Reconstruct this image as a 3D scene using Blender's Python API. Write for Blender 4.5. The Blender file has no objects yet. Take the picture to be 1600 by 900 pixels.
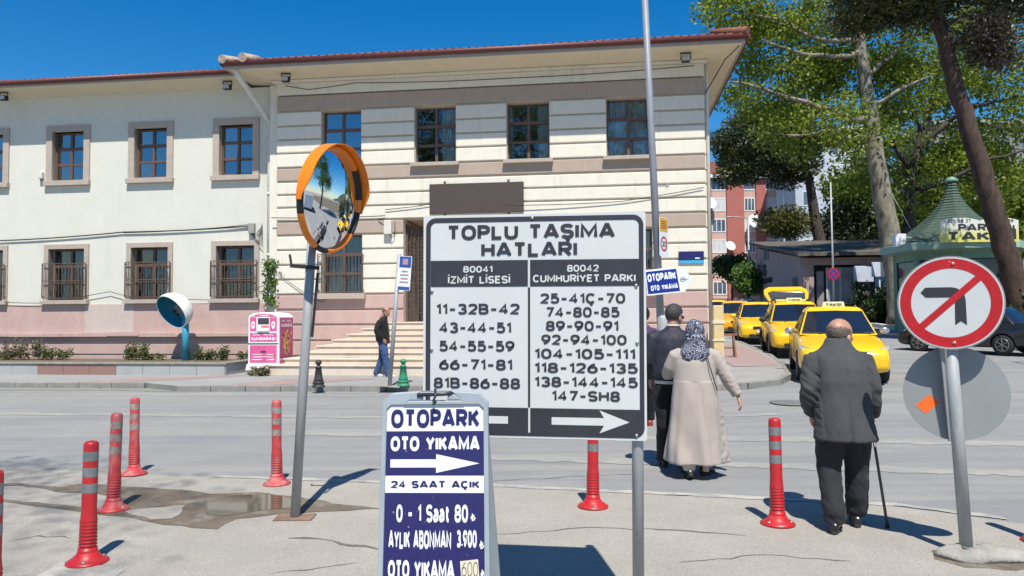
import bpy, bmesh, math, random
import numpy as np
from mathutils import Vector, Matrix, Quaternion, noise
R = math.radians
rng = random.Random(7)
SC = bpy.context.scene
COL = SC.collection

# ------------------------------------------------------------------ camera
FPX = 1160.0
PITCH = math.atan(42 / FPX); ROLL = 0.0063
CAM = Vector((0, 0, 1.6))
_f = Vector((0, math.cos(PITCH), math.sin(PITCH)))
_u0 = Vector((0, -math.sin(PITCH), math.cos(PITCH))); _r0 = Vector((1, 0, 0))
_r = _r0 * math.cos(ROLL) - _u0 * math.sin(ROLL)
_u = _u0 * math.cos(ROLL) + _r0 * math.sin(ROLL)
cam = bpy.data.cameras.new('camera')
cam.sensor_width = 36; cam.lens = FPX * 36 / 1600
cam.clip_start = 0.05; cam.clip_end = 3000
cam_o = bpy.data.objects.new('camera', cam); COL.objects.link(cam_o)
M3 = Matrix((_r, _u, -_f)).transposed()
cam_o.matrix_world = Matrix.Translation(CAM) @ M3.to_4x4()
SC.camera = cam_o

# ------------------------------------------------------------------ sky, sun, exposure
SUN_EL = R(60)
SUN_H = Vector((0.12, -1, 0)).normalized()
SUN_DIR = Vector((SUN_H.x * math.cos(SUN_EL), SUN_H.y * math.cos(SUN_EL), math.sin(SUN_EL)))
w = bpy.data.worlds.new('World'); SC.world = w; w.use_nodes = True
nt = w.node_tree; nt.nodes.clear()
sky = nt.nodes.new('ShaderNodeTexSky'); sky.sky_type = 'NISHITA'; sky.sun_disc = False
sky.sun_elevation = SUN_EL; sky.sun_rotation = math.atan2(SUN_H.x, SUN_H.y)
sky.altitude = 300; sky.air_density = 1.0; sky.dust_density = 0.3; sky.ozone_density = 4.0
bg = nt.nodes.new('ShaderNodeBackground'); bg.inputs['Strength'].default_value = 0.105
hs = nt.nodes.new('ShaderNodeHueSaturation'); hs.inputs['Saturation'].default_value = 1.42
wo = nt.nodes.new('ShaderNodeOutputWorld')
nt.links.new(sky.outputs[0], hs.inputs['Color']); nt.links.new(hs.outputs[0], bg.inputs['Color'])
nt.links.new(bg.outputs[0], wo.inputs['Surface'])
sl = bpy.data.lights.new('sun', 'SUN'); sl.energy = 5.0; sl.angle = R(0.53); sl.color = (1, 0.95, 0.86)
sun_o = bpy.data.objects.new('sun', sl); COL.objects.link(sun_o)
sun_o.location = SUN_DIR * 60
sun_o.rotation_euler = (-SUN_DIR).to_track_quat('-Z', 'Y').to_euler()
SC.view_settings.view_transform = 'Standard'; SC.view_settings.look = 'None'
SC.view_settings.gamma = 1; SC.view_settings.use_curve_mapping = False
SC.view_settings.exposure = 0.40
SC.cycles.max_bounces = 6; SC.cycles.transparent_max_bounces = 12
SC.cycles.use_denoising = True

# ------------------------------------------------------------------ pixel rays (used only to measure real places on real planes)
def ray(px, py): return _f * FPX + _r * (px - 800) + _u * (450 - py)
def at(px, py, Y):
    d = ray(px, py); return CAM + d * (Y / d.y)
def sstep(t):
    t = max(0., min(1., t)); return t * t * (3 - 2 * t)
def gz(x, y):
    if y <= 8: return 0.0
    return 0.0245 * (min(y, 90) - 8) * sstep((x - (2.0 + 0.13 * (y - 15))) / 3.0)
def P(x, y, dz=0.0): return Vector((x, y, gz(x, y) + dz))

# ------------------------------------------------------------------ materials
MATS = {}
def pm(name, col, rough=.6, var=.12, scale=6, bump=.0, bscale=60, metal=0., col2=None, spec=.5, stretch=(1, 1, 1), detail=6, trans=0., coat=0.):
    if name in MATS: return MATS[name]
    m = bpy.data.materials.new(name); m.use_nodes = True; MATS[name] = m
    n = m.node_tree; b = n.nodes['Principled BSDF']
    b.inputs['Roughness'].default_value = rough; b.inputs['Metallic'].default_value = metal
    b.inputs['Specular IOR Level'].default_value = spec
    if coat: b.inputs['Coat Weight'].default_value = coat; b.inputs['Coat Roughness'].default_value = .05
    tc = n.nodes.new('ShaderNodeTexCoord'); mp = n.nodes.new('ShaderNodeMapping')
    mp.inputs['Scale'].default_value = stretch
    n.links.new(tc.outputs['Object'], mp.inputs['Vector'])
    nz = n.nodes.new('ShaderNodeTexNoise'); nz.inputs['Scale'].default_value = scale; nz.inputs['Detail'].default_value = detail
    nz.inputs['Roughness'].default_value = .65
    n.links.new(mp.outputs[0], nz.inputs['Vector'])
    rp = n.nodes.new('ShaderNodeValToRGB')
    c2 = col2 or tuple(c * (1 - var) for c in col)
    c1 = col if col2 else tuple(min(1, c * (1 + var)) for c in col)
    rp.color_ramp.elements[0].color = (*c2, 1); rp.color_ramp.elements[1].color = (*c1, 1)
    rp.color_ramp.elements[0].position = .32; rp.color_ramp.elements[1].position = .68
    n.links.new(nz.outputs['Fac'], rp.inputs[0]); n.links.new(rp.outputs[0], b.inputs['Base Color'])
    if bump:
        nb = n.nodes.new('ShaderNodeTexNoise'); nb.inputs['Scale'].default_value = bscale; nb.inputs['Detail'].default_value = 4
        n.links.new(mp.outputs[0], nb.inputs['Vector'])
        bp = n.nodes.new('ShaderNodeBump'); bp.inputs['Strength'].default_value = bump; bp.inputs['Distance'].default_value = .02
        n.links.new(nb.outputs['Fac'], bp.inputs['Height']); n.links.new(bp.outputs[0], b.inputs['Normal'])
    return m
def N(m): return m.node_tree
def mixcol(m, fac_socket, col, amount=1.0):
    """lay a second colour over the base colour where fac is 1"""
    n = m.node_tree; b = n.nodes['Principled BSDF']
    mx = n.nodes.new('ShaderNodeMix'); mx.data_type = 'RGBA'
    src = b.inputs['Base Color'].links[0].from_socket
    n.links.new(src, mx.inputs[6]); mx.inputs[7].default_value = (*col, 1)
    if amount != 1:
        mu = n.nodes.new('ShaderNodeMath'); mu.operation = 'MULTIPLY'; mu.inputs[1].default_value = amount
        n.links.new(fac_socket, mu.inputs[0]); fac_socket = mu.outputs[0]
    n.links.new(fac_socket, mx.inputs[0]); n.links.new(mx.outputs[2], b.inputs['Base Color'])
def noise_mask(m, scale, lo, hi, stretch=(1, 1, 1), detail=5, rot=0., coord='Object', loc=(0, 0, 0)):
    n = m.node_tree
    tc = n.nodes.new('ShaderNodeTexCoord'); mp = n.nodes.new('ShaderNodeMapping')
    mp.inputs['Scale'].default_value = stretch; mp.inputs['Rotation'].default_value = (0, 0, rot); mp.inputs['Location'].default_value = loc
    mp.vector_type = 'POINT'
    n.links.new(tc.outputs[coord], mp.inputs['Vector'])
    nz = n.nodes.new('ShaderNodeTexNoise'); nz.inputs['Scale'].default_value = scale; nz.inputs['Detail'].default_value = detail
    nz.inputs['Roughness'].default_value = .6
    n.links.new(mp.outputs[0], nz.inputs['Vector'])
    mr = n.nodes.new('ShaderNodeMapRange'); mr.inputs['From Min'].default_value = lo; mr.inputs['From Max'].default_value = hi
    n.links.new(nz.outputs['Fac'], mr.inputs['Value'])
    return mr.outputs[0]
def bricks(m, w_, h_, col, mort=.01, rot=(R(90), 0, 0), amount=.5, offset=.5):
    n = m.node_tree
    tc = n.nodes.new('ShaderNodeTexCoord'); mp = n.nodes.new('ShaderNodeMapping'); mp.inputs['Rotation'].default_value = rot
    n.links.new(tc.outputs['Object'], mp.inputs['Vector'])
    br = n.nodes.new('ShaderNodeTexBrick'); br.inputs['Scale'].default_value = 1
    br.inputs['Brick Width'].default_value = w_; br.inputs['Row Height'].default_value = h_; br.inputs['Mortar Size'].default_value = mort
    br.inputs['Mortar Smooth'].default_value = .2; br.offset = offset
    n.links.new(mp.outputs[0], br.inputs['Vector']); mixcol(m, br.outputs['Fac'], col, amount)
    return br

def glass_mat(name, tint=(.02, .03, .045), refl=.42):
    if name in MATS: return MATS[name]
    m = bpy.data.materials.new(name); m.use_nodes = True; MATS[name] = m
    n = m.node_tree; n.nodes.clear()
    o = n.nodes.new('ShaderNodeOutputMaterial'); mx = n.nodes.new('ShaderNodeMixShader')
    tr = n.nodes.new('ShaderNodeBsdfTransparent'); tr.inputs[0].default_value = (.62, .68, .7, 1)
    gl = n.nodes.new('ShaderNodeBsdfGlossy'); gl.inputs['Roughness'].default_value = .02; gl.inputs['Color'].default_value = (.9, .95, 1, 1)
    fr = n.nodes.new('ShaderNodeFresnel'); fr.inputs[0].default_value = 1.5
    ad = n.nodes.new('ShaderNodeMath'); ad.operation = 'ADD'; ad.inputs[1].default_value = refl - .04; ad.use_clamp = True
    nz = n.nodes.new('ShaderNodeTexNoise'); nz.inputs['Scale'].default_value = 1.3
    tc = n.nodes.new('ShaderNodeTexCoord'); n.links.new(tc.outputs['Object'], nz.inputs['Vector'])
    bp = n.nodes.new('ShaderNodeBump'); bp.inputs['Strength'].default_value = .06; bp.inputs['Distance'].default_value = .05
    n.links.new(nz.outputs['Fac'], bp.inputs['Height']); n.links.new(bp.outputs[0], gl.inputs['Normal'])
    n.links.new(fr.outputs[0], ad.inputs[0]); n.links.new(ad.outputs[0], mx.inputs[0])
    n.links.new(tr.outputs[0], mx.inputs[1]); n.links.new(gl.outputs[0], mx.inputs[2]); n.links.new(mx.outputs[0], o.inputs[0])
    return m

def leaf_mat(name, c1, c2, trans=.35, rough=.5):
    if name in MATS: return MATS[name]
    m = bpy.data.materials.new(name); m.use_nodes = True; MATS[name] = m
    n = m.node_tree; b = n.nodes['Principled BSDF']; b.inputs['Roughness'].default_value = rough
    g = n.nodes.new('ShaderNodeNewGeometry'); rp = n.nodes.new('ShaderNodeValToRGB')
    rp.color_ramp.elements[0].color = (*c1, 1); rp.color_ramp.elements[1].color = (*c2, 1)
    n.links.new(g.outputs['Random Per Island'], rp.inputs[0]); n.links.new(rp.outputs[0], b.inputs['Base Color'])
    tl = n.nodes.new('ShaderNodeBsdfTranslucent'); n.links.new(rp.outputs[0], tl.inputs['Color'])
    mx = n.nodes.new('ShaderNodeMixShader'); mx.inputs[0].default_value = trans
    o = n.nodes['Material Output']
    n.links.new(b.outputs[0], mx.inputs[1]); n.links.new(tl.outputs[0], mx.inputs[2]); n.links.new(mx.outputs[0], o.inputs[0])
    return m

# ------------------------------------------------------------------ mesh builder
class MB:
    def __init__(s): s.v = []; s.f = []; s.m = []; s.sm = []
    def add(s, verts, faces, mat=0, smooth=False):
        o = len(s.v); s.v += [tuple(v) for v in verts]
        s.f += [tuple(i + o for i in f) for f in faces]; s.m += [mat] * len(faces); s.sm += [smooth] * len(faces)
        return s
    def box(s, x0, x1, y0, y1, z0, z1, mat=0, M=None):
        v = [Vector((x, y, z)) for z in (z0, z1) for y in (y0, y1) for x in (x0, x1)]
        if M is not None: v = [M @ p for p in v]
        return s.add(v, [(0, 2, 3, 1), (4, 5, 7, 6), (0, 1, 5, 4), (2, 6, 7, 3), (0, 4, 6, 2), (1, 3, 7, 5)], mat)
    def bar(s, a, b, w_, h_=None, mat=0, up=(0, 0, 1)):
        a = Vector(a); b = Vector(b); h_ = h_ or w_; d = (b - a); L = d.length
        if L < 1e-6: return s
        d.normalize(); upv = Vector(up)
        if abs(d.dot(upv)) > .98: upv = Vector((0, 1, 0)) if abs(d.y) < .9 else Vector((1, 0, 0))
        x = d.cross(upv).normalized(); y = x.cross(d).normalized()
        M = Matrix((x, d, y)).transposed().to_4x4(); M.translation = a
        return s.box(-w_ / 2, w_ / 2, 0, L, -h_ / 2, h_ / 2, mat, M)
    def prism(s, poly, d0, d1, mapf, mat=0):
        """poly of 2-D points, extruded from d0 to d1; mapf(u, v, d) -> 3-D"""
        n = len(poly)
        v = [mapf(u, w_, d0) for u, w_ in poly] + [mapf(u, w_, d1) for u, w_ in poly]
        f = [tuple(range(n)), tuple(range(2 * n - 1, n - 1, -1))]
        f += [(i, n + i, n + (i + 1) % n, (i + 1) % n) for i in range(n)]
        return s.add(v, f, mat)
    def loft(s, rings, mat=0, cap=True, smooth=True, closed=True):
        n = len(rings[0]); v = [p for r in rings for p in r]; f = []
        for k in range(len(rings) - 1):
            for i in range(n if closed else n - 1):
                j = (i + 1) % n; f.append((k * n + i, k * n + j, (k + 1) * n + j, (k + 1) * n + i))
        o = len(s.v); s.add(v, f, mat, smooth)
        if cap and closed:
            s.f.append(tuple(o + i for i in range(n - 1, -1, -1))); s.m.append(mat); s.sm.append(False)
            b = o + (len(rings) - 1) * n
            s.f.append(tuple(b + i for i in range(n))); s.m.append(mat); s.sm.append(False)
        return s
    def tube(s, pts, rad, n=10, mat=0, cap=True, smooth=True, flat=1.0):
        pts = [Vector(p) for p in pts]
        if not hasattr(rad, '__len__'): rad = [rad] * len(pts)
        rings = []; x = None
        for i, p in enumerate(pts):
            d = (pts[min(i + 1, len(pts) - 1)] - pts[max(i - 1, 0)])
            if d.length < 1e-9: d = Vector((0, 0, 1))
            d.normalize()
            if x is None:
                a = Vector((0, 1, 0)) if abs(d.y) < .9 else Vector((1, 0, 0)); x = a.cross(d).normalized()
            else:
                x = (x - d * x.dot(d)).normalized()
            y = d.cross(x)
            rings.append([p + (x * math.cos(2 * math.pi * k / n) + y * math.sin(2 * math.pi * k / n) * flat) * rad[i] for k in range(n)])
        return s.loft(rings, mat, cap, smooth)
    def lathe(s, prof, n=24, c=(0, 0, 0), mat=0, cap=True, smooth=True, M=None):
        rings = []
        for r_, z in prof:
            ring = [Vector((c[0] + r_ * math.cos(2 * math.pi * k / n), c[1] + r_ * math.sin(2 * math.pi * k / n), c[2] + z)) for k in range(n)]
            if M is not None: ring = [M @ p for p in ring]
            rings.append(ring)
        return s.loft(rings, mat, cap, smooth)
    def stack(s, rings, n=32, mat=0, power=2.0, mod=None):
        """rings of (cx, cy, z, rx, ry)"""
        out = []
        for (cx, cy, z, rx, ry) in rings:
            ring = []
            for k in range(n):
                t = 2 * math.pi * k / n; c, si = math.cos(t), math.sin(t)
                c = math.copysign(abs(c) ** (2 / power), c); si = math.copysign(abs(si) ** (2 / power), si)
                g = mod(t, z) if mod else 1.0
                ring.append(Vector((cx + rx * c * g, cy + ry * si * g, z)))
            out.append(ring)
        return s.loft(out, mat)
    def ball(s, c, r_, nu=16, nv=10, mat=0, M=None):
        if not hasattr(r_, '__len__'): r_ = (r_,) * 3
        rings = []
        for i in range(nv + 1):
            ph = math.pi * (i + .02 if i == 0 else (i - .02 if i == nv else i)) / nv
            ring = [Vector((c[0] + r_[0] * math.sin(ph) * math.cos(2 * math.pi * k / nu), c[1] + r_[1] * math.sin(ph) * math.sin(2 * math.pi * k / nu), c[2] - r_[2] * math.cos(ph))) for k in range(nu)]
            if M is not None: ring = [M @ p for p in ring]
            rings.append(ring)
        return s.loft(rings, mat)
    def build(s, name, mats, parent=None, bevel=0, seg=2, loc=None, sharp=None):
        me = bpy.data.meshes.new(name); me.from_pydata(s.v, [], s.f); me.update()
        if not isinstance(mats, (list, tuple)): mats = [mats]
        for m in mats: me.materials.append(m)
        me.polygons.foreach_set('material_index', s.m); me.polygons.foreach_set('use_smooth', s.sm)
        if sharp: me.polygons.foreach_set('use_smooth', [True] * len(s.f)); me.set_sharp_from_angle(angle=R(sharp))
        o = bpy.data.objects.new(name, me); COL.objects.link(o)
        if parent is not None: o.parent = parent
        if loc is not None: o.location = loc
        if bevel:
            b = o.modifiers.new('bevel', 'BEVEL'); b.width = bevel; b.segments = seg; b.limit_method = 'ANGLE'; b.angle_limit = R(35)
            b.harden_normals = False
        return o

def tag(o, label=None, cat=None, group=None, kind=None):
    if label: o['label'] = label
    if cat: o['category'] = cat
    if group: o['group'] = group
    if kind: o['kind'] = kind
    return o
def thing(name, label, cat, loc=(0, 0, 0), rz=0, group=None, rx=0, ry=0):
    o = bpy.data.objects.new(name, None); COL.objects.link(o); o.empty_display_size = .2
    o.location = loc; o.rotation_euler = (rx, ry, rz)
    return tag(o, label, cat, group)
def dup(root, loc=None, rz=None, label=None, group=None, scale=None):
    r_ = root.copy(); COL.objects.link(r_)
    if loc is not None: r_.location = loc
    if rz is not None: r_.rotation_euler = (0, 0, rz)
    if scale is not None: r_.scale = scale
    if label: r_['label'] = label
    if group: r_['group'] = group
    for ch in list(root.children):
        c = ch.copy(); COL.objects.link(c); c.parent = r_
        for g in list(ch.children):
            d = g.copy(); COL.objects.link(d); d.parent = c
    return r_

# ------------------------------------------------------------------ lettering: a plain stroke alphabet
def _arc(cx, cy, rx, ry, a0, a1, n=14, p=2.35):
    out = []
    for k in range(n + 1):
        a = R(a0 + (a1 - a0) * k / n); c, s_ = math.cos(a), math.sin(a)
        out.append((cx + rx * math.copysign(abs(c) ** (2 / p), c), cy + ry * math.copysign(abs(s_) ** (2 / p), s_)))
    return out
_O = _arc(.5, .5, .5, .5, 90, 450, 32)
_P = [(0, 0), (0, 1), (.5, 1)] + _arc(.5, .735, .5, .265, 90, -90) + [(0, .47)]
_S = _arc(.5, .75, .5, .25, 22, 262, 16) + _arc(.5, .25, .5, .25, 82, -158, 16)
_C = _arc(.5, .5, .5, .5, 42, 318, 24)
_CED = [(.5, 0), (.5, -.10), (.62, -.15), (.58, -.25), (.40, -.25)]
_6 = [(.82, .98), (.45, .86), (.12, .60), (.02, .33)]
GL = {'A': (.74, [[(0, 0), (.44, 1), (.56, 1), (1, 0)], [(.16, .28), (.84, .28)]]), 'B': (.60, [[(0, 0), (0, 1), (.5, 1)] + _arc(.5, .76, .44, .24, 90, -90) + [(.02, .52)], [(.5, .52)] + _arc(.5, .26, .5, .26, 90, -90) + [(0, 0)]]),
      'C': (.64, [_C]), 'Ç': (.64, [_C, _CED]), 'E': (.52, [[(1, 1), (0, 1), (0, 0), (1, 0)], [(0, .52), (.85, .52)]]), 'G': (.66, [_C[:-2] + [(.95, .15), (1, .45), (.55, .45)]]),
      'H': (.62, [[(0, 0), (0, 1)], [(1, 0), (1, 1)], [(0, .52), (1, .52)]]), 'I': (0, [[(.5, 0), (.5, 1)]]), 'İ': (0, [[(.5, 0), (.5, 1)], [(.5, 1.20), (.5, 1.36)]]),
      'K': (.60, [[(0, 0), (0, 1)], [(.96, 1), (.05, .42)], [(.36, .60), (1, 0)]]), 'L': (.50, [[(0, 1), (0, 0), (1, 0)]]), 'M': (.80, [[(0, 0), (0, 1), (.5, .18), (1, 1), (1, 0)]]),
      'N': (.64, [[(0, 0), (0, 1), (1, 0), (1, 1)]]), 'O': (.70, [_O]), 'P': (.56, [_P]), 'R': (.60, [_P, [(.45, .47), (1, 0)]]), 'S': (.58, [_S]), 'Ş': (.58, [_S, _CED]),
      'T': (.60, [[(0, 1), (1, 1)], [(.5, .99), (.5, 0)]]), 'U': (.62, [[(0, 1)] + _arc(.5, .38, .5, .38, 180, 360) + [(1, 1)]]), 'Y': (.68, [[(0, 1), (.5, .45), (1, 1)], [(.5, .48), (.5, 0)]]),
      'Z': (.58, [[(0, 1), (1, 1), (0, 0), (1, 0)]]), 'a': (.44, [[(.06, .60), (.30, .71), (.72, .71), (1, .52), (1, 0)], [(1, .42), (.35, .40), (0, .22), (.12, .03), (.45, 0), (1, .12)]]), 't': (.34, [[(.40, .98), (.40, .2), (.58, .02), (1, 0)], [(0, .70), (1, .70)]]),
      '₺': (.60, [[(.35, 1), (.35, 0), (.7, .08), (1, .42)], [(0, .48), (.8, .76)], [(0, .26), (.8, .54)]]), '-': (.42, [[(0, .44), (1, .44)]]), '.': (.02, [[(.5, 0), (.5, .12)]]),
      '0': (.58, [_O]), '1': (.22, [[(0, .78), (1, 1), (1, 0)]]), '2': (.56, [_arc(.5, .72, .5, .28, 165, -32, 16) + [(.0, .0), (1, 0)]]),
      '3': (.56, [_arc(.48, .755, .46, .245, 155, -88, 16) + [(.40, .51)], [(.46, .51)] + _arc(.5, .255, .5, .255, 88, -155, 16)]), '4': (.60, [[(.70, 0), (.70, 1), (0, .28), (1, .28)]]),
      '5': (.56, [[(.92, 1), (.14, 1), (.06, .53)] + _arc(.48, .32, .52, .32, 128, -155, 18)]), '6': (.58, [_6 + _arc(.5, .31, .5, .31, 178, -182, 26)]), '7': (.54, [[(0, 1), (1, 1), (.35, 0)]]),
      '8': (.58, [_arc(.5, .76, .44, .24, -90, 270, 24), _arc(.5, .255, .5, .255, 90, 450, 24)]), '9': (.58, [[(1 - x, 1 - y) for x, y in _6 + _arc(.5, .31, .5, .31, 178, -182, 26)]]), ' ': (.25, [])}
def stroke(pts, hw, cap=0.):
    """quads along a polyline, half width hw, mitred"""
    q = [Vector(p) for p in pts]; r_ = [q[0]]
    for p in q[1:]:
        if (p - r_[-1]).length > 1e-5: r_.append(p)
    closed = (r_[0] - r_[-1]).length < 1e-3 and len(r_) > 4
    if closed: r_ = r_[:-1]
    n = len(r_); v = []
    for i, p in enumerate(r_):
        a = r_[(i - 1) % n] if (closed or i > 0) else None; b = r_[(i + 1) % n] if (closed or i < n - 1) else None
        d0 = (p - a).normalized() if a is not None else None; d1 = (b - p).normalized() if b is not None else None
        d0 = d0 or d1; d1 = d1 or d0
        n0 = Vector((-d0.y, d0.x)); n1 = Vector((-d1.y, d1.x)); m_ = n0 + n1
        if m_.length < 1e-4: m_ = n0
        m_.normalize(); k = hw / max(.66, m_.dot(n0))
        v += [p + m_ * k, p - m_ * k]
    f = [(2 * i, 2 * i + 1, (2 * i + 3) % (2 * n), (2 * i + 2) % (2 * n)) for i in range(n if closed else n - 1)]
    return v, f
def letter_h(mb, s, uc, v0, h, mapf, sw=.17, mat=0, wmax=None, gap=None):
    """lettering of cap height h and stroke width sw * h on a baseline v0, centred on uc (squeezed to wmax)"""
    gap = gap if gap is not None else max(.05, .17 - sw * .40)
    W = sum(GL[c][0] + sw for c in s) + gap * (len(s) - 1); k = (wmax / h / W) if wmax else 1.0
    hw = sw / 2; x = 0.
    p0 = Vector(mapf(0, 0)); nn = (Vector(mapf(1, 0)) - p0).cross(Vector(mapf(0, 1)) - p0).normalized()
    for c in s:
        w_, st = GL[c]
        for j, pl_ in enumerate(st):
            pts = [(x + hw + p[0] * w_, hw + p[1] * (1 - sw)) for p in pl_]
            v, f = stroke(pts, hw)
            mb.add([Vector(mapf(uc + (a.x - W / 2) * k * h, v0 + a.y * h)) + nn * (.00022 * (j + 1)) for a in v], f, mat)
        x += w_ + sw + gap
    return mb

def sheet(name, poly, dz, thick, mat, step=1.0, zf=gz, kind='structure', side_mat=None, bevel=0, wob=0.):
    """a ground sheet following the terrain: poly of (x, y), top at zf + dz, sides down by thick"""
    bm = bmesh.new(); vs = [bm.verts.new((x, y, 0)) for x, y in poly]; bm.faces.new(vs)
    xs = [p[0] for p in poly]; ys = [p[1] for p in poly]
    for axis, lo, hi in ((0, min(xs), max(xs)), (1, min(ys), max(ys))):
        k = lo + step
        while k < hi:
            co = [0, 0, 0]; no = [0, 0, 0]; co[axis] = k; no[axis] = 1
            bmesh.ops.bisect_plane(bm, geom=bm.verts[:] + bm.edges[:] + bm.faces[:], plane_co=co, plane_no=no); k += step
    bmesh.ops.recalc_face_normals(bm, faces=bm.faces)
    if bm.faces and sum(f.normal.z for f in bm.faces) < 0: bmesh.ops.reverse_faces(bm, faces=bm.faces)
    for v in bm.verts:
        v.co.z = zf(v.co.x, v.co.y) + dz
    if thick:
        be = [e for e in bm.edges if e.is_boundary]
        r_ = bmesh.ops.extrude_edge_only(bm, edges=be)
        nf = [g for g in r_['geom'] if isinstance(g, bmesh.types.BMFace)]
        for g in r_['geom']:
            if isinstance(g, bmesh.types.BMVert): g.co.z -= thick
        if side_mat:
            for f in nf: f.material_index = 1
    me = bpy.data.meshes.new(name); bm.to_mesh(me); bm.free()
    me.materials.append(mat)
    if side_mat: me.materials.append(side_mat)
    o = bpy.data.objects.new(name, me); COL.objects.link(o); o['kind'] = kind
    return o

DG = None
def evaluated(o):
    bpy.context.view_layer.update()
    dg = bpy.context.evaluated_depsgraph_get()
    return bpy.data.meshes.new_from_object(o.evaluated_get(dg))
def fuse(name, mb, mats, parent, voxel=.012, smooth=6, disp=None, fac=.5, matf=None):
    """union of overlapping closed shapes as one continuous smooth mesh"""
    o = mb.build(name, mats)
    r_ = o.modifiers.new('r', 'REMESH'); r_.mode = 'VOXEL'; r_.voxel_size = voxel
    if smooth:
        s = o.modifiers.new('s', 'SMOOTH'); s.iterations = smooth; s.factor = fac
    me = evaluated(o); old = o.data; o.modifiers.clear(); o.data = me; bpy.data.meshes.remove(old)
    me.name = name; me.polygons.foreach_set('use_smooth', [True] * len(me.polygons))
    if disp:
        nv = len(me.vertices); co = np.zeros(nv * 3); me.vertices.foreach_get('co', co); co = co.reshape(-1, 3)
        no = np.array([v.normal for v in me.vertices])
        for i in range(nv):
            co[i] += no[i] * disp(Vector(co[i]))
        me.vertices.foreach_set('co', co.ravel()); me.update()
    if matf:
        for p in me.polygons: p.material_index = matf(p.center)
    elif len(mats if isinstance(mats, (list, tuple)) else [mats]) == 1:
        me.polygons.foreach_set('material_index', [0] * len(me.polygons))
    o.parent = parent
    return o
# ================================================================== SETTING: ground
asph = pm('asphalt', (.245, .245, .24), rough=.85, var=.10, scale=1.1, bump=.35, bscale=90)
mixcol(asph, noise_mask(asph, 1.0, .46, .62, stretch=(.16, 2.4, 1), rot=R(-6), detail=7), (.175, .178, .185), .5)
mixcol(asph, noise_mask(asph, 1.0, .52, .62, stretch=(.12, 1.7, 1), rot=R(-6), loc=(3, 9, 0)), (.325, .305, .265), .42)
mixcol(asph, noise_mask(asph, 70, .53, .64, detail=3), (.12, .12, .125), .55)
mixcol(asph, noise_mask(asph, 7, .55, .70, detail=9, stretch=(.4, 1.3, 1), loc=(2, 5, 0)), (.21, .212, .215), .6)
mixcol(asph, noise_mask(asph, 170, .60, .70, detail=2, loc=(4, 4, 4)), (.62, .61, .58), .5)
dusty = pm('dusty_concrete', (.325, .300, .258), rough=.9, var=.10, scale=1.6, bump=.4, bscale=70)
mixcol(dusty, noise_mask(dusty, .7, .48, .70, detail=8), (.285, .27, .24), .75)
mixcol(dusty, noise_mask(dusty, 75, .56, .66, detail=3), (.17, .16, .14), .6)
mixcol(dusty, noise_mask(dusty, 95, .60, .68, detail=2, loc=(7, 3, 1)), (.55, .53, .49), .5)
mixcol(dusty, noise_mask(dusty, 18, .55, .70, detail=8, loc=(1, 8, 2)), (.25, .235, .21), .55)
mixcol(dusty, noise_mask(dusty, 6, .62, .75, detail=8), (.27, .25, .22), .5)
paint = pm('worn_white_paint', (.40, .38, .335), rough=.8, var=.12, scale=9, bump=.3)
mixcol(paint, noise_mask(paint, 5, .44, .58, detail=9), (.29, .285, .27), .95)
paint2 = pm('worn_pale_line', (.31, .298, .27), rough=.85, var=.12, scale=7, bump=.3)
mixcol(paint2, noise_mask(paint2, 2.2, .42, .62, stretch=(.5, 1, 1), detail=9), (.245, .245, .24), .95)
pave = pm('pavement_slabs', (.275, .272, .265), rough=.85, var=.10, scale=1.0, bump=.25)
bricks(pave, .4, .2, (.30, .29, .27), .006, rot=(0, 0, R(7.5)), amount=.55)
mixcol(pave, noise_mask(pave, .6, .5, .7), (.23, .225, .21), .6)
pink_pave = pm('pink_paving', (.30, .215, .20), rough=.85, var=.12, scale=3, bump=.25)
bricks(pink_pave, .2, .1, (.28, .25, .23), .006, rot=(0, 0, R(45)), amount=.5)
kerbm = pm('kerb_stone', (.22, .215, .195), rough=.85, var=.2, scale=5, bump=.3)
wet = pm('wet_mud', (.135, .108, .075), rough=.75, var=.2, scale=6, bump=.3)
mixcol(wet, noise_mask(wet, 3.5, .52, .66, detail=9), (.25, .225, .185), .75)
water = pm('puddle_water', (.10, .082, .055), rough=.04, var=.1, scale=3, spec=.35)
crackm = pm('crack_dirt', (.13, .115, .095), rough=.95, var=.3, scale=20)
whitekerb = pm('pale_kerb', (.55, .53, .48), rough=.85, var=.1)

def grid_axis(edges):
    out = []
    for a, b, st in edges:
        k = a
        while k < b - 1e-6: out.append(k); k += st
    out.append(edges[-1][1]); return out
gx = grid_axis([(-600, -60, 60), (-60, -20, 5), (-20, 40, 1.0), (40, 80, 5), (80, 600, 65)])
gy = grid_axis([(-300, -40, 40), (-40, 6, 5.75), (6, 60, 1.0), (60, 120, 5), (120, 900, 78)])
g = MB(); nx = len(gx)
g.add([(x, y, gz(x, y)) for y in gy for x in gx],
      [(j * nx + i, j * nx + i + 1, (j + 1) * nx + i + 1, (j + 1) * nx + i) for j in range(len(gy) - 1) for i in range(nx - 1)], 0, True)
ground = tag(g.build('ground', asph), kind='structure')

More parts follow.
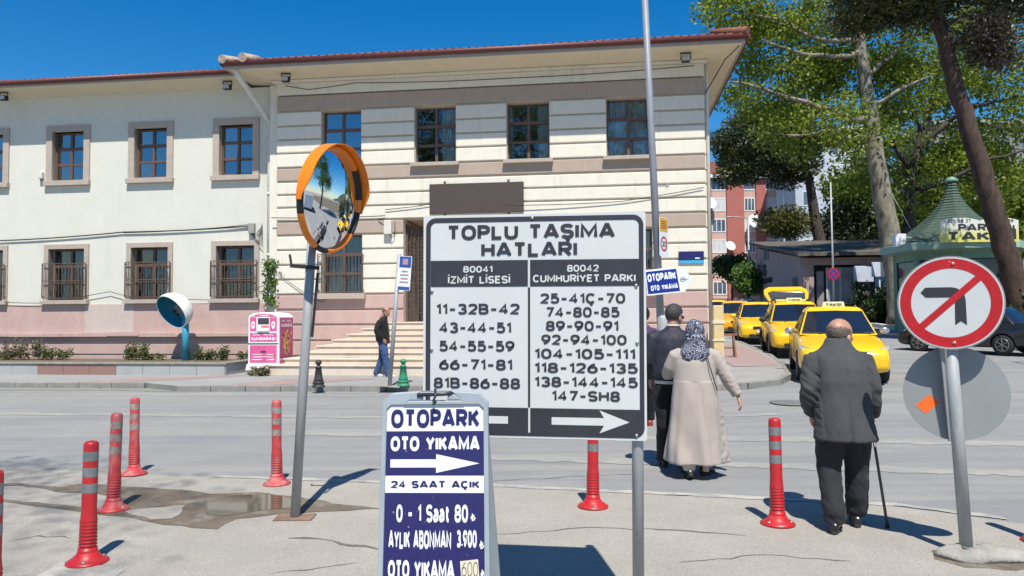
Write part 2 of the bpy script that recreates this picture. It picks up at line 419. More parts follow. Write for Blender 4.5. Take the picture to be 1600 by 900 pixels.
def jag(pts, amp, step, seed):
    """a polyline with a ragged edge"""
    r_ = random.Random(seed); out = []
    for a, b in zip(pts[:-1], pts[1:]):
        a = Vector(a); b = Vector(b); n = max(1, int((b - a).length / step)); nn = Vector((-(b - a).y, (b - a).x)).normalized()
        for k in range(n):
            p = a.lerp(b, k / n)
            out.append(p if k == 0 else p + nn * r_.uniform(-amp, amp))
    out.append(Vector(pts[-1])); return [tuple(p) for p in out]
edge = jag([(-14, 9.6), (-6.5, 8.2), (-3.4, 7.55), (0, 6.95), (3.1, 6.2), (3.9, 5.6), (5.0, 4.3), (7.5, 1.0)], .035, .16, 3)
sheet('near_verge', edge + [(9, -8), (-14, -8)], .004, 0, dusty, 2.0, zf=lambda x, y: 0)
# worn white line along the verge edge and the far edge line
def strip(name, pts, w_, dz, mat, amp=.01, seed=1, zf=gz):
    a = jag(pts, amp, .12, seed); b = jag([(x, y - w_) for x, y in pts], amp, .12, seed + 5)
    return sheet(name, a + b[::-1], dz, 0, mat, 1.5, zf=zf)
strip('verge_edge_line', [(-3.0, 7.55), (0, 7.02), (3.2, 6.28), (3.8, 5.85)], .10, .008, paint, .02, 4)
strip('far_edge_line', [(-16, 16.25), (-10.7, 15.62), (-6, 15.32), (3.0, 14.3)], .10, .004, paint, .012, 6)
strip('worn_lane_line', [(-3, 10.4), (2.0, 9.75), (6.5, 9.0)], .34, .004, paint2, .05, 8)
strip('worn_stop_line', [(-1.2, 8.75), (4.0, 7.75), (7.5, 7.2)], .30, .004, paint2, .05, 9)
strip('worn_turn_line', [(-14, 13.2), (-2, 11.9), (4, 11.4)], .26, .004, paint2, .05, 11)
strip('worn_ground_patch', [(-2.95, 4.95), (-2.45, 4.75)], .42, .008, paint, .05, 10, zf=lambda x, y: 0)

def gp(px, py): 
    d = ray(px, py); t = -1.6 / d.z; p = CAM + d * t; return (p.x, p.y)
wp = [(70, 765), (130, 757), (220, 762), (300, 768), (330, 773), (400, 770), (470, 778), (540, 790), (595, 796), (520, 800), (430, 805), (370, 812), (340, 828), (300, 826), (240, 818), (190, 808), (120, 800), (40, 790), (0, 785), (0, 781), (60, 786), (140, 795), (175, 800), (160, 790), (185, 780), (150, 772), (90, 770)]
wo_ = jag([gp(*p) for p in wp] + [gp(*wp[0])], .02, .12, 12)[:-1]
sheet('wet_mud_patch', wo_, .0075, 0, wet, 1.0, zf=lambda x, y: 0)
pp = [gp(*p) for p in [(325, 784), (360, 776), (410, 774), (452, 779), (470, 787), (455, 795), (400, 800), (350, 808), (322, 806)]]
pd = sheet('puddle', jag(pp + [pp[0]], .015, .1, 14)[:-1], .010, 0, water, 1.0, zf=lambda x, y: 0)
dry = [gp(*p) for p in [(195, 801), (240, 795), (290, 791), (285, 800), (268, 812), (235, 814), (215, 808)]]
sheet('dry_concrete_patch', jag(dry + [dry[0]], .02, .08, 15)[:-1], .0105, 0, dusty, 1.0, zf=lambda x, y: 0)
# cracks: thin ragged dirt-filled lines
cr = MB()
def crack(pix, w_, seed, z=.006):
    pts = jag([gp(*p) for p in pix], .03, .09, seed); r_ = random.Random(seed); v = []; f = []
    for i, (x, y) in enumerate(pts):
        h = w_ * r_.uniform(.35, 1.2) * (0.2 if i in (0, len(pts) - 1) else 1)
        v += [(x, y + h, z), (x, y - h, z)]
        if i: f.append((2 * i - 2, 2 * i - 1, 2 * i + 1, 2 * i))
    cr.add(v, f)
crack([(0, 757), (60, 761), (130, 768)], .05, 1, .0085)
crack([(450, 842), (520, 846), (600, 862)], .022, 2)
crack([(1005, 826), (1080, 831), (1165, 838)], .018, 3)
crack([(770, 836), (900, 826), (1010, 828)], .010, 4)
crack([(600, 740), (760, 752), (1000, 740)], .008, 5)
crack([(20, 846), (60, 838), (110, 842)], .012, 8); crack([(560, 880), (480, 892), (420, 898)], .010, 9); crack([(1060, 880), (1200, 868), (1330, 878)], .008, 10)
tag(cr.build('ground_cracks', crackm), kind='structure')
sheet('footing_mud', jag([(2.72, 4.86), (2.82, 4.70), (3.10, 4.64), (3.38, 4.70), (3.46, 4.86), (3.30, 5.06), (3.0, 5.12), (2.80, 5.04), (2.72, 4.86)], .02, .07, 33)[:-1], .006, 0, wet, 1.0, zf=lambda x, y: 0)
# manhole in the road
mh = MB(); mc = gp(1238, 640)
mh.lathe([(.36, .003), (.36, .010), (.30, .012), (.02, .012)], 28, (mc[0], mc[1], gz(*mc)))
tag(mh.build('manhole_cover', pm('iron_cover', (.16, .16, .155), rough=.6, var=.2, scale=14, bump=.4), bevel=0), 'round iron manhole cover set in the asphalt beyond the old man', 'manhole cover')

# far pavement with kerb
far_poly = [(-30, 19.4), (-20, 18.05), (-8.25, 16.78), (-7.2, 16.02), (-1.9, 15.72), (2.9, 14.75), (3.7, 14.35), (4.5, 14.35), (5.3, 14.9), (5.9, 15.9), (6.5, 17.8), (7.3, 21.2), (8.4, 28), (9.9, 37), (11.3, 45), (13.2, 56), (13.5, 70), (2, 70), (0, 30), (-30, 34)]
sheet('pavement', far_poly, .12, .16, pave, 1.0, side_mat=kerbm)
sheet('pavement_apron', [(-8.25, 16.78), (-20, 18.05), (-20, 16.95), (-8.6, 16.3), (-7.4, 15.95), (-7.2, 16.02)], .006, 0, kerbm, 1.0)
def kerb_run(pts, name='kerb', w_=.14, h_=.128, mat=kerbm, seed=1):
    m = MB(); r_ = random.Random(seed)
    for a, b in zip(pts[:-1], pts[1:]):
        a = Vector(a); b = Vector(b); L = (b - a).length; n = max(1, round(L / .8))
        for k in range(n):
            p = a.lerp(b, k / n); q = a.lerp(b, (k + 1) / n); e_ = (q - p).normalized() * .006
            p3 = P(*(p + e_), 0); q3 = P(*(q - e_), 0); j = r_.uniform(-.006, .006)
            m.bar((p3.x, p3.y, p3.z + h_ - .11 + j), (q3.x, q3.y, q3.z + h_ - .11 + j), w_, .22)
    return tag(m.build(name, mat, bevel=.012), kind='structure')
kerb_run(far_poly[1:3], seed=2)
kerb_run(far_poly[3:16], seed=3)
sheet('pink_paving_band', [(-10.2, 17.05), (-8.9, 16.92), (-6.6, 18.6), (-7.4, 18.85), (-9.2, 18.05)], .125, 0, pink_pave, 1.0)
sheet('pink_paving_ramp', [(-6.2, 16.0), (-5.2, 15.95), (-3.2, 17.4), (-3.6, 17.7), (-5.2, 17.6)], .125, 0, pink_pave, 1.0)
sheet('pink_paving_strip', [(5.2, 17.5), (6.3, 17.6), (7.05, 21), (7.6, 25), (5.9, 25), (5.7, 21)], .125, 0, pink_pave, 1.0)
# park side of the taxi street: raised bed and pale kerb
park_poly = [(15.9, 23.0), (17.9, 31), (20.2, 41.5), (17.0, 43.2), (19.5, 62), (28, 95), (90, 95), (90, 12), (20, 14.5), (16.2, 20.5)]
soil = pm('park_soil', (.13, .10, .07), rough=.95, var=.3, scale=3, bump=.5)
mixcol(soil, noise_mask(soil, 1.2, .5, .65, detail=8), (.07, .10, .03), .7)
sheet('park_ground', park_poly, .14, .2, soil, 1.5)
kerb_run([park_poly[8], park_poly[9]] + park_poly[0:5], 'park_kerb', .25, .2, whitekerb, 5)
# wooded hill behind the town
hm = pm('hill_forest', (.035, .055, .03), rough=.95, var=.4, scale=.08, bump=.0)
hl = MB()
hv = []; 
for j in range(9):
    for i in range(60):
        x = -200 + i * 15; y = 420 + j * 60
        hv.append((x, y, 2 + 1.6 * (j * 14) * (.75 + .5 * noise.noise(Vector((x * .004, y * .004, 3)))) + 5 * noise.noise(Vector((x * .04, y * .04, 1)))))
hl.add(hv, [(j * 60 + i, j * 60 + i + 1, (j + 1) * 60 + i + 1, (j + 1) * 60 + i) for j in range(8) for i in range(59)], 0, True)
tag(hl.build('hills', hm), kind='structure')

# ================================================================== SCHOOL BUILDING
cream = pm('cream_render', (.70, .66, .56), rough=.85, var=.05, scale=3, bump=.25, bscale=40)
mixcol(cream, noise_mask(cream, 2.2, .55, .75, stretch=(2.2, 1, .3), detail=9), (.53, .48, .39), .6)
wing_m = pm('pale_green_white_render', (.61, .60, .52), rough=.85, var=.03, scale=2, bump=.25, bscale=30)
mixcol(wing_m, noise_mask(wing_m, 1.4, .53, .76, stretch=(1.4, 1, .4), detail=10), (.55, .55, .47), .6)
mixcol(wing_m, noise_mask(wing_m, 3.0, .60, .78, stretch=(3.5, 1, .22), detail=7, loc=(2, 1, 3)), (.45, .43, .36), .45)
mixcol(wing_m, noise_mask(wing_m, 5, .70, .76, detail=6, loc=(8, 2, 5)), (.45, .44, .38), .5)
brown = pm('brown_band_paint', (.40, .315, .255), rough=.85, var=.06, scale=4, bump=.2)
mixcol(brown, noise_mask(brown, 2.5, .55, .75, stretch=(2, 1, .4)), (.32, .26, .21), .4)
pinkw = pm('faded_pink_render', (.47, .325, .29), rough=.88, var=.07, scale=2.5, bump=.3, bscale=30)
mixcol(pinkw, noise_mask(pinkw, 1.6, .52, .72, stretch=(1.3, 1, .7), detail=9), (.52, .42, .37), .6)
mixcol(pinkw, noise_mask(pinkw, 5, .66, .74, detail=8), (.30, .24, .21), .5)
soff = pm('soffit_paint', (.66, .59, .44), rough=.85, var=.05, scale=3)
trim = pm('window_surround_paint', (.40, .34, .285), rough=.85, var=.08, scale=6, bump=.2)
stone_dark = pm('dark_stone_cladding', (.20, .165, .13), rough=.8, var=.3, scale=4, bump=.5)
bricks(stone_dark, .5, .3, (.12, .10, .08), .02, rot=(R(90), 0, R(90)), amount=.8)
gutter_m = pm('dark_red_gutter', (.115, .028, .024), rough=.5, var=.15, scale=6)
tile_m = pm('terracotta_tiles', (.22, .085, .055), rough=.85, var=.25, scale=7, bump=.5, bscale=20)
pipe_m = pm('cream_pipe_paint', (.62, .60, .52), rough=.6, var=.1, scale=8)
wood_m = pm('brown_window_wood', (.125, .066, .042), rough=.5, var=.2, scale=12)
iron_m = pm('rusty_iron_bars', (.10, .075, .06), rough=.7, var=.3, scale=20)
glass = glass_mat('window_glass', refl=.32); glass_mid = glass_mat('curtained_window_glass', refl=.16); glass_low = glass_mat('barred_window_glass', refl=.12)
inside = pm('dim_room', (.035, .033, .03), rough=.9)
curtain_m = pm('white_net_curtain', (.72, .72, .70), rough=.9, var=.06, scale=5, stretch=(8, 1, 1))
blind_m = pm('cream_blind', (.50, .46, .30), rough=.9)
steps_m = pm('travertine_steps', (.62, .52, .42), rough=.7, var=.08, scale=3, bump=.2)
mixcol(steps_m, noise_mask(steps_m, 2.5, .56, .72, stretch=(1.4, 1, .8), detail=9), (.47, .37, .29), .55)

Q = R(7.5)
school = thing('school_building', 'long two storey cream school building with brown bands and pink base', 'building', (0, 20.5, 0), -Q)
Qm = Matrix.Translation((0, 20.5, 0)) @ Matrix.Rotation(-Q, 4, 'Z')
def SB(x, y, z): return Qm @ Vector((x, y, z))

PX0, PX1, PD = -6.87, 5.26, 13.0
LV = [8.0, 7.53, 7.11, 6.71, 6.31, 5.89, 5.48, 5.10, 4.73, 4.33, 3.92, 3.50, 3.07, 2.65, 2.22, 1.78, 1.35, .90, .45, 0.0]
UW = [(-5.53, -4.33), (-2.77, -1.57), (-.13, 1.07), (2.63, 3.83)]
GW = [(-5.50, -4.30), (2.63, 3.83)]
DOOR = (-3.09, 1.87)
mcream, mbrown, mpink, mback = MB(), MB(), MB(), MB()
def spans(holes):
    xs = []; a = PX0
    for h0, h1 in holes: xs.append((a, h0)); a = h1
    xs.append((a, PX1)); return xs
for k in range(len(LV) - 1):
    z1, z0 = LV[k], LV[k + 1]; zm = (z0 + z1) / 2
    holes = []
    if 5.89 < zm < 7.53: holes = UW
    elif 2.22 < zm < 3.92: holes = sorted(GW + [DOOR])
    elif zm < 4.33 and zm > 1.35: holes = [DOOR] if zm < 3.92 or True else []
    if 3.92 < zm < 4.33: holes = [DOOR]
    for a, b in spans(holes):
        isb = k in (0, 5, 9)
        if z1 <= 2.23:
            if b < -3 : tgt = mpink
            elif a > 1: tgt = mpink
            else: tgt = mpink
        else: tgt = mbrown if isb else mcream
        ga = a + (.0 if a == PX0 else .0); gb = b
        tgt.box(ga, gb, 0, .10, z0 + .028, z1 - .022)
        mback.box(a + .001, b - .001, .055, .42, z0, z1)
wall_p = mcream.build('wall', cream, school, bevel=.022)
mbrown.build('band', brown, school, bevel=.022)
mpink.build('plinth', pinkw, school, bevel=.022)
# frieze and moulding under the soffit
fz = MB(); fz.box(PX0, PX1, -.012, .42, 8.02, 8.36); fz.box(PX0 - .10, PX1 + .10, -.13, .40, 8.365, 8.43)
fz.build('frieze', cream, school, bevel=.01)
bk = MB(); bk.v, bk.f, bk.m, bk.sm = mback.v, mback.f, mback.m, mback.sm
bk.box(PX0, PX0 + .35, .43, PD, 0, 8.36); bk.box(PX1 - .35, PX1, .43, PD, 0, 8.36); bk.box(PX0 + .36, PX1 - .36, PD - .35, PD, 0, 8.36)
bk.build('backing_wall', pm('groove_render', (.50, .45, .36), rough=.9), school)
# recessed entrance
en = MB()
en.box(DOOR[0] - .3, DOOR[0], .43, 2.6, 1.2, 4.32); en.box(DOOR[1], DOOR[1] + .3, .43, 2.6, 1.2, 4.32); en.box(DOOR[0], DOOR[1], 2.3, 2.6, 1.2, 4.32)
en.build('porch_wall', stone_dark, school)
pf = MB(); pf.box(DOOR[0], DOOR[1], .02, 2.6, 4.34, 4.6); pf.build('porch_ceiling', brown, school)
dr = MB()
for sx in (-1, 1):
    x0 = -.61 + (sx - 1) / 2 * .9; dr.box(x0 + .02, x0 + .88, 2.2, 2.28, 1.42, 3.75)
    for j in range(3): dr.box(x0 + .15, x0 + .75, 2.17, 2.2, 1.6 + j * .72, 2.2 + j * .72)
d_o = dr.build('door', wood_m, school, bevel=.01)
dh = MB(); dh.tube([(-.66, 2.14, 2.4), (-.66, 2.14, 2.6)], .015); dh.build('handle', pm('brass', (.5, .35, .12), rough=.3, metal=1), d_o)
# folded iron gate with scrolls
gt = MB()
for j in range(11): gt.bar((DOOR[0] + .03 + .055 * j, .30 + .07 * (j % 2), 1.45), (DOOR[0] + .03 + .055 * j, .30 + .07 * (j % 2), 4.15), .018)
for j in range(8):
    for s in (0, 1):
        c = (DOOR[0] + .18 + .28 * s, .28, 1.75 + j * .32)
        gt.tube([(c[0] + .12 * math.cos(t) * (1 - t / 14), c[1], c[2] + .14 * math.sin(t) * (1 - t / 14)) for t in [q * .5 for q in range(18)]], .009, 5)
gt.box(DOOR[0] + .01, DOOR[0] + .06, .25, .33, 1.43, 4.2); gt.box(DOOR[0] + .58, DOOR[0] + .63, .25, .33, 1.43, 4.2)
gt.build('entrance_gate', iron_m, school)
# entrance steps wrap round three sides
stp = MB(); zz = [.37, .52, .67, .82, .97, 1.11, 1.26, 1.42]
prev = .0
for k, z in enumerate(zz):
    ins = .31 * (7 - k)
    stp.box(-3.75 - ins, 2.55 + ins, -.35 - .30 * (7 - k) + (0 if k else 0), -.001, prev + .002, z - .035)
    stp.box(-3.78 - ins, 2.58 + ins, -.385 - .30 * (7 - k), -.001, z - .033, z)
    prev = z - 0.0
stp.box(DOOR[0], DOOR[1], .001, 2.3, 1.30, 1.42)
stp.build('entrance_steps', steps_m, school, bevel=.008)

def window(x0, x1, z0, z1, y, wood=True, curtain=0, blind=False, rows=3, seed=0, rev=.22):
    """wooden sash set back in its opening; y is the wall face"""
    r_ = random.Random(seed); yf = y + rev
    f = MB(); t = .055
    f.box(x0, x0 + t, yf, yf + .07, z0, z1); f.box(x1 - t, x1, yf, yf + .07, z0, z1)
    f.box(x0 + t, x1 - t, yf, yf + .07, z0, z0 + t); f.box(x0 + t, x1 - t, yf, yf + .07, z1 - t, z1)
    xm = (x0 + x1) / 2; f.box(xm - .04, xm + .04, yf - .008, yf + .065, z0 + t, z1 - t)
    H = (z1 - z0)
    for k in range(1, rows):
        zz_ = z0 + H * k / rows; tt = .035 if k != rows - 1 else .045
        f.box(x0 + t, xm - .04, yf - .004, yf + .062, zz_ - tt, zz_ + tt); f.box(xm + .04, x1 - t, yf - .004, yf + .062, zz_ - tt, zz_ + tt)
    wo__ = f.build('window', wood_m, school, bevel=.006)
    p = MB()
    xs = [x0 + t, xm - .04, xm + .04, x1 - t]
    for c in range(2):
        for k in range(rows):
            a, b = xs[2 * c], xs[2 * c + 1]; lo = z0 + H * k / rows + .03; hi = z0 + H * (k + 1) / rows - .03
            j = [r_.uniform(-.010, .010) for _ in range(3)]
            p.add([(a, yf + .035 + j[0], lo), (b, yf + .035 + j[1], lo), (b, yf + .035 + j[1] + j[2], hi), (a, yf + .035 + j[0] + j[2], hi)], [(0, 1, 2, 3)])
    p.build('pane', (glass_mid if curtain else glass) if z0 > 4 else glass_low, wo__)
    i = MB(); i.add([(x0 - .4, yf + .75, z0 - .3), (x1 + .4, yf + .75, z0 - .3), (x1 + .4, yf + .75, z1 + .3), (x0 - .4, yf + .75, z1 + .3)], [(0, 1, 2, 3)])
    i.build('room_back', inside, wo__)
    if curtain:
        cm = MB()
        for (ca, cb) in ({1: [(.60, 1.0)], 2: [(.70, 1.0), (.0, .12)], 3: [(0.0, .48), (.52, 1.0)]}[curtain]):
            n_ = 36; v = []; fc = []
            for q in range(n_ + 1):
                xx = x0 + (x1 - x0) * (ca + (cb - ca) * q / n_); yy = yf + .17 + .035 * math.sin(q * 1.15 + seed) + .012 * math.sin(q * .4)
                v += [(xx, yy, z0 - .05), (xx + .01 * math.sin(q), yy, z1 + .05)]
                if q: fc.append((2 * q - 2, 2 * q, 2 * q + 1, 2 * q - 1))
            cm.add(v, fc, 0, True)
        cm.build('curtain', curtain_m, wo__)
    if blind:
        b_ = MB(); b_.box(x0, x1, yf + .2, yf + .22, z0, z0 + (z1 - z0) * .45); b_.build('blind', blind_m, wo__)
    return wo__
def sill(w_, x0, x1, z, y, d=.14, h_=.10, mat=None):
    s_ = MB(); s_.box(x0, x1, y - d, y + .20, z - h_, z); s_.build('sill', mat or trim, w_, bevel=.008)
def grille(w_, x0, x1, z0, z1, y):
    g_ = MB(); yb = y - .13
    for z in (z0, z1, z0 + (z1 - z0) * .5): g_.bar((x0, yb, z), (x1, yb, z), .022)
    n_ = 13
    for k in range(n_ + 1):
        x = x0 + (x1 - x0) * k / n_; g_.bar((x, yb, z0), (x, yb, z1), .014 if 0 < k < n_ else .026)
    for z in (z0 + .05, z1 - .05):
        for x in (x0, x1): g_.bar((x, yb, z), (x, y + .02, z), .02)
    for k in range(0, n_, 2):
        x = x0 + (x1 - x0) * (k + .5) / n_; g_.bar((x, yb, z0 + (z1 - z0) * .22), (x, yb, z0 + (z1 - z0) * .72), .01)
    g_.build('grille', iron_m, w_)
for k, (a, b) in enumerate(UW):
    w_ = window(a, b, 5.89, 7.53, 0, curtain=(0, 1, 2, 3)[k], seed=k)
    if k: sill(w_, a - .09, b + .10, 5.90, 0)
    rv = MB(); rv.box(a, a + .02, .101, .41, 5.9, 7.52); rv.box(b - .02, b, .101, .41, 5.9, 7.52); rv.box(a, b, .101, .41, 7.505, 7.528); rv.build('reveal', trim, w_)
for k, (a, b) in enumerate(GW):
    w_ = window(a, b, 2.22, 3.92, 0, blind=True, seed=20 + k)
    sill(w_, a - .12, b + .12, 2.24, 0, .16, .16); grille(w_, a - .06, b + .06, 2.28, 3.36, 0)
# wing
WY = .40; WX0 = -24.0
wwin = [(-19.28 + 2.74 * k) for k in range(5)]   # centres
wl = MB()
for (z0, z1, hw0, hw1) in ((0, 2.13, 0, 0), (2.13, 3.70, .60, .60), (3.70, 5.82, 0, 0), (5.82, 7.32, .53, .53), (7.32, 8.42, 0, 0)):
    a = WX0
    if hw0:
        for c in wwin: wl.box(a, c - hw0, WY, WY + .45, z0, z1); a = c + hw0
    wl.box(a, PX0 - .002, WY, WY + .45, z0, z1)
wl.box(WX0, PX0 - .002, PD - .4, PD, 0, 8.42); wl.box(WX0, WX0 + .4, WY + .46, PD - .41, 0, 8.42)
wl.box(WX0, PX0 - .002, 1.4, 1.5, 0, 8.4)
wl.build('wing_wall', wing_m, school)
for k, c in enumerate(wwin):
    w_ = window(c - .53, c + .53, 5.82, 7.32, WY, seed=40 + k, rev=.13)
    s_ = MB(); t = .20
    s_.box(c - .53 - t, c - .53, WY - .05, WY + .2, 5.80, 7.32 + t); s_.box(c + .53, c + .53 + t, WY - .05, WY + .2, 5.80, 7.32 + t); s_.box(c - .53, c + .53, WY - .05, WY + .2, 7.32, 7.32 + t)
    s_.build('surround', trim, w_, bevel=.006); sill(w_, c - .76, c + .76, 5.80, WY, .13, .15)
    w_ = window(c - .60, c + .60, 2.13, 3.70, WY, seed=60 + k, rev=.22)
    s_ = MB(); t = .15
    s_.box(c - .60 - t, c - .60, WY - .05, WY + .2, 2.12, 3.70 + t); s_.box(c + .60, c + .60 + t, WY - .05, WY + .2, 2.12, 3.70 + t); s_.box(c - .60, c + .60, WY - .05, WY + .2, 3.70, 3.70 + t)
    s_.build('surround', trim, w_, bevel=.006); sill(w_, c - .78, c + .78, 2.13, WY, .15, .12); grille(w_, c - .72, c + .72, 2.2, 3.25, WY)
# wing plinth: pink field, cracked ledge, two courses
pk = MB(); pk.box(WX0, PX0 - .01, WY - .02, WY - .001, 1.12, 2.00)
pk.build('wing_pink_field', pinkw, school, bevel=.004)
lg = MB()
r_ = random.Random(5)
x = WX0
while x < PX0 - .02:
    x2 = min(PX0 - .012, x + r_.uniform(.4, 1.3)); lg.box(x, x2 - .004, WY - .16 + r_.uniform(-.006, .006), WY - .021, 1.02 + r_.uniform(-.012, .012), 1.13 + r_.uniform(-.01, .015)); x = x2
for z0, z1 in ((.83, 1.0), (.50, .79), (.0, .46)): lg.box(WX0, PX0 - .011, WY - .07 if z1 < .9 else WY - .04, WY - .022, z0, z1)
lg.build('wing_plinth', pinkw, school, bevel=.015)
mend = MB(); mend.box(-13.15, -11.55, WY - .027, WY - .0205, 1.14, 1.99); mend.build('grey_patched_render', pm('patched_render', (.50, .42, .37), rough=.9, var=.06, scale=3, bump=.3), school)
# roof: soffits, gutters, tiles
def ring_quads(i_, o_, zi, zo):
    (a0, b0, c0, d0), (a1, b1, c1, d1) = i_, o_
    vi = [(a0, c0, zi), (b0, c0, zi), (b0, d0, zi), (a0, d0, zi)]; vo = [(a1, c1, zo), (b1, c1, zo), (b1, d1, zo), (a1, d1, zo)]
    return vi + vo, [(k, (k + 1) % 4, 4 + (k + 1) % 4, 4 + k) for k in range(4)]
so = MB(); PI_ = (PX0, PX1, 0, PD); PO = (PX0 - 1.0, PX1 + .86, -1.0, PD + .8)
so.add(*ring_quads(PI_, PO, 8.43, 8.52))
so.add([(WX0 - .8, WY - .75, 8.55), (PX0 - 1.0, WY - .75, 8.55), (PX0 - 1.0, WY + .1, 8.40), (WX0 - .8, WY + .1, 8.40)], [(0, 1, 2, 3)])
so.build('soffit', soff, school)
fa = MB()
def frame_boxes(m, o_, t, z0, z1):
    a, b, c, d = o_; m.box(a - t, b + t, c - t, c, z0, z1); m.box(a - t, b + t, d, d + t, z0, z1); m.box(a - t, a, c + .001, d - .001, z0, z1); m.box(b, b + t, c + .001, d - .001, z0, z1)
frame_boxes(fa, PO, .05, 8.50, 8.60)
fa.box(WX0 - .8, PX0 - 1.06, WY - .80, WY - .75, 8.535, 8.61)
fa.build('fascia', pm('grey_fascia', (.36, .34, .32), rough=.8, var=.1), school)
gu = MB()
def gutter(a, b, r_=.075):
    gu.tube([a, b], r_, 10, 0)
z = 8.645
gutter((PO[0] - .1, PO[2] - .10, z), (PO[1] + .12, PO[2] - .10, z)); gutter((PO[1] + .10, PO[2] - .1, z), (PO[1] + .10, PO[3], z)); gutter((PO[0] - .10, PO[2] - .1, z), (PO[0] - .10, WY - .9, z))
gutter((WX0 - .8, WY - .86, 8.65), (PX0 - 1.1, WY - .86, 8.65))
gu.build('gutter', gutter_m, school)
rf = MB()
a, b, c, d = PO; xm0, xm1, ym = a + 7, b - 7, (c + d) / 2
def tiled(p0, p1, p2, p3, n_=80, amp=.03):
    """corrugated tile slope between eave p0-p1 and ridge p3-p2"""
    p0, p1, p2, p3 = map(Vector, (p0, p1, p2, p3)); v = []; f = []
    L = (p1 - p0).length; n_ = max(4, int(L / .045))
    for k in range(n_ + 1):
        t = k / n_; up = Vector((0, 0, amp * math.cos(t * L / .22 * 2 * math.pi)))
        v += [p0.lerp(p1, t) + up, p3.lerp(p2, t) + up]
        if k: f.append((2 * k - 2, 2 * k, 2 * k + 1, 2 * k - 1))
    rf.add(v, f, 0, True)
ez = 8.70; rz_ = 11.3
tiled((a - .12, c - .14, ez), (b + .14, c - .14, ez), (xm1, ym, rz_), (xm0, ym, rz_))
tiled((b + .14, c - .14, ez), (b + .14, d, ez), (xm1, ym, rz_), (xm1, ym, rz_))
tiled((b + .14, d, ez), (a - .12, d, ez), (xm0, ym, rz_), (xm1, ym, rz_))
tiled((a - .12, d, ez), (a - .12, c - .14, ez), (xm0, ym, rz_), (xm0, ym, rz_))
tiled((WX0 - .9, WY - .9, 8.70), (PX0 - 1.1, WY - .9, 8.70), (PX0 - 1.1, 7, 10.9), (WX0 - .9, 7, 10.9))
tiled((PX0 - 1.1, 13.8, 8.70), (WX0 - .9, 13.8, 8.70), (WX0 - .9, 7, 10.9), (PX0 - 1.1, 7, 10.9))
roof = rf.build('roof', tile_m, school)
rt = MB()
rt.tube([(PO[0] - .05, PO[2] - .2, 8.74), (PO[0] + .0, PO[2] + 1, 9.05)], .12, 8); rt.tube([(PO[0] + .55, PO[2] - .2, 8.76), (PO[0] + .6, PO[2] + .6, 8.95)], .13, 8)
rt.build('ridge_tile', pm('weathered_ridge', (.45, .36, .28), rough=.9, var=.3, scale=9, bump=.5), roof)
rt = MB(); rt.tube([(PO[1] + .1, PO[2] - .15, 8.76), (PO[1] - .7, PO[2] + .5, 8.98)], .11, 8); rt.build('ridge_tile', MATS['terracotta_tiles'], roof)
# downpipe from the junction
dp = MB()
dp.tube([(PX0 - .78, PO[2] + .05, 8.56), (PX0 - .76, PO[2] + .12, 8.40), (PX0 - .36, WY - .12, 7.35), (PX0 - .34, WY - .10, 7.0), (PX0 - .34, WY - .10, .3)], .075, 12)
for z in (1.6, 3.4, 5.2, 6.8): dp.lathe([(.09, -.04), (.09, .04)], 12, (PX0 - .34, WY - .10, z))
dp.build('downpipe', pipe_m, school)
pil = MB(); pil.box(PX0 - .26, PX0 - .003, .12, .399, 0, 8.36); pil.build('corner_pilaster', cream, school)
dp = MB(); dp.tube([(PX1 + .09, .15, 8.4), (PX1 + .09, .12, 8.0), (PX1 + .09, .12, .2)], .05, 10); dp.build('downpipe', pipe_m, school)
# side wall of the pavilion, seen only from further along
sd = MB()
for k in range(len(LV) - 1): sd.box(PX1 + .001, PX1 + .05, .12, PD, LV[k + 1] + .028, LV[k] - .022)
sd.build('side_wall', cream, school)

# things fixed to the building
wb = thing('wall_board', 'blank dark brown board fixed on the cream wall above the entrance', 'board', SB(-.98, -.03, 4.86), -Q)
m = MB(); m.box(-1.33, 1.33, -.05, .0, -.42, .42); m.build('panel', pm('dark_brown_wood', (.065, .045, .040), rough=.6, var=.15, scale=4, stretch=(1, 1, 8)), wb, bevel=.008)
m = MB()
for s in (-1, 1): m.box(s * .9 - .03, s * .9 + .03, -.001, .04, -.5, .5)
m.build('batten', wood_m, wb)
fl = []
def floodlight(x, y, z, label):
    t = thing('floodlight', label, 'floodlight', SB(x, y, z), -Q, 'floodlights under the eaves')
    b = MB(); b.box(-.11, .11, -.14, .02, -.25, -.10); b.build('lamp_body', pm('black_metal', (.02, .02, .022), rough=.5), t, bevel=.015)
    b = MB(); b.add([(-.10, -.145, -.235), (.10, -.145, -.235), (.10, -.144, -.12), (-.10, -.144, -.12)], [(0, 1, 2, 3)]); b.build('lens', pm('lamp_glass', (.45, .45, .42), rough=.1), t)
    b = MB(); b.bar((-.13, -.05, -.17), (-.13, -.05, 0), .02); b.bar((.13, -.05, -.17), (.13, -.05, 0), .02); b.bar((-.14, -.05, -.01), (.14, -.05, -.01), .03); b.build('bracket', MATS['black_metal'], t)
floodlight(4.73, -.5, 8.475, 'floodlight under the eave close to the building corner by the trees')
floodlight(-6.35, -.5, 8.475, 'floodlight under the taller eave right beside the cream downpipe')
floodlight(-8.35, WY - .45, 8.485, 'floodlight under the wing eave above the window nearest the downpipe')
floodlight(-15.6, WY - .45, 8.485, 'floodlight under the wing eave farthest from the downpipe')
t = thing('junction_box', 'small cream cable box on wall beside the entrance recess', 'junction box', SB(-3.51, -.01, 4.05), -Q)
m = MB(); m.box(-.11, .11, -.14, 0, -.16, .24); m.build('box_body', pm('box_plastic', (.62, .6, .55), rough=.5, var=.08), t, bevel=.02)
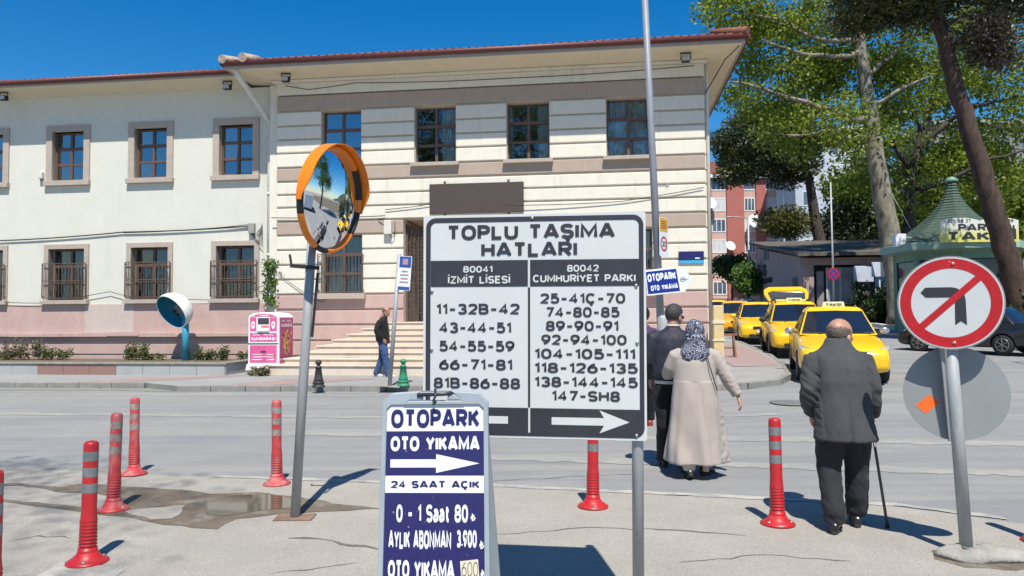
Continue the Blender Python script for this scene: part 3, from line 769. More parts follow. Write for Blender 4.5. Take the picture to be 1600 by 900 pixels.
m = MB(); m.tube([(.05, -.08, -.16), (.10, -.09, -.25), (.17, -.06, -.22), (.2, -.05, -.05), (.19, -.04, .2)], .012, 6); m.tube([(-.3, -.02, .28), (-.1, -.08, .26), (0, -.08, .24)], .012, 6); m.build('cable_loop', MATS['black_metal'], t)
t = thing('junction_box', 'grey tangled cable box on the pale wing near the downpipe', 'junction box', SB(-7.78, WY - .01, 4.2), -Q)
m = MB(); m.box(-.09, .09, -.12, 0, -.15, .15); m.build('box_body', pm('grey_box', (.30, .29, .27), rough=.6), t, bevel=.01)
m = MB(); rr = random.Random(3)
for k in range(6): m.tube([(.05 * math.sin(k), -.06, -.14), (.1 + .05 * k, -.08, -.35 - .04 * k), (.16 + .03 * k, -.05, -.1 + .03 * k), (.3, -.03, .05 * k - .1)], .008, 5)
m.build('cable_loop', MATS['black_metal'], t)
t = thing('wall_vent', 'little cream box on wall beside the lower corner of upper window', 'wall box', SB(-14.66, WY - .01, 5.98), -Q)
m = MB(); m.box(-.06, .06, -.12, 0, -.1, .12); m.build('box_body', MATS['box_plastic'], t, bevel=.02)
m = MB(); m.tube([(0, -.06, -.1), (0, -.06, -.17)], .03, 8); m.build('spout', MATS['grey_box'], t)
def cable(pts, r_, label, name='wall_cable', grp=None):
    m = MB(); out = []
    for p, q in zip(pts[:-1], pts[1:]):
        for k in range(8):
            t_ = k / 8; v = Vector(p).lerp(Vector(q), t_); v.z -= .06 * 4 * t_ * (1 - t_) * (Vector(q) - Vector(p)).length * .12; out.append(SB(*v))
    out.append(SB(*pts[-1])); m.tube(out, r_, 6)
    return tag(m.build(name, MATS['black_metal']), label, 'cable', grp)
cable([(-20, WY - .05, 3.9), (-16, WY - .05, 4.0), (-11.9, WY - .05, 4.18), (-7.85, WY - .05, 4.27)], .018, 'thick dark cable drooping along the pale wing wall above the barred windows')
cable([(-11.9, WY - .05, 4.16), (-9.4, WY - .06, 4.22), (-7.85, WY - .05, 4.32)], .012, 'thin cable just above the thick one ending at the tangled box')
cable([(-16, WY - .08, 2.1), (-14.7, WY - .08, 2.05), (-12.3, WY - .08, 2.38), (-11.8, WY - .08, 2.25), (-9.2, WY - .08, 2.1), (-7.4, WY - .08, 2.5)], .009, 'thin cable sagging between the sills of the barred wing windows')
cable([(-7.0, -.04, 4.45), (-5.2, -.04, 4.42), (-3.6, -.04, 4.43)], .012, 'dark cable running behind the convex mirror to the entrance box')
cable([(-3.6, -.04, 4.6), (-2.3, -.04, 4.72), (.4, -.08, 4.62), (3, -.04, 4.66), (5.2, -.04, 4.98)], .010, 'thin cable crossing the wall just below the brown board')
cable([(-7.0, -.04, 3.0), (-6.2, -.04, 2.4), (-5.5, -.04, 2.0), (-4.9, -.04, 2.35)], .008, 'thin cable dangling under the barred window beside the steps')
cable([(-6.6, -.02, 8.30), (-5.9, -.02, 8.15), (-4.5, -.02, 8.28), (0, -.02, 8.2), (5, -.02, 8.3)], .010, 'thin cable clipped along the frieze under the eave')
cable([(PX1 + .03, .05, 7.55), (PX1 + .5, -.4, 8.3), (PX1 + .8, -.8, 8.5)], .014, 'dark cable slanting from the wall corner up to the eave tip')
cable([(PX1 + 1.0, 1.0, 8.5), (PX1 + 1.12, 1.05, 8.3), (PX1 + 1.15, 1.1, 7.9)], .03, 'short pale pipe hanging off the side eave against the trees')
t = thing('street_plate', 'small dark blue plate on the wall behind the arrow sign', 'plate', SB(4.85, -.02, 3.05), -Q)
m = MB(); m.box(-.33, .33, -.02, 0, -.02, .22); m.build('panel', pm('plate_navy', (.012, .014, .10), rough=.4), t)
m = MB(); m.box(-.33, .33, -.022, 0, -.10, -.022); m.build('stripe', pm('plate_cyan', (.05, .35, .6), rough=.4), t)
m = MB(); m.box(.1, .22, -.023, -.0205, .02, .05); m.build('lettering', pm('white_paint', (.8, .8, .8), rough=.5, var=.03), t)

# planter wall in front of the wing
gran = pm('grey_granite', (.34, .355, .35), rough=.6, var=.12, scale=40, bump=.05)
mixcol(gran, noise_mask(gran, 1.4, .5, .72, stretch=(1, 1, .8), detail=8), (.26, .265, .25), .6)
redgran = pm('red_granite', (.26, .15, .125), rough=.6, var=.2, scale=40)
pl = thing('planter_wall', 'low granite planter wall with two reddish slabs along the wing', 'planter', SB(0, 0, 0), -Q)
PLY0, PLX1 = -2.66, -6.95
m = MB(); m2 = MB(); cap_ = MB(); x = -24.0; k = 0
while x < PLX1 - .01:
    L = .74
    x2 = min(PLX1, x + L); tg = m2 if (-11.95 < x + L / 2 < -10.3) else m
    tg.box(x + .004, x2 - .004, PLY0, PLY0 + .2, .0, .385); x = x2; k += 1
for j in range(4): m.box(PLX1 - .2, PLX1, PLY0 + .21 + j * .66, PLY0 + .21 + j * .66 + .65, 0, .385)
cap_.box(-24, PLX1 + .03, PLY0 - .03, PLY0 + .24, .388, .44); cap_.box(PLX1 - .24, PLX1 + .03, PLY0 + .241, WY - .2, .388, .44)
m.build('wall_slab', gran, pl, bevel=.006); m2.build('red_slab', redgran, pl, bevel=.006); cap_.build('coping', pm('coping_stone', (.22, .21, .18), rough=.8, var=.25, scale=8), pl, bevel=.01)
s_ = MB(); s_.box(-24, PLX1 - .25, PLY0 + .25, WY - .17, .0, .36); s_.build('soil', soil, pl)
# ================================================================== STREET FURNITURE
galv = pm('galvanised_steel', (.345, .36, .365), rough=.55, var=.14, scale=9, metal=.15, bump=.08, bscale=30, stretch=(1, 1, .3))
mixcol(galv, noise_mask(galv, 14, .62, .75, stretch=(1, 1, .25)), (.22, .215, .20), .6)
greyback = pm('grey_sign_back', (.255, .27, .275), rough=.55, var=.06, scale=5, metal=.2)
signwhite = pm('sign_white', (.57, .59, .595), rough=.45, var=.03, scale=5)
mixcol(signwhite, noise_mask(signwhite, 3, .60, .75, detail=8), (.55, .57, .56), .5)
n_ = signwhite.node_tree
signblack = pm('sign_dark_grey', (.032, .033, .042), rough=.45, var=.15, scale=6)
bolt_m = pm('bolt_steel', (.4, .4, .4), rough=.4, metal=.8)
concrete = pm('concrete', (.29, .275, .245), rough=.9, var=.18, scale=9, bump=.6, bscale=30)

# ---- bus line board
BS = 1.205
bs = thing('bus_line_sign', 'large white and black bus line board TOPLU TAŞIMA HATLARI on two poles', 'sign', (.10, 4.0, 0), -R(8.0), ry=R(0.35))
ZT = 2.145
def bmap(u, v, y=-.008): return (u * BS - BS / 2, y, ZT - v * BS)
def rrect(u0, u1, v0, v1, r_, n=6):
    p = []
    for (cu, cv, a0) in ((u1 - r_, v0 + r_, -90), (u1 - r_, v1 - r_, 0), (u0 + r_, v1 - r_, 90), (u0 + r_, v0 + r_, 180)):
        for k in range(n + 1):
            a = R(a0 + 90 * k / n); p.append((cu + r_ * math.cos(a), cv + r_ * math.sin(a)))
    return p
def plate(mb, u0, u1, v0, v1, y0, y1, mp, r_=.0, mat=0):
    poly = rrect(u0, u1, v0, v1, r_) if r_ else [(u0, v0), (u1, v0), (u1, v1), (u0, v1)]
    mb.prism(poly, y0, y1, lambda u, v, d: mp(u, v, d), mat)
m = MB(); plate(m, 0, 1, 0, 1, .0, -.006, bmap, .012); m.build('panel', signwhite, bs)
m = MB()
# dark frame as a ring with rounded corners
o_ = rrect(.012, .990, .012, .990, .045); i_ = rrect(.034, .970, .034, .975, .025)
nn = len(o_); m.add([bmap(*p) for p in o_] + [bmap(*p) for p in i_], [(k, nn + k, nn + (k + 1) % nn, (k + 1) % nn) for k in range(nn)])
m.build('border', signblack, bs)
def flat(mb, u0, u1, v0, v1, mp, y): mb.add([mp(u0, v0, y), mp(u1, v0, y), mp(u1, v1, y), mp(u0, v1, y)], [(0, 3, 2, 1)])
m = MB()
flat(m, .0345, .480, .207, .325, bmap, -.0084); flat(m, .490, .9695, .207, .325, bmap, -.0084)
flat(m, .480, .490, .330, .862, bmap, -.0084)
flat(m, .0345, .481, .866, .9745, bmap, -.0084); flat(m, .490, .9695, .866, .9745, bmap, -.0084)
m.build('dark_field', signblack, bs)
m = MB(); Y1 = -.0090
def txH(mb, s, u0, u1, v0, v1, mp, y, bold):
    """cap height is v0..v1; accents and cedillas go beyond it"""
    letter_h(mb, s, (u0 + u1) / 2, -v1, v1 - v0, lambda u, v: mp(u, -v, y), bold, wmax=u1 - u0)
def tline(parent, mat, *a, name='lettering'):
    m_ = MB(); txH(m_, *a); return m_.build(name, mat, parent)
tline(bs, signblack, 'TOPLU TAŞIMA', .110, .867, .047, .114, bmap, Y1, .225)
tline(bs, signblack, 'HATLARI', .268, .70, .127, .193, bmap, Y1, .225)
for s, u0, u1, v0, v1 in (('11-32B-42', .06, .443, .402, .450), ('43-44-51', .075, .405, .486, .534), ('54-55-59', .075, .42, .569, .617), ('66-71-81', .075, .41, .652, .700), ('81B-86-88', .05, .445, .735, .783),
                          ('25-41Ç-70', .535, .91, .357, .402), ('74-80-85', .56, .885, .418, .463), ('89-90-91', .56, .88, .479, .524), ('92-94-100', .54, .915, .540, .585), ('104-105-111', .508, .952, .602, .647),
                          ('118-126-135', .508, .962, .664, .709), ('138-144-145', .508, .962, .726, .771), ('147-SH8', .585, .885, .787, .832)):
    tline(bs, signblack, s, u0, u1, v0, v1, bmap, Y1, .20)
m = MB()
for s, u0, u1, v0, v1 in (('80041', .185, .32, .232, .262), ('İZMİT LİSESİ', .115, .40, .277, .312), ('80042', .655, .795, .231, .262), ('CUMHURİYET PARKI', .503, .955, .274, .308)):
    tline(bs, signwhite, s, u0, u1, v0, v1, bmap, Y1, .20)
def arrow(mb, u0, u1, uh, vc, hs_, hh, mp, y): 
    p = [(u0, vc - hs_), (uh, vc - hs_), (uh - .02 * (1 if u1 > u0 else -1), vc - hh), (u1, vc), (uh - .02 * (1 if u1 > u0 else -1), vc + hh), (uh, vc + hs_), (u0, vc + hs_)]
    mb.add([mp(a, b, y) for a, b in p], [(0, 1, 5, 6), (1, 2, 3), (1, 3, 5), (3, 4, 5)])
m = MB(); arrow(m, .585, .925, .815, .921, .0165, .050, bmap, Y1); m.build('arrow', signwhite, bs)
m = MB(); arrow(m, .39, .08, .18, .921, .0165, .050, bmap, Y1); m.build('arrow', signwhite, bs)
for u, v in ((.04, .345), (.957, .325), (.96, .575), (.04, .61), (.955, .978), (.5, .02)): m = MB(); m.ball(bmap(u, v, -.010), (.010, .006, .010), 10, 6); m.build('bolt', bolt_m, bs)
for sx in (-1, 1):
    m = MB(); m.tube([(sx * .555, .045, 0), (sx * .555, .045, ZT - .02)], .0305, 16); m.build('pole', galv, bs)
m = MB()
for v in (.15, .85): m.box(-.57, .57, .001, .016, ZT - v * BS - .02, ZT - v * BS + .02)
m.build('rail', galv, bs)

# ---- A-board
ab_grey = pm('grey_plastic_frame', (.30, .345, .38), rough=.5, var=.07, scale=6)
ab_blue = pm('board_navy_blue', (.021, .018, .105), rough=.3, var=.12, scale=30)
mixcol(ab_blue, noise_mask(ab_blue, 55, .70, .74, detail=3), (.5, .5, .6), .5)
ab_white = pm('board_white', (.74, .75, .76), rough=.35, var=.03, scale=8)
ab = thing('pavement_sign', 'grey framed A board OTOPARK with white and navy price panel', 'A-board', (-.335, 3.38, 0), -R(4.5), ry=R(-.6))
AW, AH = .51, 1.27; LEAN = R(7)
def amap(u, v, y=0.):   # u from left edge, v down from top, metres; y behind the face
    z = AH - .002 - v * .935
    return ((u - AW / 2) * .94, y * math.cos(LEAN) - .17 + (z * math.sin(LEAN)) * 1.0, z * math.cos(LEAN) + 0.0)
m = MB()
outer = [(.0, .055), (.045, .008), (.18, .0), (.34, .0), (.465, .008), (.51, .055), (.522, 1.345), (-.012, 1.345)]
inner = [(.022, .085), (.042, .066), (.10, .066), (.40, .066), (.468, .066), (.488, .085), (.495, 1.20), (.015, 1.20)]
v = [amap(*p, -.008) for p in outer] + [amap(*p, -.008) for p in inner] + [amap(*p, .02) for p in outer] + [amap(*p, .004) for p in inner]; nn = 8
# frame front ring is bridged around the carrying slot
slot = rrect(.185, .325, .012, .045, .012, 3)
f = [(k, nn + k, nn + (k + 1) % nn, (k + 1) % nn) for k in range(nn) if k != 2]
f += [(k, (k + 1) % nn, 2 * nn + (k + 1) % nn, 2 * nn + k) for k in range(nn)]
f += [(nn + k, 3 * nn + k, 3 * nn + (k + 1) % nn, nn + (k + 1) % nn) for k in range(nn)]
m.add(v, f)
# top bar with the slot cut through
ns = len(slot)
def topbar(y):
    q = bmesh.new()
    return q
P0 = [(.18, .0), (.34, .0), (.40, .066), (.10, .066)]
m.prism([(.18, .0), (.34, .0), (.345, .012), (.165, .012)], -.008, .02, amap); m.prism([(.165, .012), (.195, .012), (.195, .044), (.12, .044)], -.008, .02, amap)
m.prism([(.315, .012), (.345, .012), (.385, .044), (.315, .044)], -.008, .02, amap); m.prism([(.12, .044), (.385, .044), (.40, .066), (.10, .066)], -.008, .02, amap)
m.build('frame', ab_grey, ab, bevel=.006)
m = MB(); m.add([amap(u, v_, .0025) for u, v_ in inner], [tuple(range(7, -1, -1))]); m.build('panel', ab_blue, ab)
m = MB(); YB = .0015
m.add([amap(u, v_, YB) for u, v_ in [(.023, .0855), (.0425, .067), (.4675, .067), (.487, .0855), (.4885, .190), (.0205, .190)]], [(5, 4, 3, 2, 1, 0)])
flat(m, .0185, .4905, .398, .477, amap, YB)
m.add([amap(u, v_, YB) for u, v_ in [(.042, .322), (.262, .322), (.262, .298), (.468, .341), (.262, .385), (.262, .360), (.042, .360)]], [(0, 6, 5, 1), (1, 5, 4), (1, 4, 3), (1, 3, 2)])
m.build('white_field', ab_white, ab)
m = MB(); YC = .0008
YC = YC
tline(ab, ab_blue, 'OTOPARK', .042, .470, .086, .176, amap, YC, .26)
tline(ab, ab_blue, '24 SAAT AÇIK', .046, .470, .421, .456, amap, YC, .25)
tline(ab, ab_white, 'OTO YIKAMA', .042, .470, .214, .284, amap, YC, .26)
tline(ab, ab_white, '0 - 1 Saat 80', .075, .415, .530, .612, amap, YC, .22)
tline(ab, ab_white, '₺', .425, .452, .568, .605, amap, YC, .16)
tline(ab, ab_white, 'AYLIK ABONMAN', .040, .336, .648, .732, amap, YC, .23)
tline(ab, ab_white, '3.900', .362, .456, .645, .725, amap, YC, .25)
tline(ab, ab_white, '₺', .466, .492, .690, .730, amap, YC, .16)
tline(ab, ab_white, 'OTO YIKAMA', .040, .352, .782, .866, amap, YC, .25)
tline(ab, ab_white, '₺', .472, .497, .818, .860, amap, YC, .16)
m = MB(); m.add([amap(u, v_, YC) for u, v_ in [(.378, .785), (.462, .775), (.468, .858), (.384, .864)]], [(3, 2, 1, 0)]); m.build('price_sticker', pm('cream_tape', (.62, .57, .44), rough=.6, var=.06, scale=20), ab)
m = MB(); txH(m, '600', .386, .462, .788, .852, amap, .0002, .07); m.build('pen_lettering', signblack, ab)
m = MB()
bl = [(p[0], p[1]) for p in outer]
m.prism([(.03, .05), (.48, .05), (.535, 1.27), (-.025, 1.27)], 0, .03, lambda u, v_, d: (u - AW / 2, .20 - (AH - v_) * math.sin(LEAN) * 1.25 + d, (AH - v_) * math.cos(LEAN)))
m.build('back_leaf', ab_grey, ab)
m = MB(); m.tube([amap(.255, -.01, 0), amap(.262, .02, -.03), amap(.25, .045, -.02), amap(.258, .06, -.025)], .006, 6); m.tube([amap(.17, .018, -.01), amap(.30, .013, -.02), amap(.345, .01, 0)], .008, 6); m.build('chain', signblack, ab)

# ---- flexible traffic posts
red_pl = pm('red_plastic', (.43, .016, .020), rough=.4, var=.15, scale=7)
mixcol(red_pl, noise_mask(red_pl, 9, .58, .75, detail=8, stretch=(1, 1, .4)), (.40, .12, .11), .55)
red_old = pm('faded_red_plastic', (.44, .04, .045), rough=.55, var=.2, scale=9)
mixcol(red_old, noise_mask(red_old, 11, .45, .68, detail=8, stretch=(1, 1, .4)), (.40, .22, .20), .75)
for _m in (red_pl, red_old): mixcol(_m, noise_mask(_m, 16, .60, .70, detail=9, stretch=(1, 1, .5), loc=(3, 1, 7)), (.14, .05, .045), .6)
silver = pm('grey_reflective_band', (.21, .23, .235), rough=.35, var=.18, scale=30, metal=.3)
silver_old = pm('scuffed_reflective_band', (.25, .235, .21), rough=.5, var=.35, scale=16)
mixcol(silver_old, noise_mask(silver_old, 14, .5, .6, detail=6), (.45, .06, .06), .8)
def flex_post(x, y, old, label, lean=(0, 0), h_=.80, rz=0):
    t = thing('traffic_post', label, 'traffic post', (x, y, gz(x, y) + .004), rz, 'red flexible traffic posts along the road edge', rx=R(lean[1]), ry=R(lean[0]))
    rm = red_old if old else red_pl; k = h_ / .8
    m = MB()
    prof = [(.046, .145)]
    prof = [(.060, .06), (.058, .10)]
    z = .10
    for q in range(8): prof += [(.0565 - q * .0005, z), (.050, z + .006), (.050, z + .012), (.0562 - q * .0005, z + .018)]; z += .0225
    prof += [(.050, z + .005), (.0455, .34), (.0455, .772), (.043, .786), (.034, .795), (.012, .80)]
    m.lathe([(a, b * k) for a, b in prof], 22); m.build('post', rm, t)
    for z0 in (.67, .565, .46):
        m = MB(); m.lathe([(.0463, z0 * k), (.0463, (z0 + .062) * k)], 22, cap=False); m.build('reflective_band', silver_old if old else silver, t)
    m = MB(); m.lathe([(.128, .0), (.128, .012), (.110, .024), (.075, .045), (.061, .075), (.02, .075)], 28)
    m.build('base', rm, t)
    for q in range(3): a = q * 2.1 + .8; m = MB(); m.ball((.098 * math.cos(a), .098 * math.sin(a), .028), (.013, .013, .009), 8, 5); m.build('anchor_bolt', bolt_m, t)
    return t
flex_post(-2.78, 4.90, False, 'bright red traffic post standing closest to the pale painted ground patch', (1.2, 0), .79)
flex_post(-3.32, 6.22, True, 'scuffed red traffic post in the wet mud beside the puddle', (1.6, 0), .80, 1)
flex_post(-3.85, 7.60, True, 'most faded red traffic post, leaning, at the road edge beyond the puddle', (2.6, 0), .78, 2)
flex_post(-2.25, 7.13, True, 'scuffed red traffic post at the road edge just beside the mirror pole', (.6, 0), .80, 3)
flex_post(.66, 6.22, False, 'red traffic post mostly hidden behind the bus line board', (-1.0, 0), .80, 4)
flex_post(2.0, 5.68, False, 'clean red traffic post right beside the old man with the cane', (-1.2, 0), .80, 5)
flex_post(3.66, 5.20, False, 'red traffic post beside the no left turn sign footing', (-.5, 0), .80, 6)
flex_post(-2.735, 3.93, False, 'red traffic post nearest the camera, cut off by the photo edge', (.5, 0), .80, 7)

# ---- cast bollards
def cast_bollard(x, y, mat, label):
    t = thing('cast_bollard', label, 'bollard', (x, y, gz(x, y) + .12), 0, 'small cast bollards on the pavement edge'); t.scale = (1.15, 1.15, 1.0)
    m = MB(); m.lathe([(.125, 0), (.125, .025), (.10, .045), (.105, .085), (.115, .10), (.085, .125), (.02, .125)], 8); m.build('foot', mat, t, bevel=.006)
    m = MB(); m.lathe([(.082, .126), (.088, .15), (.075, .19), (.052, .40), (.06, .405), (.06, .43), (.035, .44), (.030, .465), (.01, .465)], 16); m.build('shaft', mat, t)
    m = MB(); m.ball((0, 0, .515), .058, 16, 10); m.build('ball', mat, t)
cast_bollard(-4.05, 15.55, pm('black_cast_iron', (.035, .034, .034), rough=.5, var=.2, scale=14, bump=.15), 'small black cast bollard with ball top in front of steps')
cast_bollard(-2.30, 15.68, pm('green_cast_iron', (.03, .22, .12), rough=.5, var=.2, scale=14, bump=.15), 'small green cast bollard with ball top beside the bus stop pole')

# ---- convex mirror
orange = pm('orange_plastic', (.80, .205, .006), rough=.35, var=.05, scale=5)
mirror_m = bpy.data.materials.new('mirror_face'); mirror_m.use_nodes = True
_b = mirror_m.node_tree.nodes['Principled BSDF']; _b.inputs['Metallic'].default_value = 1; _b.inputs['Roughness'].default_value = .01; _b.inputs['Base Color'].default_value = (.88, .9, .92, 1)
cm_ = thing('convex_mirror', 'orange hooded convex traffic mirror on a leaning grey pole', 'traffic mirror', (-1.73, 5.94, .004))
top = Vector((.145, .02, 2.62))
m = MB(); m.tube([(0, 0, 0), tuple(top)], .0375, 18); m.build('pole', galv, cm_)
m = MB(); m.box(-.15, .15, -.09, .09, 0, .012); m.build('base_plate', pm('rusty_plate', (.20, .13, .09), rough=.9, var=.3, scale=12, bump=.3), cm_, bevel=.004)
AZ = R(71); nrm = Vector((math.sin(AZ) * math.cos(R(7)), -math.cos(AZ) * math.cos(R(7)), -math.sin(R(7))))
mx_ = Vector((math.cos(AZ), math.sin(AZ), 0)); my_ = nrm.cross(mx_) * -1
if my_.z < 0: my_ = -my_
MC = Vector((.285, -.02, 2.53)); MR = .405
def mm(x, y, z): return MC + mx_ * x + my_ * y + nrm * z
m = MB(); rings = []
for k in range(13):
    t_ = k / 12 * .40; rr_ = MR * math.sin(t_) / math.sin(.40); zz_ = (math.cos(t_) - math.cos(.40)) * MR / math.sin(.40) * .75
    rings.append([mm(max(rr_, .001) * math.cos(2 * math.pi * q / 48), max(rr_, .001) * math.sin(2 * math.pi * q / 48), zz_) for q in range(48)])
m.loft(rings[::-1], 0, False); mf_ = m.build('mirror_face', mirror_m, cm_)
m = MB(); rings = []
for k in range(9):
    a = 2 * math.pi * k / 8; rings.append([mm((MR + .010 + .022 * math.cos(a)) * math.cos(2 * math.pi * q / 48), (MR + .010 + .022 * math.cos(a)) * math.sin(2 * math.pi * q / 48), .0 + .03 * math.sin(a)) for q in range(48)])
m.loft(rings, 0, False)
blk = pm('black_rubber', (.015, .015, .016), rough=.6)
for i in range(len(m.f)):
    q = i % 48
    if q in (1, 2, 3, 4, 5, 43, 44, 45, 46) or 20 <= q <= 26 or 33 <= q <= 35: m.m[i] = 1
m.build('rim', [orange, blk], cm_)
m = MB(); a0, a1 = R(-8), R(188); inn = []; n_ = 40
for k in range(n_ + 1):
    a = a0 + (a1 - a0) * k / n_; e_ = min(1, min(k, n_ - k) / 5.0); dp_ = .03 + .062 * sstep(e_)
    for rad, z in ((MR + .034, -.02), (MR + .040, dp_), (MR + .032, dp_), (MR + .026, -.02)):
        inn.append(mm(rad * math.cos(a), rad * math.sin(a), z))
f = []
for k in range(n_):
    for j in range(4): f.append((4 * k + j, 4 * k + (j + 1) % 4, 4 * k + 4 + (j + 1) % 4, 4 * k + 4 + j))
f += [(0, 1, 2, 3), (4 * n_ + 3, 4 * n_ + 2, 4 * n_ + 1, 4 * n_)]
m.add(inn, f, 0, False); m.build('hood', orange, cm_, sharp=40)
m = MB(); m.lathe([(.001, -.10), (.12, -.10), (.30, -.06), (MR, -.005)], 32, M=Matrix((( *mx_, 0), (*my_, 0), (*nrm, 0), (0, 0, 0, 1))).transposed() if False else Matrix.Translation(MC) @ Matrix((mx_, my_, nrm)).transposed().to_4x4(), cap=True)
m.build('back_shell', orange, cm_)
m = MB(); m.bar(top - Vector((0, 0, .16)), mm(0, -.05, -.09), .05, .03); m.bar(top - Vector((0, 0, .06)), mm(0, .05, -.09), .05, .03); m.build('bracket', galv, cm_)
m = MB(); zb = 1.98
m.bar((.11 - .15, -.02, zb + .02), (.11 + .08, -.02, zb), .02, .03); m.bar((.11 - .14, -.02, zb + .02), (.11 - .155, -.02, zb + .11), .015); m.bar((.11 + .07, -.02, zb - .04), (.11 + .02, 0, zb - .55), .018)
m.build('clamp', blk, cm_)

# ---- no left turn sign
nl = thing('no_left_turn_sign', 'round red and white no left turn sign over a grey disc on leaning pole', 'road sign', (2.97, 4.93, .06))
pb = Vector((0, 0, 0)); pt = Vector((-.088, .0, 1.72))
m = MB(); m.tube([(0.004, 0, -.06), tuple(pt)], .040, 18); m.build('pole', galv, nl)
sred = pm('sign_red', (.48, .012, .018), rough=.4, var=.12, scale=9)
mixcol(sred, noise_mask(sred, 22, .68, .72, detail=4), (.62, .35, .35), .5)
def disc_frame(c, az, pitch):
    n_ = Vector((math.sin(az) * math.cos(pitch), -math.cos(az) * math.cos(pitch), -math.sin(pitch))); x = Vector((math.cos(az), math.sin(az), 0)); y = n_.cross(x)
    if y.z < 0: y = -y
    return lambda u, v_, d=0.: c + x * u + y * v_ + n_ * d
uf = disc_frame(pt + Vector((-.012, -.065, -.12)), R(-25), R(3)); DR = .308
def disc(mb, r0, r1, d, fm, n=56, mat=0):
    if r0 <= 0:
        mb.add([fm(r1 * math.cos(2 * math.pi * k / n), r1 * math.sin(2 * math.pi * k / n), d) for k in range(n)], [tuple(range(n))], mat)
    else:
        v = [fm(q * math.cos(2 * math.pi * k / n), q * math.sin(2 * math.pi * k / n), d) for q in (r0, r1) for k in range(n)]
        mb.add(v, [(k, (k + 1) % n, n + (k + 1) % n, n + k) for k in range(n)], mat)
def rimdisc(mb, r_, d0, d1, fm, n=56):
    rings = [[fm(q * math.cos(2 * math.pi * k / n), q * math.sin(2 * math.pi * k / n), d) for k in range(n)] for q, d in ((r_ * .98, d0), (r_, d0), (r_, d1), (r_ * .975, d1))]
    mb.loft(rings, 0, True, False)
m = MB(); rimdisc(m, DR, -.028, 0, uf); m.build('disc', greyback, nl)
m = MB(); disc(m, 0, DR * .975, .0015, uf); m.build('white_face', signwhite, nl)
m = MB(); disc(m, DR * .735, DR * .945, .003, uf)
k_ = DR
def quad_uv(mb, pts, d, fm): mb.add([fm(a * k_, b * k_, d) for a, b in pts], [tuple(range(len(pts)))])
dx, dy = .60, .62; L_ = math.hypot(dx, dy); ux, uy = dx / L_, dy / L_; hw = .068
quad_uv(m, [(-.56 - uy * hw + .02, -.50 + ux * hw), (-.56 + uy * hw + .02, -.50 - ux * hw), (.53 + uy * hw, .53 - ux * hw), (.53 - uy * hw, .53 + ux * hw)], .0042, uf)
m.build('red_ring', sred, nl)
m = MB(); pts = [(-.55, .225), (-.46, .335), (.02, .335), (.12, .315), (.21, .255), (.265, .165), (.285, .05), (.30, -.47), (.19, -.385), (.085, -.47), (.085, .02), (.07, .08), (.02, .115), (-.04, .12), (-.455, .12)]
m.add([uf(a * k_, b * k_, .0032) for a, b in pts], [(0, 1, 14), (1, 2, 13, 14), (2, 3, 12, 13), (3, 4, 11, 12), (4, 5, 10, 11), (5, 6, 10), (6, 7, 8, 10), (8, 9, 10)])
m.build('arrow', signblack, nl)
m = MB()
for vv in (.84, -.84): m.ball(uf(.02, vv * DR, .006), (.010, .006, .010), 8, 5)
m.build('bolt', pm('cream_bolt', (.5, .42, .33), rough=.4), nl)
lf = disc_frame(pt * .60 + Vector((.045, .058, -.035)), R(-24), R(-4))
m = MB(); rimdisc(m, .312, -.004, .004, lf)
m.build('grey_disc', greyback, nl)
m = MB(); a = pt * .60 + Vector((-.03, .035, 0)); m.box(-.022, .022, -.012, .002, -.31, .31, 0, Matrix.Translation(pt * .60 + Vector((-.035, .018, -.035))) @ Matrix.Rotation(R(-4), 4, 'Y')); m.build('channel', greyback, nl)
m = MB(); k2 = .312; q_ = [(-.62 + .0, -.40), (-.34, -.14), (-.50 + .02, .02), (-.80 + .02, -.22)]
m.add([lf(a * k2 + .01, b * k2 - .02, .0055) for a, b in [(-.80, -.22), (-.60, -.40), (-.34, -.14), (-.54, .02)]], [(0, 1, 2, 3)]); m.build('orange_sticker', pm('orange_sticker', (.75, .13, .012), rough=.5, var=.2, scale=40), nl)
ft = thing('sign_footing', 'cracked lump of grey concrete at the base of the no left turn pole', 'footing', (3.05, 4.90, .004))
m = MB(); rr = random.Random(11); rings = []
ph = [rr.uniform(0, 6.28) for _ in range(5)]
for q, (sc, z) in enumerate(((1.0, 0), (1.0, .022), (.93, .045), (.72, .062), (.35, .070), (.02, .072))):
    rings.append([Vector((.27 * sc * math.cos(a) * (1 + .10 * math.sin(2 * a + ph[0]) + .06 * math.sin(3 * a + ph[1]) + .04 * math.sin(7 * a + ph[2])), .155 * sc * math.sin(a) * (1 + .08 * math.sin(3 * a + ph[3]) + .05 * math.sin(5 * a)), z + .008 * math.sin(4 * a + q))) for a in [2 * math.pi * k / 48 for k in range(48)]])
m.loft(rings); m.build('concrete_lump', concrete, ft)
m = MB(); m.tube([(-.17, .05, .066), (-.12, .02, .069), (-.13, -.03, .066), (-.09, -.07, .058), (-.10, -.11, .047), (-.08, -.14, .03)], [.003, .005, .006, .006, .005, .003], 5); m.build('crack', crackm, ft)

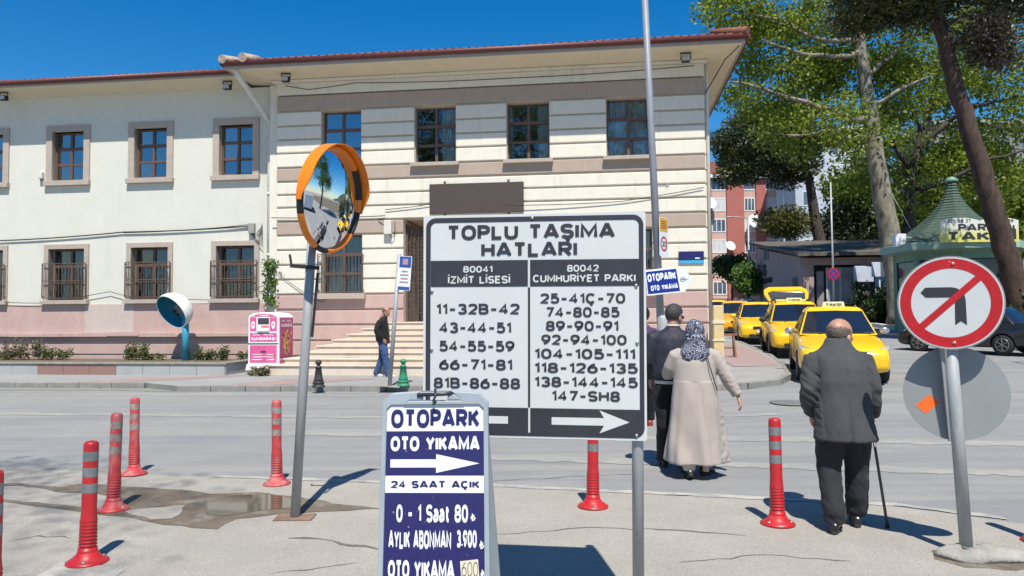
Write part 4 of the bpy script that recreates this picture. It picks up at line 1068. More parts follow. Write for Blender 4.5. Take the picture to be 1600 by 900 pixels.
# ---- street lamp pole with its two plates
lp = thing('street_lamp', 'tall grey steel street lamp post leaning slightly at the pavement corner', 'lamp post', (3.10, 15.3, gz(3.1, 15.3) + .12))
lpt = Vector((-.36, .0, 10.2))
m = MB(); m.tube([(0, 0, 0), tuple(lpt)], [.085, .062], 16); m.build('pole', pm('painted_grey_steel', (.235, .245, .275), rough=.5, var=.08, scale=6), lp)
m = MB(); m.lathe([(.125, 0), (.125, 1.35), (.10, 1.40), (.09, 1.40)], 16); m.lathe([(.2, 0), (.2, .02), (.12, .02)], 16); m.build('base_sleeve', galv, lp)
m = MB(); m.tube([tuple(lpt), (lpt.x - .1, -.5, 10.7), (lpt.x - .1, -1.5, 10.9)], .04, 10); m.build('arm', galv, lp)
m = MB(); m.ball((lpt.x - .1, -1.8, 10.9), (.14, .38, .08), 14, 8); m.build('lamp_head', galv, lp)
m = MB(); m.bar((-.10, 0, 4.08), (.16, 0, 4.08), .03); m.bar((.14, 0, 4.05), (.14, 0, 4.12), .05); m.build('bracket', galv, lp)
def pole_at(z): return Vector((3.10, 15.3, gz(3.1, 15.3) + .12)) + lpt * (z / 10.2)
ar = thing('arrow_sign', 'blue and white arrow sign OTOPARK OTO YIKAMA on the lamp post', 'sign', pole_at(2.1) + Vector((.18, -.13, 0)), -R(6)); ar.rotation_euler = (0, -R(5.5), -R(6))
ar_blue = pm('arrow_sign_blue', (.006, .022, .22), rough=.35, var=.08, scale=12)
def arm_(u, v_, y=0.): return (u, y, v_)
m = MB(); m.prism([(-.46, -.26), (.30, -.26), (.48, .02), (.26, .27), (-.46, .27)], 0, .03, arm_); m.build('panel', ab_white, ar, bevel=.008)
m = MB(); m.add([arm_(u, v_, -.002) for u, v_ in [(-.44, -.225), (.205, -.225), (.175, .235), (-.44, .235)]], [(0, 1, 2, 3)]); m.build('blue_field', ar_blue, ar)
m = MB(); letter_h(m, 'OTOPARK', -.13, .02, .165, lambda u, v_: arm_(u, v_, -.004), .29, wmax=.58); letter_h(m, 'OTO YIKAMA', -.10, -.17, .115, lambda u, v_: arm_(u, v_, -.004), .29, wmax=.55); m.build('lettering', ab_white, ar)
m = MB()
v = [arm_(.285 + q * math.cos(a) * 1.25, .0 + q * math.sin(a), -.003) for q in (.036, .046) for a in [2 * math.pi * k / 24 for k in range(24)]]
m.add(v, [(k, (k + 1) % 24, 24 + (k + 1) % 24, 24 + k) for k in range(24)]); m.add([arm_(u, v_, -.003) for u, v_ in [(.255, -.006), (.32, -.006), (.32, .012), (.255, .012)]], [(0, 1, 2, 3)]); m.add([arm_(u, v_, -.003) for u, v_ in [(.35, -.006), (.40, -.006), (.40, .004), (.35, .004)]], [(0, 1, 2, 3)])
m.build('emblem', signblack, ar)
sp = thing('speed_limit_sign', 'narrow plate with yellow panel over a red ringed 30', 'road sign', pole_at(2.95) + Vector((.09, -.11, 0)), R(52))
m = MB(); m.prism(rrect(-.10, .26, -.34, .46, .03), 0, .012, arm_); m.build('panel', ab_white, sp)
m = MB(); m.add([arm_(u, v_, -.002) for u, v_ in rrect(-.09, .25, .17, .45, .03)], [tuple(range(28))]); m.build('yellow_field', pm('sign_amber', (.72, .34, .01), rough=.4), sp)
m = MB()
for j in range(4): m.add([arm_(u, v_, -.004) for u, v_ in [(-.04, .24 + .045 * j), (.20, .24 + .045 * j), (.20, .255 + .045 * j), (-.04, .255 + .045 * j)]], [(0, 1, 2, 3)])
letter_h(m, '30', .08, -.14, .12, lambda u, v_: arm_(u, v_, -.004), .18); m.build('lettering', signblack, sp)
m = MB(); v = [arm_(.08 + q * math.cos(a), -.08 + q * math.sin(a), -.003) for q in (.115, .155) for a in [2 * math.pi * k / 32 for k in range(32)]]
m.add(v, [(k, (k + 1) % 32, 32 + (k + 1) % 32, 32 + k) for k in range(32)]); m.build('red_ring', sred, sp)

# ---- bus stop pole
bp_ = thing('bus_stop_sign', 'leaning thin grey bus stop pole with small blue and white plate', 'bus stop', (-2.57, 15.57, .12)); bp_.rotation_euler = (0, R(4.3), 0)
m = MB(); m.tube([(0, 0, 0), (0, 0, 2.78)], .045, 12); m.build('pole', galv, bp_)
m = MB(); m.box(-.22, .22, -.14, .14, 0, .02); m.build('base_plate', concrete, bp_)
m = MB(); m.prism(rrect(.03, .31, 2.02, 2.74, .02), -.05, -.035, arm_); m.build('panel', ab_white, bp_).rotation_euler = (0, 0, R(-15))
m = MB()
m.add([arm_(u, v_, -.053) for u, v_ in [(.04, 2.50), (.30, 2.50), (.30, 2.73), (.04, 2.73)]], [(0, 1, 2, 3)]); m.add([arm_(u, v_, -.053) for u, v_ in [(.04, 2.03), (.30, 2.03), (.30, 2.10), (.04, 2.10)]], [(0, 1, 2, 3)])
m.build('blue_field', pm('stop_blue', (.03, .08, .30), rough=.4), bp_).rotation_euler = (0, 0, R(-15))
m = MB()
m.add([arm_(u, v_, -.055) for u, v_ in [(.11, 2.56), (.23, 2.56), (.23, 2.68), (.11, 2.68)]], [(0, 1, 2, 3)])
for j, s in enumerate((.20, .16, .19, .14)): m.add([arm_(u, v_, -.055) for u, v_ in [(.17 - s / 2, 2.18 + j * .075), (.17 + s / 2, 2.18 + j * .075), (.17 + s / 2, 2.21 + j * .075), (.17 - s / 2, 2.21 + j * .075)]], [(0, 1, 2, 3)])
m.build('lettering', pm('faded_red_print', (.40, .25, .28), rough=.5), bp_).rotation_euler = (0, 0, R(-15))

# ---- telephone dome
pb_loc = Qm @ Vector((-9.46, -.55, .36))
ph_ = thing('phone_booth', 'white egg shaped telephone hood with blue inside on a blue post', 'phone booth', pb_loc, -Q)
phw = pm('white_fibreglass', (.70, .72, .70), rough=.35, var=.04, scale=5); phb = pm('phone_blue', (.02, .22, .34), rough=.4, var=.1, scale=6)
m = MB(); m.tube([(.12, .05, 0), (.12, .05, 1.35)], .095, 14); m.build('post', pm('post_blue', (.04, .30, .44), rough=.4, var=.12, scale=6), ph_)
HM = Matrix.Translation((-.16, -.10, 1.42)) @ Matrix.Rotation(R(-30), 4, 'Z') @ Matrix.Rotation(R(-30), 4, 'Y') @ Matrix.Rotation(R(30), 4, 'X')
def hood(mb, s, mat, cut=-.10):
    rings = []
    for i in range(13):
        t_ = i / 12; yy = cut + (.52 - cut) * t_; rr_ = math.sqrt(max(0.0004, 1 - (yy / .525) ** 2))
        rings.append([HM @ Vector((.44 * s * rr_ * math.cos(a), yy * s, .54 * s * rr_ * math.sin(a))) for a in [2 * math.pi * k / 32 for k in range(32)]])
    mb.loft(rings, mat, False)
m = MB(); hood(m, 1.0, 0); m.build('hood', phw, ph_)
m = MB(); hood(m, .965, 0, -.10); m.build('hood_lining', phb, ph_)
m = MB(); a = [HM @ Vector((.44 * s * .982 * math.cos(t_), -.10 * s, .54 * s * .982 * math.sin(t_))) for s in (1.0, .965) for t_ in [2 * math.pi * k / 32 for k in range(32)]]
m.add(a, [(k, (k + 1) % 32, 32 + (k + 1) % 32, 32 + k) for k in range(32)]); m.build('hood_edge', phw, ph_)
m = MB(); m.box(-.13, .13, .12, .34, -.26, .10, 0, HM); o_ = m.build('telephone', pm('phone_grey', (.14, .16, .22), rough=.4), ph_, bevel=.02)
m = MB(); m.tube([HM @ Vector(p) for p in ((-.09, .10, -.18), (-.12, .07, -.08), (-.09, .10, .04))], [.03, .018, .03], 8); m.build('handset', blk, o_)

# ---- clothing bank
bin_loc = Vector((-6.40, 19.12, .12)); pinkb = pm('magenta_print', (.62, .10, .26), rough=.45, var=.12, scale=4); binw = pm('bin_white', (.76, .76, .77), rough=.4, var=.03, scale=4)
cb = thing('clothing_bank', 'pink and white clothing donation bin with rounded top by the steps', 'clothing bin', bin_loc, -R(6)); 
BW = .415
def cmap(u, v_, y=0.): return (u, y, v_)
m = MB()
m.prism([(-BW, .22), (BW, .22), (BW, 1.48), (.28, 1.56), (0, 1.59), (-.28, 1.56), (-BW, 1.48)], 0, .95, cmap)
m.build('body', binw, cb, bevel=.025)
m = MB(); m.prism([(-.47, .09), (.47, .09), (.43, .26), (-.43, .26)], -.05, 1.0, cmap); m.build('skirt', binw, cb, bevel=.02)
m = MB(); m.box(-.3, .3, .1, .9, 0, .09); m.build('plinth', signblack, cb)
m = MB(); d = -.004
def fl_(u0, u1, v0, v1, dd=d): m.add([cmap(u0, v0, dd), cmap(u1, v0, dd), cmap(u1, v1, dd), cmap(u0, v1, dd)], [(0, 1, 2, 3)])
fl_(-.36, .36, .29, .74); fl_(-.36, .36, .83, 1.06); fl_(-.36, -.19, 1.10, 1.46); fl_(.17, .36, 1.10, 1.46)
m.add([cmap(*p, d) for p in [(-.36, 1.475), (.36, 1.475), (.22, 1.53), (0, 1.555), (-.22, 1.53)]], [(0, 1, 2, 3, 4)])
m.build('pink_panel', pinkb, cb)
m = MB(); fl_(-.40, .40, .765, .795, -.006); fl_(-.07, .07, .55, .60, -.008); fl_(-.15, .15, 1.25, 1.44, -.006); m.build('slot', pm('slot_dark', (.05, .05, .055), rough=.5), cb)
m = MB(); m.box(-.16, .16, -.05, -.002, 1.10, 1.14); m.add([cmap(-.155, 1.13, -.045), cmap(.155, 1.13, -.045), cmap(.155, 1.27, -.012), cmap(-.155, 1.27, -.012)], [(0, 1, 2, 3)]); m.build('chute_flap', binw, cb, bevel=.005)
m = MB(); m.add([cmap(-.05, 1.19, -.034), cmap(.15, 1.19, -.034), cmap(.15, 1.25, -.02), cmap(-.05, 1.25, -.02)], [(0, 1, 2, 3)]); m.build('red_label', pm('coral_label', (.7, .12, .12), rough=.5), cb)
m = MB(); lm = lambda u, v_: cmap(u, v_, -.008)
letter_h(m, 'GİYSİ - TEKSTİL', 0, .985, .045, lm, .2, wmax=.56); letter_h(m, 'KUMBARASI', 0, .865, .085, lm, .25, wmax=.64)
for j in range(3): fl_(-.30 + .02 * j, -.07 if j == 2 else -.03, .50 - j * .07, .515 - j * .07, -.008); fl_(.08, .28, .50 - j * .07, .515 - j * .07, -.008)
fl_(-.25, .25, .44, .452, -.008); fl_(-.31, -.02, .365, .385, -.0085); fl_(.16, .30, .37, .39, -.0085); fl_(-.34, -.22, 1.485, 1.50, -.008) ; fl_(-.1, .14, 1.50, 1.52, -.008); fl_(-.05, .10, 1.485, 1.495, -.008)
for s in (-.275, .265):
    m.add([cmap(s + .055 * math.cos(a) * (1 if math.sin(a) > 0 else .9), 1.26 + .10 * math.sin(a), -.008) for a in [2 * math.pi * k / 16 for k in range(16)]], [tuple(range(16))])
m.build('lettering', binw, cb)
m = MB()
for s in (-.275, .265): m.add([cmap(s + .022 * math.cos(a), 1.27 + .035 * math.sin(a), -.010) for a in [2 * math.pi * k / 12 for k in range(12)]], [tuple(range(12))])
m.build('emblem', pinkb, cb)
sm_ = lambda u, v_, dd=.0: (BW + .004 + dd, .475 + u, v_)
m = MB(); m.add([sm_(-.42, .40), sm_(.42, .40), sm_(.42, 1.44), sm_(-.42, 1.44)], [(0, 1, 2, 3)]); m.build('side_poster', pm('dark_magenta_print', (.42, .06, .20), rough=.5, var=.25, scale=3), cb)
m = MB(); letter_h(m, 'GİYSİ - TEKSTİL', 0, 1.33, .06, lambda u, v_: sm_(u, v_, .002), .2, wmax=.6); letter_h(m, 'KUMBARASI', 0, 1.20, .09, lambda u, v_: sm_(u, v_, .002), .25, wmax=.7); m.build('lettering', binw, cb)
m = MB(); rr = random.Random(4)
for k in range(46):
    t_ = k / 46; u = rr.gauss(0, .12 + .05 * math.sin(t_ * 3)); v_ = .52 + .58 * t_; s = rr.uniform(.03, .07)
    m.add([sm_(u + s * math.cos(a) * rr.uniform(.6, 1.2), v_ + s * math.sin(a), .003 + k * .0001) for a in [2 * math.pi * q / 7 for q in range(7)]], [tuple(range(7))], (0, 0, 1, 0, 2)[k % 5])
m.build('poster_clothes_print', [pm('print_yellow', (.62, .36, .08), rough=.5, var=.3, scale=20), pm('print_dark', (.05, .03, .05), rough=.5), pm('print_orange', (.6, .18, .09), rough=.5)], cb)
m = MB(); m.add([sm_(-.42, .26), sm_(-.02, .26), sm_(-.02, .35), sm_(-.42, .35)], [(0, 1, 2, 3)]); m.build('low_label', pinkb, cb)

# ---- wooden trestle, post and white rail at the building corner
tr = thing('wooden_trestle', 'small brown wooden trestle at the building corner behind the woman', 'trestle', P(5.75, 20.2, .12), -Q)
m = MB(); m.box(-.35, .35, -.04, .04, .58, .64)
for s in (-1, 1):
    for q in (-1, 1): m.bar((s * .28, q * .16, 0), (s * .24, 0, .6), .05)
m.bar((-.27, .0, .25), (.27, .0, .25), .04); m.build('frame', pm('old_wood', (.22, .10, .06), rough=.8, var=.25, scale=10), tr)
cp = thing('corner_guard', 'cream and yellow painted post standing against the building corner', 'post', P(5.35, 19.3, .12), -Q)
m = MB(); m.box(-.13, .13, -.1, .1, 0, 1.42); m.build('post', pm('worn_yellow_paint', (.60, .47, .24), rough=.8, var=.1, scale=5), cp, bevel=.02)
m = MB(); m.box(-.15, .15, -.12, .12, .95, 1.03); m.box(-.15, .15, -.12, .12, .5, .55); m.build('band', soff, cp)
# ================================================================== PEOPLE
skin_m = pm('tanned_skin', (.40, .205, .135), rough=.5, var=.10, scale=18, bump=.08, bscale=120)
for b_ in (skin_m.node_tree.nodes['Principled BSDF'],): b_.inputs['Subsurface Weight'].default_value = .08
def fabric(name, col, scale=90, var=.10, rough=.85, weave=.25):
    m = pm(name, col, rough=rough, var=var, scale=7, bump=weave, bscale=scale)
    b = m.node_tree.nodes['Principled BSDF']; b.inputs['Sheen Weight'].default_value = .05; b.inputs['Specular IOR Level'].default_value = .25
    return m
def folds(amp, f=(9, 9, 3.2), seed=0, a2=.35):
    def d(p):
        q = Vector((p.x * f[0] + seed, p.y * f[1] + seed * 2, p.z * f[2]))
        n_ = noise.noise(q); r_ = 1 - abs(noise.noise(q * 1.9 + Vector((5, 1, 2)))) * 2
        return amp * (n_ + a2 * r_)
    return d
def head(mb, M, ears=True):
    b = lambda c, r_, nu=20, nv=14: mb.ball(c, r_, nu, nv, 0, M)
    b((0, -.012, .040), (.076, .096, .090)); b((0, .030, -.028), (.060, .064, .085)); b((0, .062, -.088), (.030, .026, .024))
    b((0, .098, -.016), (.0145, .022, .026)); b((0, .105, -.026), (.016, .016, .013)); b((0, .074, .022), (.056, .024, .018)); b((0, .088, -.056), (.024, .011, .012))
    b((.034, .060, -.025), (.026, .026, .028)); b((-.034, .060, -.025), (.026, .026, .028))
    if ears:
        for s in (-1, 1): b((s * .079, -.008, -.012), (.010, .021, .033), 12, 8)
    mb.tube([M @ Vector((0, -.018, -.02)), M @ Vector((0, -.03, -.10)), M @ Vector((0, -.05, -.19))], [.056, .054, .062], 16)
def eyes(M, root):
    m = MB()
    for s in (-1, 1): m.ball((s * .031, .083, .008), (.012, .009, .008), 10, 6, 0, M)
    o = m.build('eyes', pm('eye_white', (.6, .57, .52), rough=.2), root)
    m = MB()
    for s in (-1, 1): m.ball((s * .031, .0905, .008), (.0055, .003, .0055), 8, 5, 0, M)
    m.build('iris', pm('eye_dark', (.03, .02, .015), rough=.15), o)
def hand(mb, M, side=1, curl=25, spread=4, lens=(.072, .080, .074, .058), thumb=38):
    """x toward the thumb side, y along the fingers, z out of the back of the hand"""
    rings = []
    for y, w_, t_ in ((-.02, .026, .021), (.01, .031, .019), (.045, .040, .0165), (.085, .042, .013), (.097, .038, .010)):
        rings.append([M @ Vector((side * w_ * math.cos(a), y, t_ * math.sin(a))) for a in [2 * math.pi * k / 16 for k in range(16)]])
    mb.loft(rings)
    for i, L in enumerate(lens):
        x = side * (.031 - .0208 * i); az = side * R(spread * (1.5 - i)); p = Vector((x, .084 - .004 * abs(i - 1), 0)); pts = [p]; an = 0.
        for sgl in (.46, .30, .24):
            an += R(curl); d = Vector((math.sin(az) * math.cos(an), math.cos(az) * math.cos(an), -math.sin(an))); p = p + d * (L * sgl); pts.append(p)
        mb.tube([M @ q for q in pts], [.0096, .0090, .0082, .0062], 10)
    a = side * R(thumb); p = Vector((side * .024, .018, -.004)); d = Vector((math.sin(a), math.cos(a), -.35)).normalized(); q = p + d * .042; d2 = Vector((math.sin(a * .45), math.cos(a * .45), -.5)).normalized()
    mb.tube([M @ p, M @ q, M @ (q + d2 * .026), M @ (q + d2 * .040)], [.0135, .0115, .0095, .0065], 10)
def frame_at(p, y, z):
    y = Vector(y).normalized(); x = y.cross(Vector(z)).normalized(); z = x.cross(y)
    M = Matrix((x, y, z)).transposed().to_4x4(); M.translation = Vector(p); return M
def shoe(parent, pos, rz, mat, sole_m, L=.28, pitch=0., w_=.048):
    M = Matrix.Translation(pos) @ Matrix.Rotation(rz, 4, 'Z') @ Matrix.Rotation(R(pitch), 4, 'X')
    m = MB(); rings = []
    for y, hw, h_ in ((-.085, .022, .05), (-.075, .034, .078), (-.03, .037, .095), (.03, .038, .088), (.09, .045, .058), (.14, .047, .045), (.18, .036, .036), (.195, .016, .026)):
        y *= L / .28
        ring = []
        for k in range(20):
            a = 2 * math.pi * k / 20; c, s_ = math.cos(a), math.sin(a)
            z = .018 + (h_ - .018) * (s_ * .5 + .5) if True else 0
            ring.append(M @ Vector((hw * (w_ / .048) * math.copysign(abs(c) ** .75, c), y, z)))
        rings.append(ring)
    m.loft(rings); o = m.build('shoe', mat, parent)
    m = MB(); pts = []
    for k in range(28):
        a = 2 * math.pi * k / 28; y = .055 + .147 * math.sin(a); hw = (.042 if y > .06 else .038) * abs(math.cos(a)) ** .7
        pts.append(((w_ / .048) * hw * (1 if math.cos(a) > 0 else -1), y * L / .28))
    m.prism(pts, 0, .022, lambda u, v, d: M @ Vector((u, v, d))); m.build('sole', sole_m, o, bevel=.004)
    return o
def hair_shell(root, M, mat, test, r_=(.082, .103, .097), c=(0, -.012, .040), thick=.012, name='hair', nu=44, nv=30):
    m = MB(); keep = {}; v = []; f = []
    for i in range(nv + 1):
        ph = math.pi * i / nv
        for k in range(nu):
            a = 2 * math.pi * k / nu; d = Vector((math.sin(ph) * math.cos(a), math.sin(ph) * math.sin(a), math.cos(ph)))
            n_ = 1 + .03 * noise.noise(d * 9) + .012 * noise.noise(d * 30)
            v.append((M @ Vector((c[0] + r_[0] * d.x * n_, c[1] + r_[1] * d.y * n_, c[2] + r_[2] * d.z * n_)), d))
    for i in range(nv):
        for k in range(nu):
            q = (i * nu + k, i * nu + (k + 1) % nu, (i + 1) * nu + (k + 1) % nu, (i + 1) * nu + k)
            d = sum((v[j][1] for j in q), Vector()) / 4
            if test(d): f.append(q)
    used = sorted({j for q in f for j in q}); ix = {j: n for n, j in enumerate(used)}
    m.add([v[j][0] for j in used], [tuple(ix[j] for j in q) for q in f], 0, True)
    o = m.build(name, mat, root)
    s = o.modifiers.new('thick', 'SOLIDIFY'); s.thickness = thick; s.offset = -1
    return o

black_leather = pm('black_leather', (.014, .014, .015), rough=.25, var=.2, scale=20)
sole_dark = pm('dark_sole', (.03, .028, .026), rough=.8)
grey_suit = fabric('charcoal_suit_cloth', (.056, .059, .063), 120, .10)
dark_trs = fabric('black_trouser_cloth', (.024, .025, .030), 110, .2)
# ---------------------------------------------------------------- old man with the cane
om = thing('person', 'stooped bald old man in grey suit jacket walking with a cane', 'person', (2.46, 5.56, .006), -R(8))
HM_ = Matrix.Translation((.050, .228, 1.400)) @ Matrix.Rotation(-R(50), 4, 'Z') @ Matrix.Rotation(-R(20), 4, 'X') @ Matrix.Scale(1.13, 4)
b = MB(); head(b, HM_)
b.tube([(0.02, .12, 1.30), (.0, .06, 1.15), (0, .0, .85)], [.06, .09, .09], 14)
for s, w_ in ((-1, (-.175, .21, .82)), (1, (.245, .165, .815))):
    b.tube([(s * .03, .11, 1.26), (s * .16, .10, 1.24), (s * .215, .045, 1.01), w_], [.04, .04, .036, .027], 12)
    b.tube([(s * .02, .0, .86), (s * .09, .0, .78), (s * .098, .05 if s > 0 else .02, .42), (s * .10, .10 if s > 0 else -.10, .06)], [.06, .06, .05, .035], 12)
hand(b, frame_at((-.175, .21, .815), (.15, .45, -1), (-1, 0, 0)), -1, 20)
hand(b, frame_at((.245, .165, .822), (.05, .62, -.80), (.45, .7, .5)), -1, 46, 1, thumb=25)
fuse('body', b, skin_m, om, .0058, 3)
eyes(HM_, om)
grey_hair = pm('grey_hair', (.125, .095, .078), rough=.7, var=.35, scale=30, stretch=(1, 1, 5))
hair_shell(om, HM_, grey_hair, lambda d: d.y < .22 + .12 * noise.noise(d * 14) and -.72 < d.z < .02 + .30 * max(0, abs(d.x) - .4) + .12 * noise.noise(d * 17) and not (abs(d.x) > .80 and d.y > .05), thick=.004, r_=(.0775, .0985, .0925), nu=90, nv=60)
t_ = MB()
t_.stack([(0, -.01, .70, .135, .11), (0, -.01, .78, .185, .13), (0, 0, .90, .19, .13), (0, .01, .98, .185, .125)], 28)
for s, ay in ((-1, -.105), (1, .105)):
    t_.tube([(s * .085, -.005, .80), (s * .098, .03 * (1 if s > 0 else .2), .60), (s * .104, .055 if s > 0 else .02, .43), (s * .105, ay * .6, .24), (s * .105, ay, .125), (s * .105, ay + .015, .088)], [.116, .104, .086, .078, .078, .080], 18)
def trs_d(p):
    k = 1.0 + 1.2 * max(0, .32 - p.z) / .3
    return .0055 * k * (noise.noise(Vector((p.x * 7, p.y * 7, p.z * 13))) + .5 * (1 - 2 * abs(noise.noise(Vector((p.x * 9 + 4, p.y * 9, p.z * 20 + p.x * 20))))))
fuse('trousers', t_, dark_trs, om, .010, 5, trs_d)
j_ = MB()
def vent(t, z):
    g_ = 1.0
    a = abs(((t - (-math.pi / 2)) + math.pi) % (2 * math.pi) - math.pi)   # back centre
    if z < .95: g_ -= .12 * sstep((.95 - z) / .22) * math.exp(-(a / .09) ** 2)
    return g_ * (1 + .010 * math.sin(5 * t + z * 7))
j_.stack([(.005, -.04, .655, .218, .158), (.005, -.035, .668, .222, .168), (.0, -.015, .82, .200, .160), (0, .01, .95, .192, .150), (0, .045, 1.08, .196, .158), (0, .085, 1.18, .200, .160), (0, .11, 1.24, .195, .148), (.0, .125, 1.285, .172, .125), (.008, .14, 1.325, .128, .102), (.014, .162, 1.360, .100, .092), (.018, .178, 1.385, .090, .086), (.022, .186, 1.402, .084, .080)], 72, mod=vent)
for s, w_ in ((-1, (-.180, .18, .83)), (1, (.245, .14, .825))):
    j_.tube([(s * .125, .115, 1.255), (s * .180, .105, 1.228), (s * .212, .075, 1.13), (s * .228, .045, 1.02), (s * .226 if s < 0 else .236, .075, .93), w_], [.066, .074, .068, .064, .060, .054], 20)
cuffs = fuse('jacket', j_, grey_suit, om, .0085, 4, lambda p: (.0075 * noise.noise(Vector((p.x * 8, p.y * 6, p.z * 4.5))) + .0035 * noise.noise(Vector((p.x * 18, p.y * 18, p.z * 11 + p.x * 9))) + (.007 * (1 - 2 * abs(noise.noise(Vector((p.x * 6, p.y * 8, p.z * 17 + p.x * 14))))) if abs(p.x) > .17 else 0) - (.005 * math.exp(-((p.x - .003) / .008) ** 2) if p.y < .02 + .16 * (p.z - .7) else 0) - .006 * math.exp(-((abs(p.x) - .172 - .03 * (1.2 - p.z)) / .010) ** 2) * sstep((p.z - .95) / .15)))
shoe(om, (-.105, -.105, 0), R(-22), black_leather, sole_dark, .28, 0); shoe(om, (.105, .10, 0), R(-12), black_leather, sole_dark, .28, 0)
cn = thing('walking_cane', 'thin dark walking cane with curved handle held by the old man', 'cane', om.matrix_basis @ Vector((.305, .04, 0)), -R(8))
m = MB(); gp_ = Vector((-.042, .175, .755)); tp = Vector((0, 0, .02))
m.tube([tuple(tp), tuple(tp.lerp(gp_, .5)), tuple(gp_)], .0105, 12); m.build('shaft', pm('dark_cane_wood', (.085, .065, .045), rough=.35, var=.25, scale=14), cn)
m = MB(); m.tube([tuple(gp_), (gp_.x - .003, gp_.y + .008, gp_.z + .03), (gp_.x - .004, gp_.y - .01, gp_.z + .055), (gp_.x - .004, gp_.y - .05, gp_.z + .060), (gp_.x - .004, gp_.y - .085, gp_.z + .045)], [.0105, .0115, .012, .012, .010], 12); m.build('handle', pm('dark_cane_handle', (.03, .025, .02), rough=.35), cn)
m = MB(); m.lathe([(.015, 0), (.015, .03), (.012, .04)], 12); m.build('rubber_tip', blk, cn)
m = MB()
for k in range(6): p = tp.lerp(gp_, .22 + k * .07); m.ball(tuple(p), (.0118, .0118, .006), 10, 5)
m.build('ring', pm('cane_ring', (.16, .14, .12), rough=.4), cn)

# ---------------------------------------------------------------- man of the couple
navy = fabric('navy_jacket_cloth', (.022, .024, .038), 140, .10, .6, .12)
cm1 = thing('person', 'dark haired man in navy blouson jacket and black trousers beside the woman', 'person', (1.66, 7.72, .006), -R(6)); cm1.scale = (.985, .985, .985)
H1 = Matrix.Translation((.03, .05, 1.585)) @ Matrix.Rotation(-R(42), 4, 'Z') @ Matrix.Rotation(-R(6), 4, 'X')
b = MB(); head(b, H1); b.tube([(0, .0, 1.44), (0, -.0, 1.2), (0, 0, .9)], [.06, .10, .09], 14)
for s in (-1, 1):
    b.tube([(s * .03, 0, 1.40), (s * .19, 0, 1.38), (s * .25, -.02, 1.12), (s * .22, .16, .93)], [.04, .042, .036, .028], 12)
    b.tube([(s * .02, .0, .92), (s * .09, .0, .84), (s * .09, .04 * s, .46), (s * .09, -.14 * s, .06)], [.07, .065, .05, .035], 12)
    hand(b, frame_at((s * .22, .16, .925), (0, .35, -1), (s, 0, 0)), -s, 24)
fuse('body', b, skin_m, cm1, .0065, 3)
eyes(H1, cm1)
dark_hair = pm('dark_greying_hair', (.022, .020, .020), rough=.6, var=.5, scale=60, col2=(.055, .052, .05), bump=.5, bscale=120)
hair_shell(cm1, H1, dark_hair, lambda d: (d.y < .40 + .35 * max(0, d.z)) and d.z > -.70 + .5 * max(0, d.y + .2) + .1 * noise.noise(d * 16) and not (abs(d.x) > .82 and d.y > -.1 and d.z < .0), thick=.008, r_=(.0805, .1005, .0955), nu=80, nv=56)
m = MB()
m.add([H1 @ Vector(p) for p in ((.015, .112, .018), (.052, .104, .018), (.050, .102, -.012), (.018, .110, -.012), (-.015, .112, .018), (-.052, .104, .018), (-.050, .102, -.012), (-.018, .110, -.012))], [(0, 1, 2, 3), (7, 6, 5, 4)])
m.tube([H1 @ Vector(p) for p in ((.052, .104, .012), (.082, .06, .012), (.084, -.01, .006))], .003, 6); m.tube([H1 @ Vector(p) for p in ((-.052, .104, .012), (-.082, .06, .012), (-.084, -.01, .006))], .003, 6)
m.build('sunglasses', pm('dark_lens', (.01, .01, .012), rough=.05), cm1)
t_ = MB(); t_.stack([(0, 0, .76, .13, .11), (0, 0, .86, .18, .125), (0, 0, 1.0, .18, .12)], 28)
for s in (-1, 1): t_.tube([(s * .088, 0, .86), (s * .095, .03 * s, .64), (s * .095, .045 * s, .46), (s * .092, -.06 * s, .25), (s * .09, -.14 * s, .085), (s * .09, -.13 * s, .06)], [.108, .098, .085, .080, .082, .085], 18)
fuse('trousers', t_, fabric('black_cotton', (.012, .012, .014), 110, .2), cm1, .012, 4, folds(.008, (7, 7, 11), 3))
j_ = MB(); j_.stack([(0, 0, .915, .178, .125), (0, 0, .93, .185, .13), (0, -.005, .965, .185, .13), (0, -.01, 1.0, .215, .16), (0, -.01, 1.12, .218, .160), (0, -.01, 1.26, .222, .150), (0, -.005, 1.36, .212, .128), (0, 0, 1.42, .165, .10), (.005, .005, 1.46, .09, .078), (.007, .01, 1.485, .072, .07)], 48)
for s in (-1, 1): j_.tube([(s * .14, 0, 1.39), (s * .20, -.002, 1.365), (s * .243, -.012, 1.24), (s * .26, -.015, 1.12), (s * .255, .06, 1.02), (s * .23, .15, .945)], [.068, .080, .076, .072, .068, .056], 20)
def jd(p):
    k = 1.0 + 2.0 * math.exp(-((p.z - 1.0) / .07) ** 2)
    return .007 * k * noise.noise(Vector((p.x * 13, p.y * 13, p.z * 5))) + .004 * noise.noise(Vector((p.x * 16, p.y * 12, p.z * 14)))
fuse('jacket', j_, navy, cm1, .010, 4, jd)
m = MB(); m.lathe([(.001, -.025), (.186, -.025), (.189, -.018), (.189, .004), (.184, .008)], 40, (0, 0, 0), M=Matrix.Translation((0, 0, .915)) @ Matrix.Diagonal((1, .72, 1, 1)), cap=False); m.build('shirt_hem', pm('cream_shirt', (.55, .52, .47), rough=.9), cm1)
m = MB(); m.tube([(.007 + .064 * math.cos(a), .008 + .062 * math.sin(a), 1.496) for a in [2 * math.pi * k / 24 for k in range(25)]], .011, 8); m.build('collar', MATS['cream_shirt'], cm1)
shoe(cm1, (-.09, .13, 0), R(4), black_leather, sole_dark); shoe(cm1, (.09, -.14, 0), R(-6), pm('grey_shoe', (.10, .10, .12), rough=.6), sole_dark, pitch=-0)

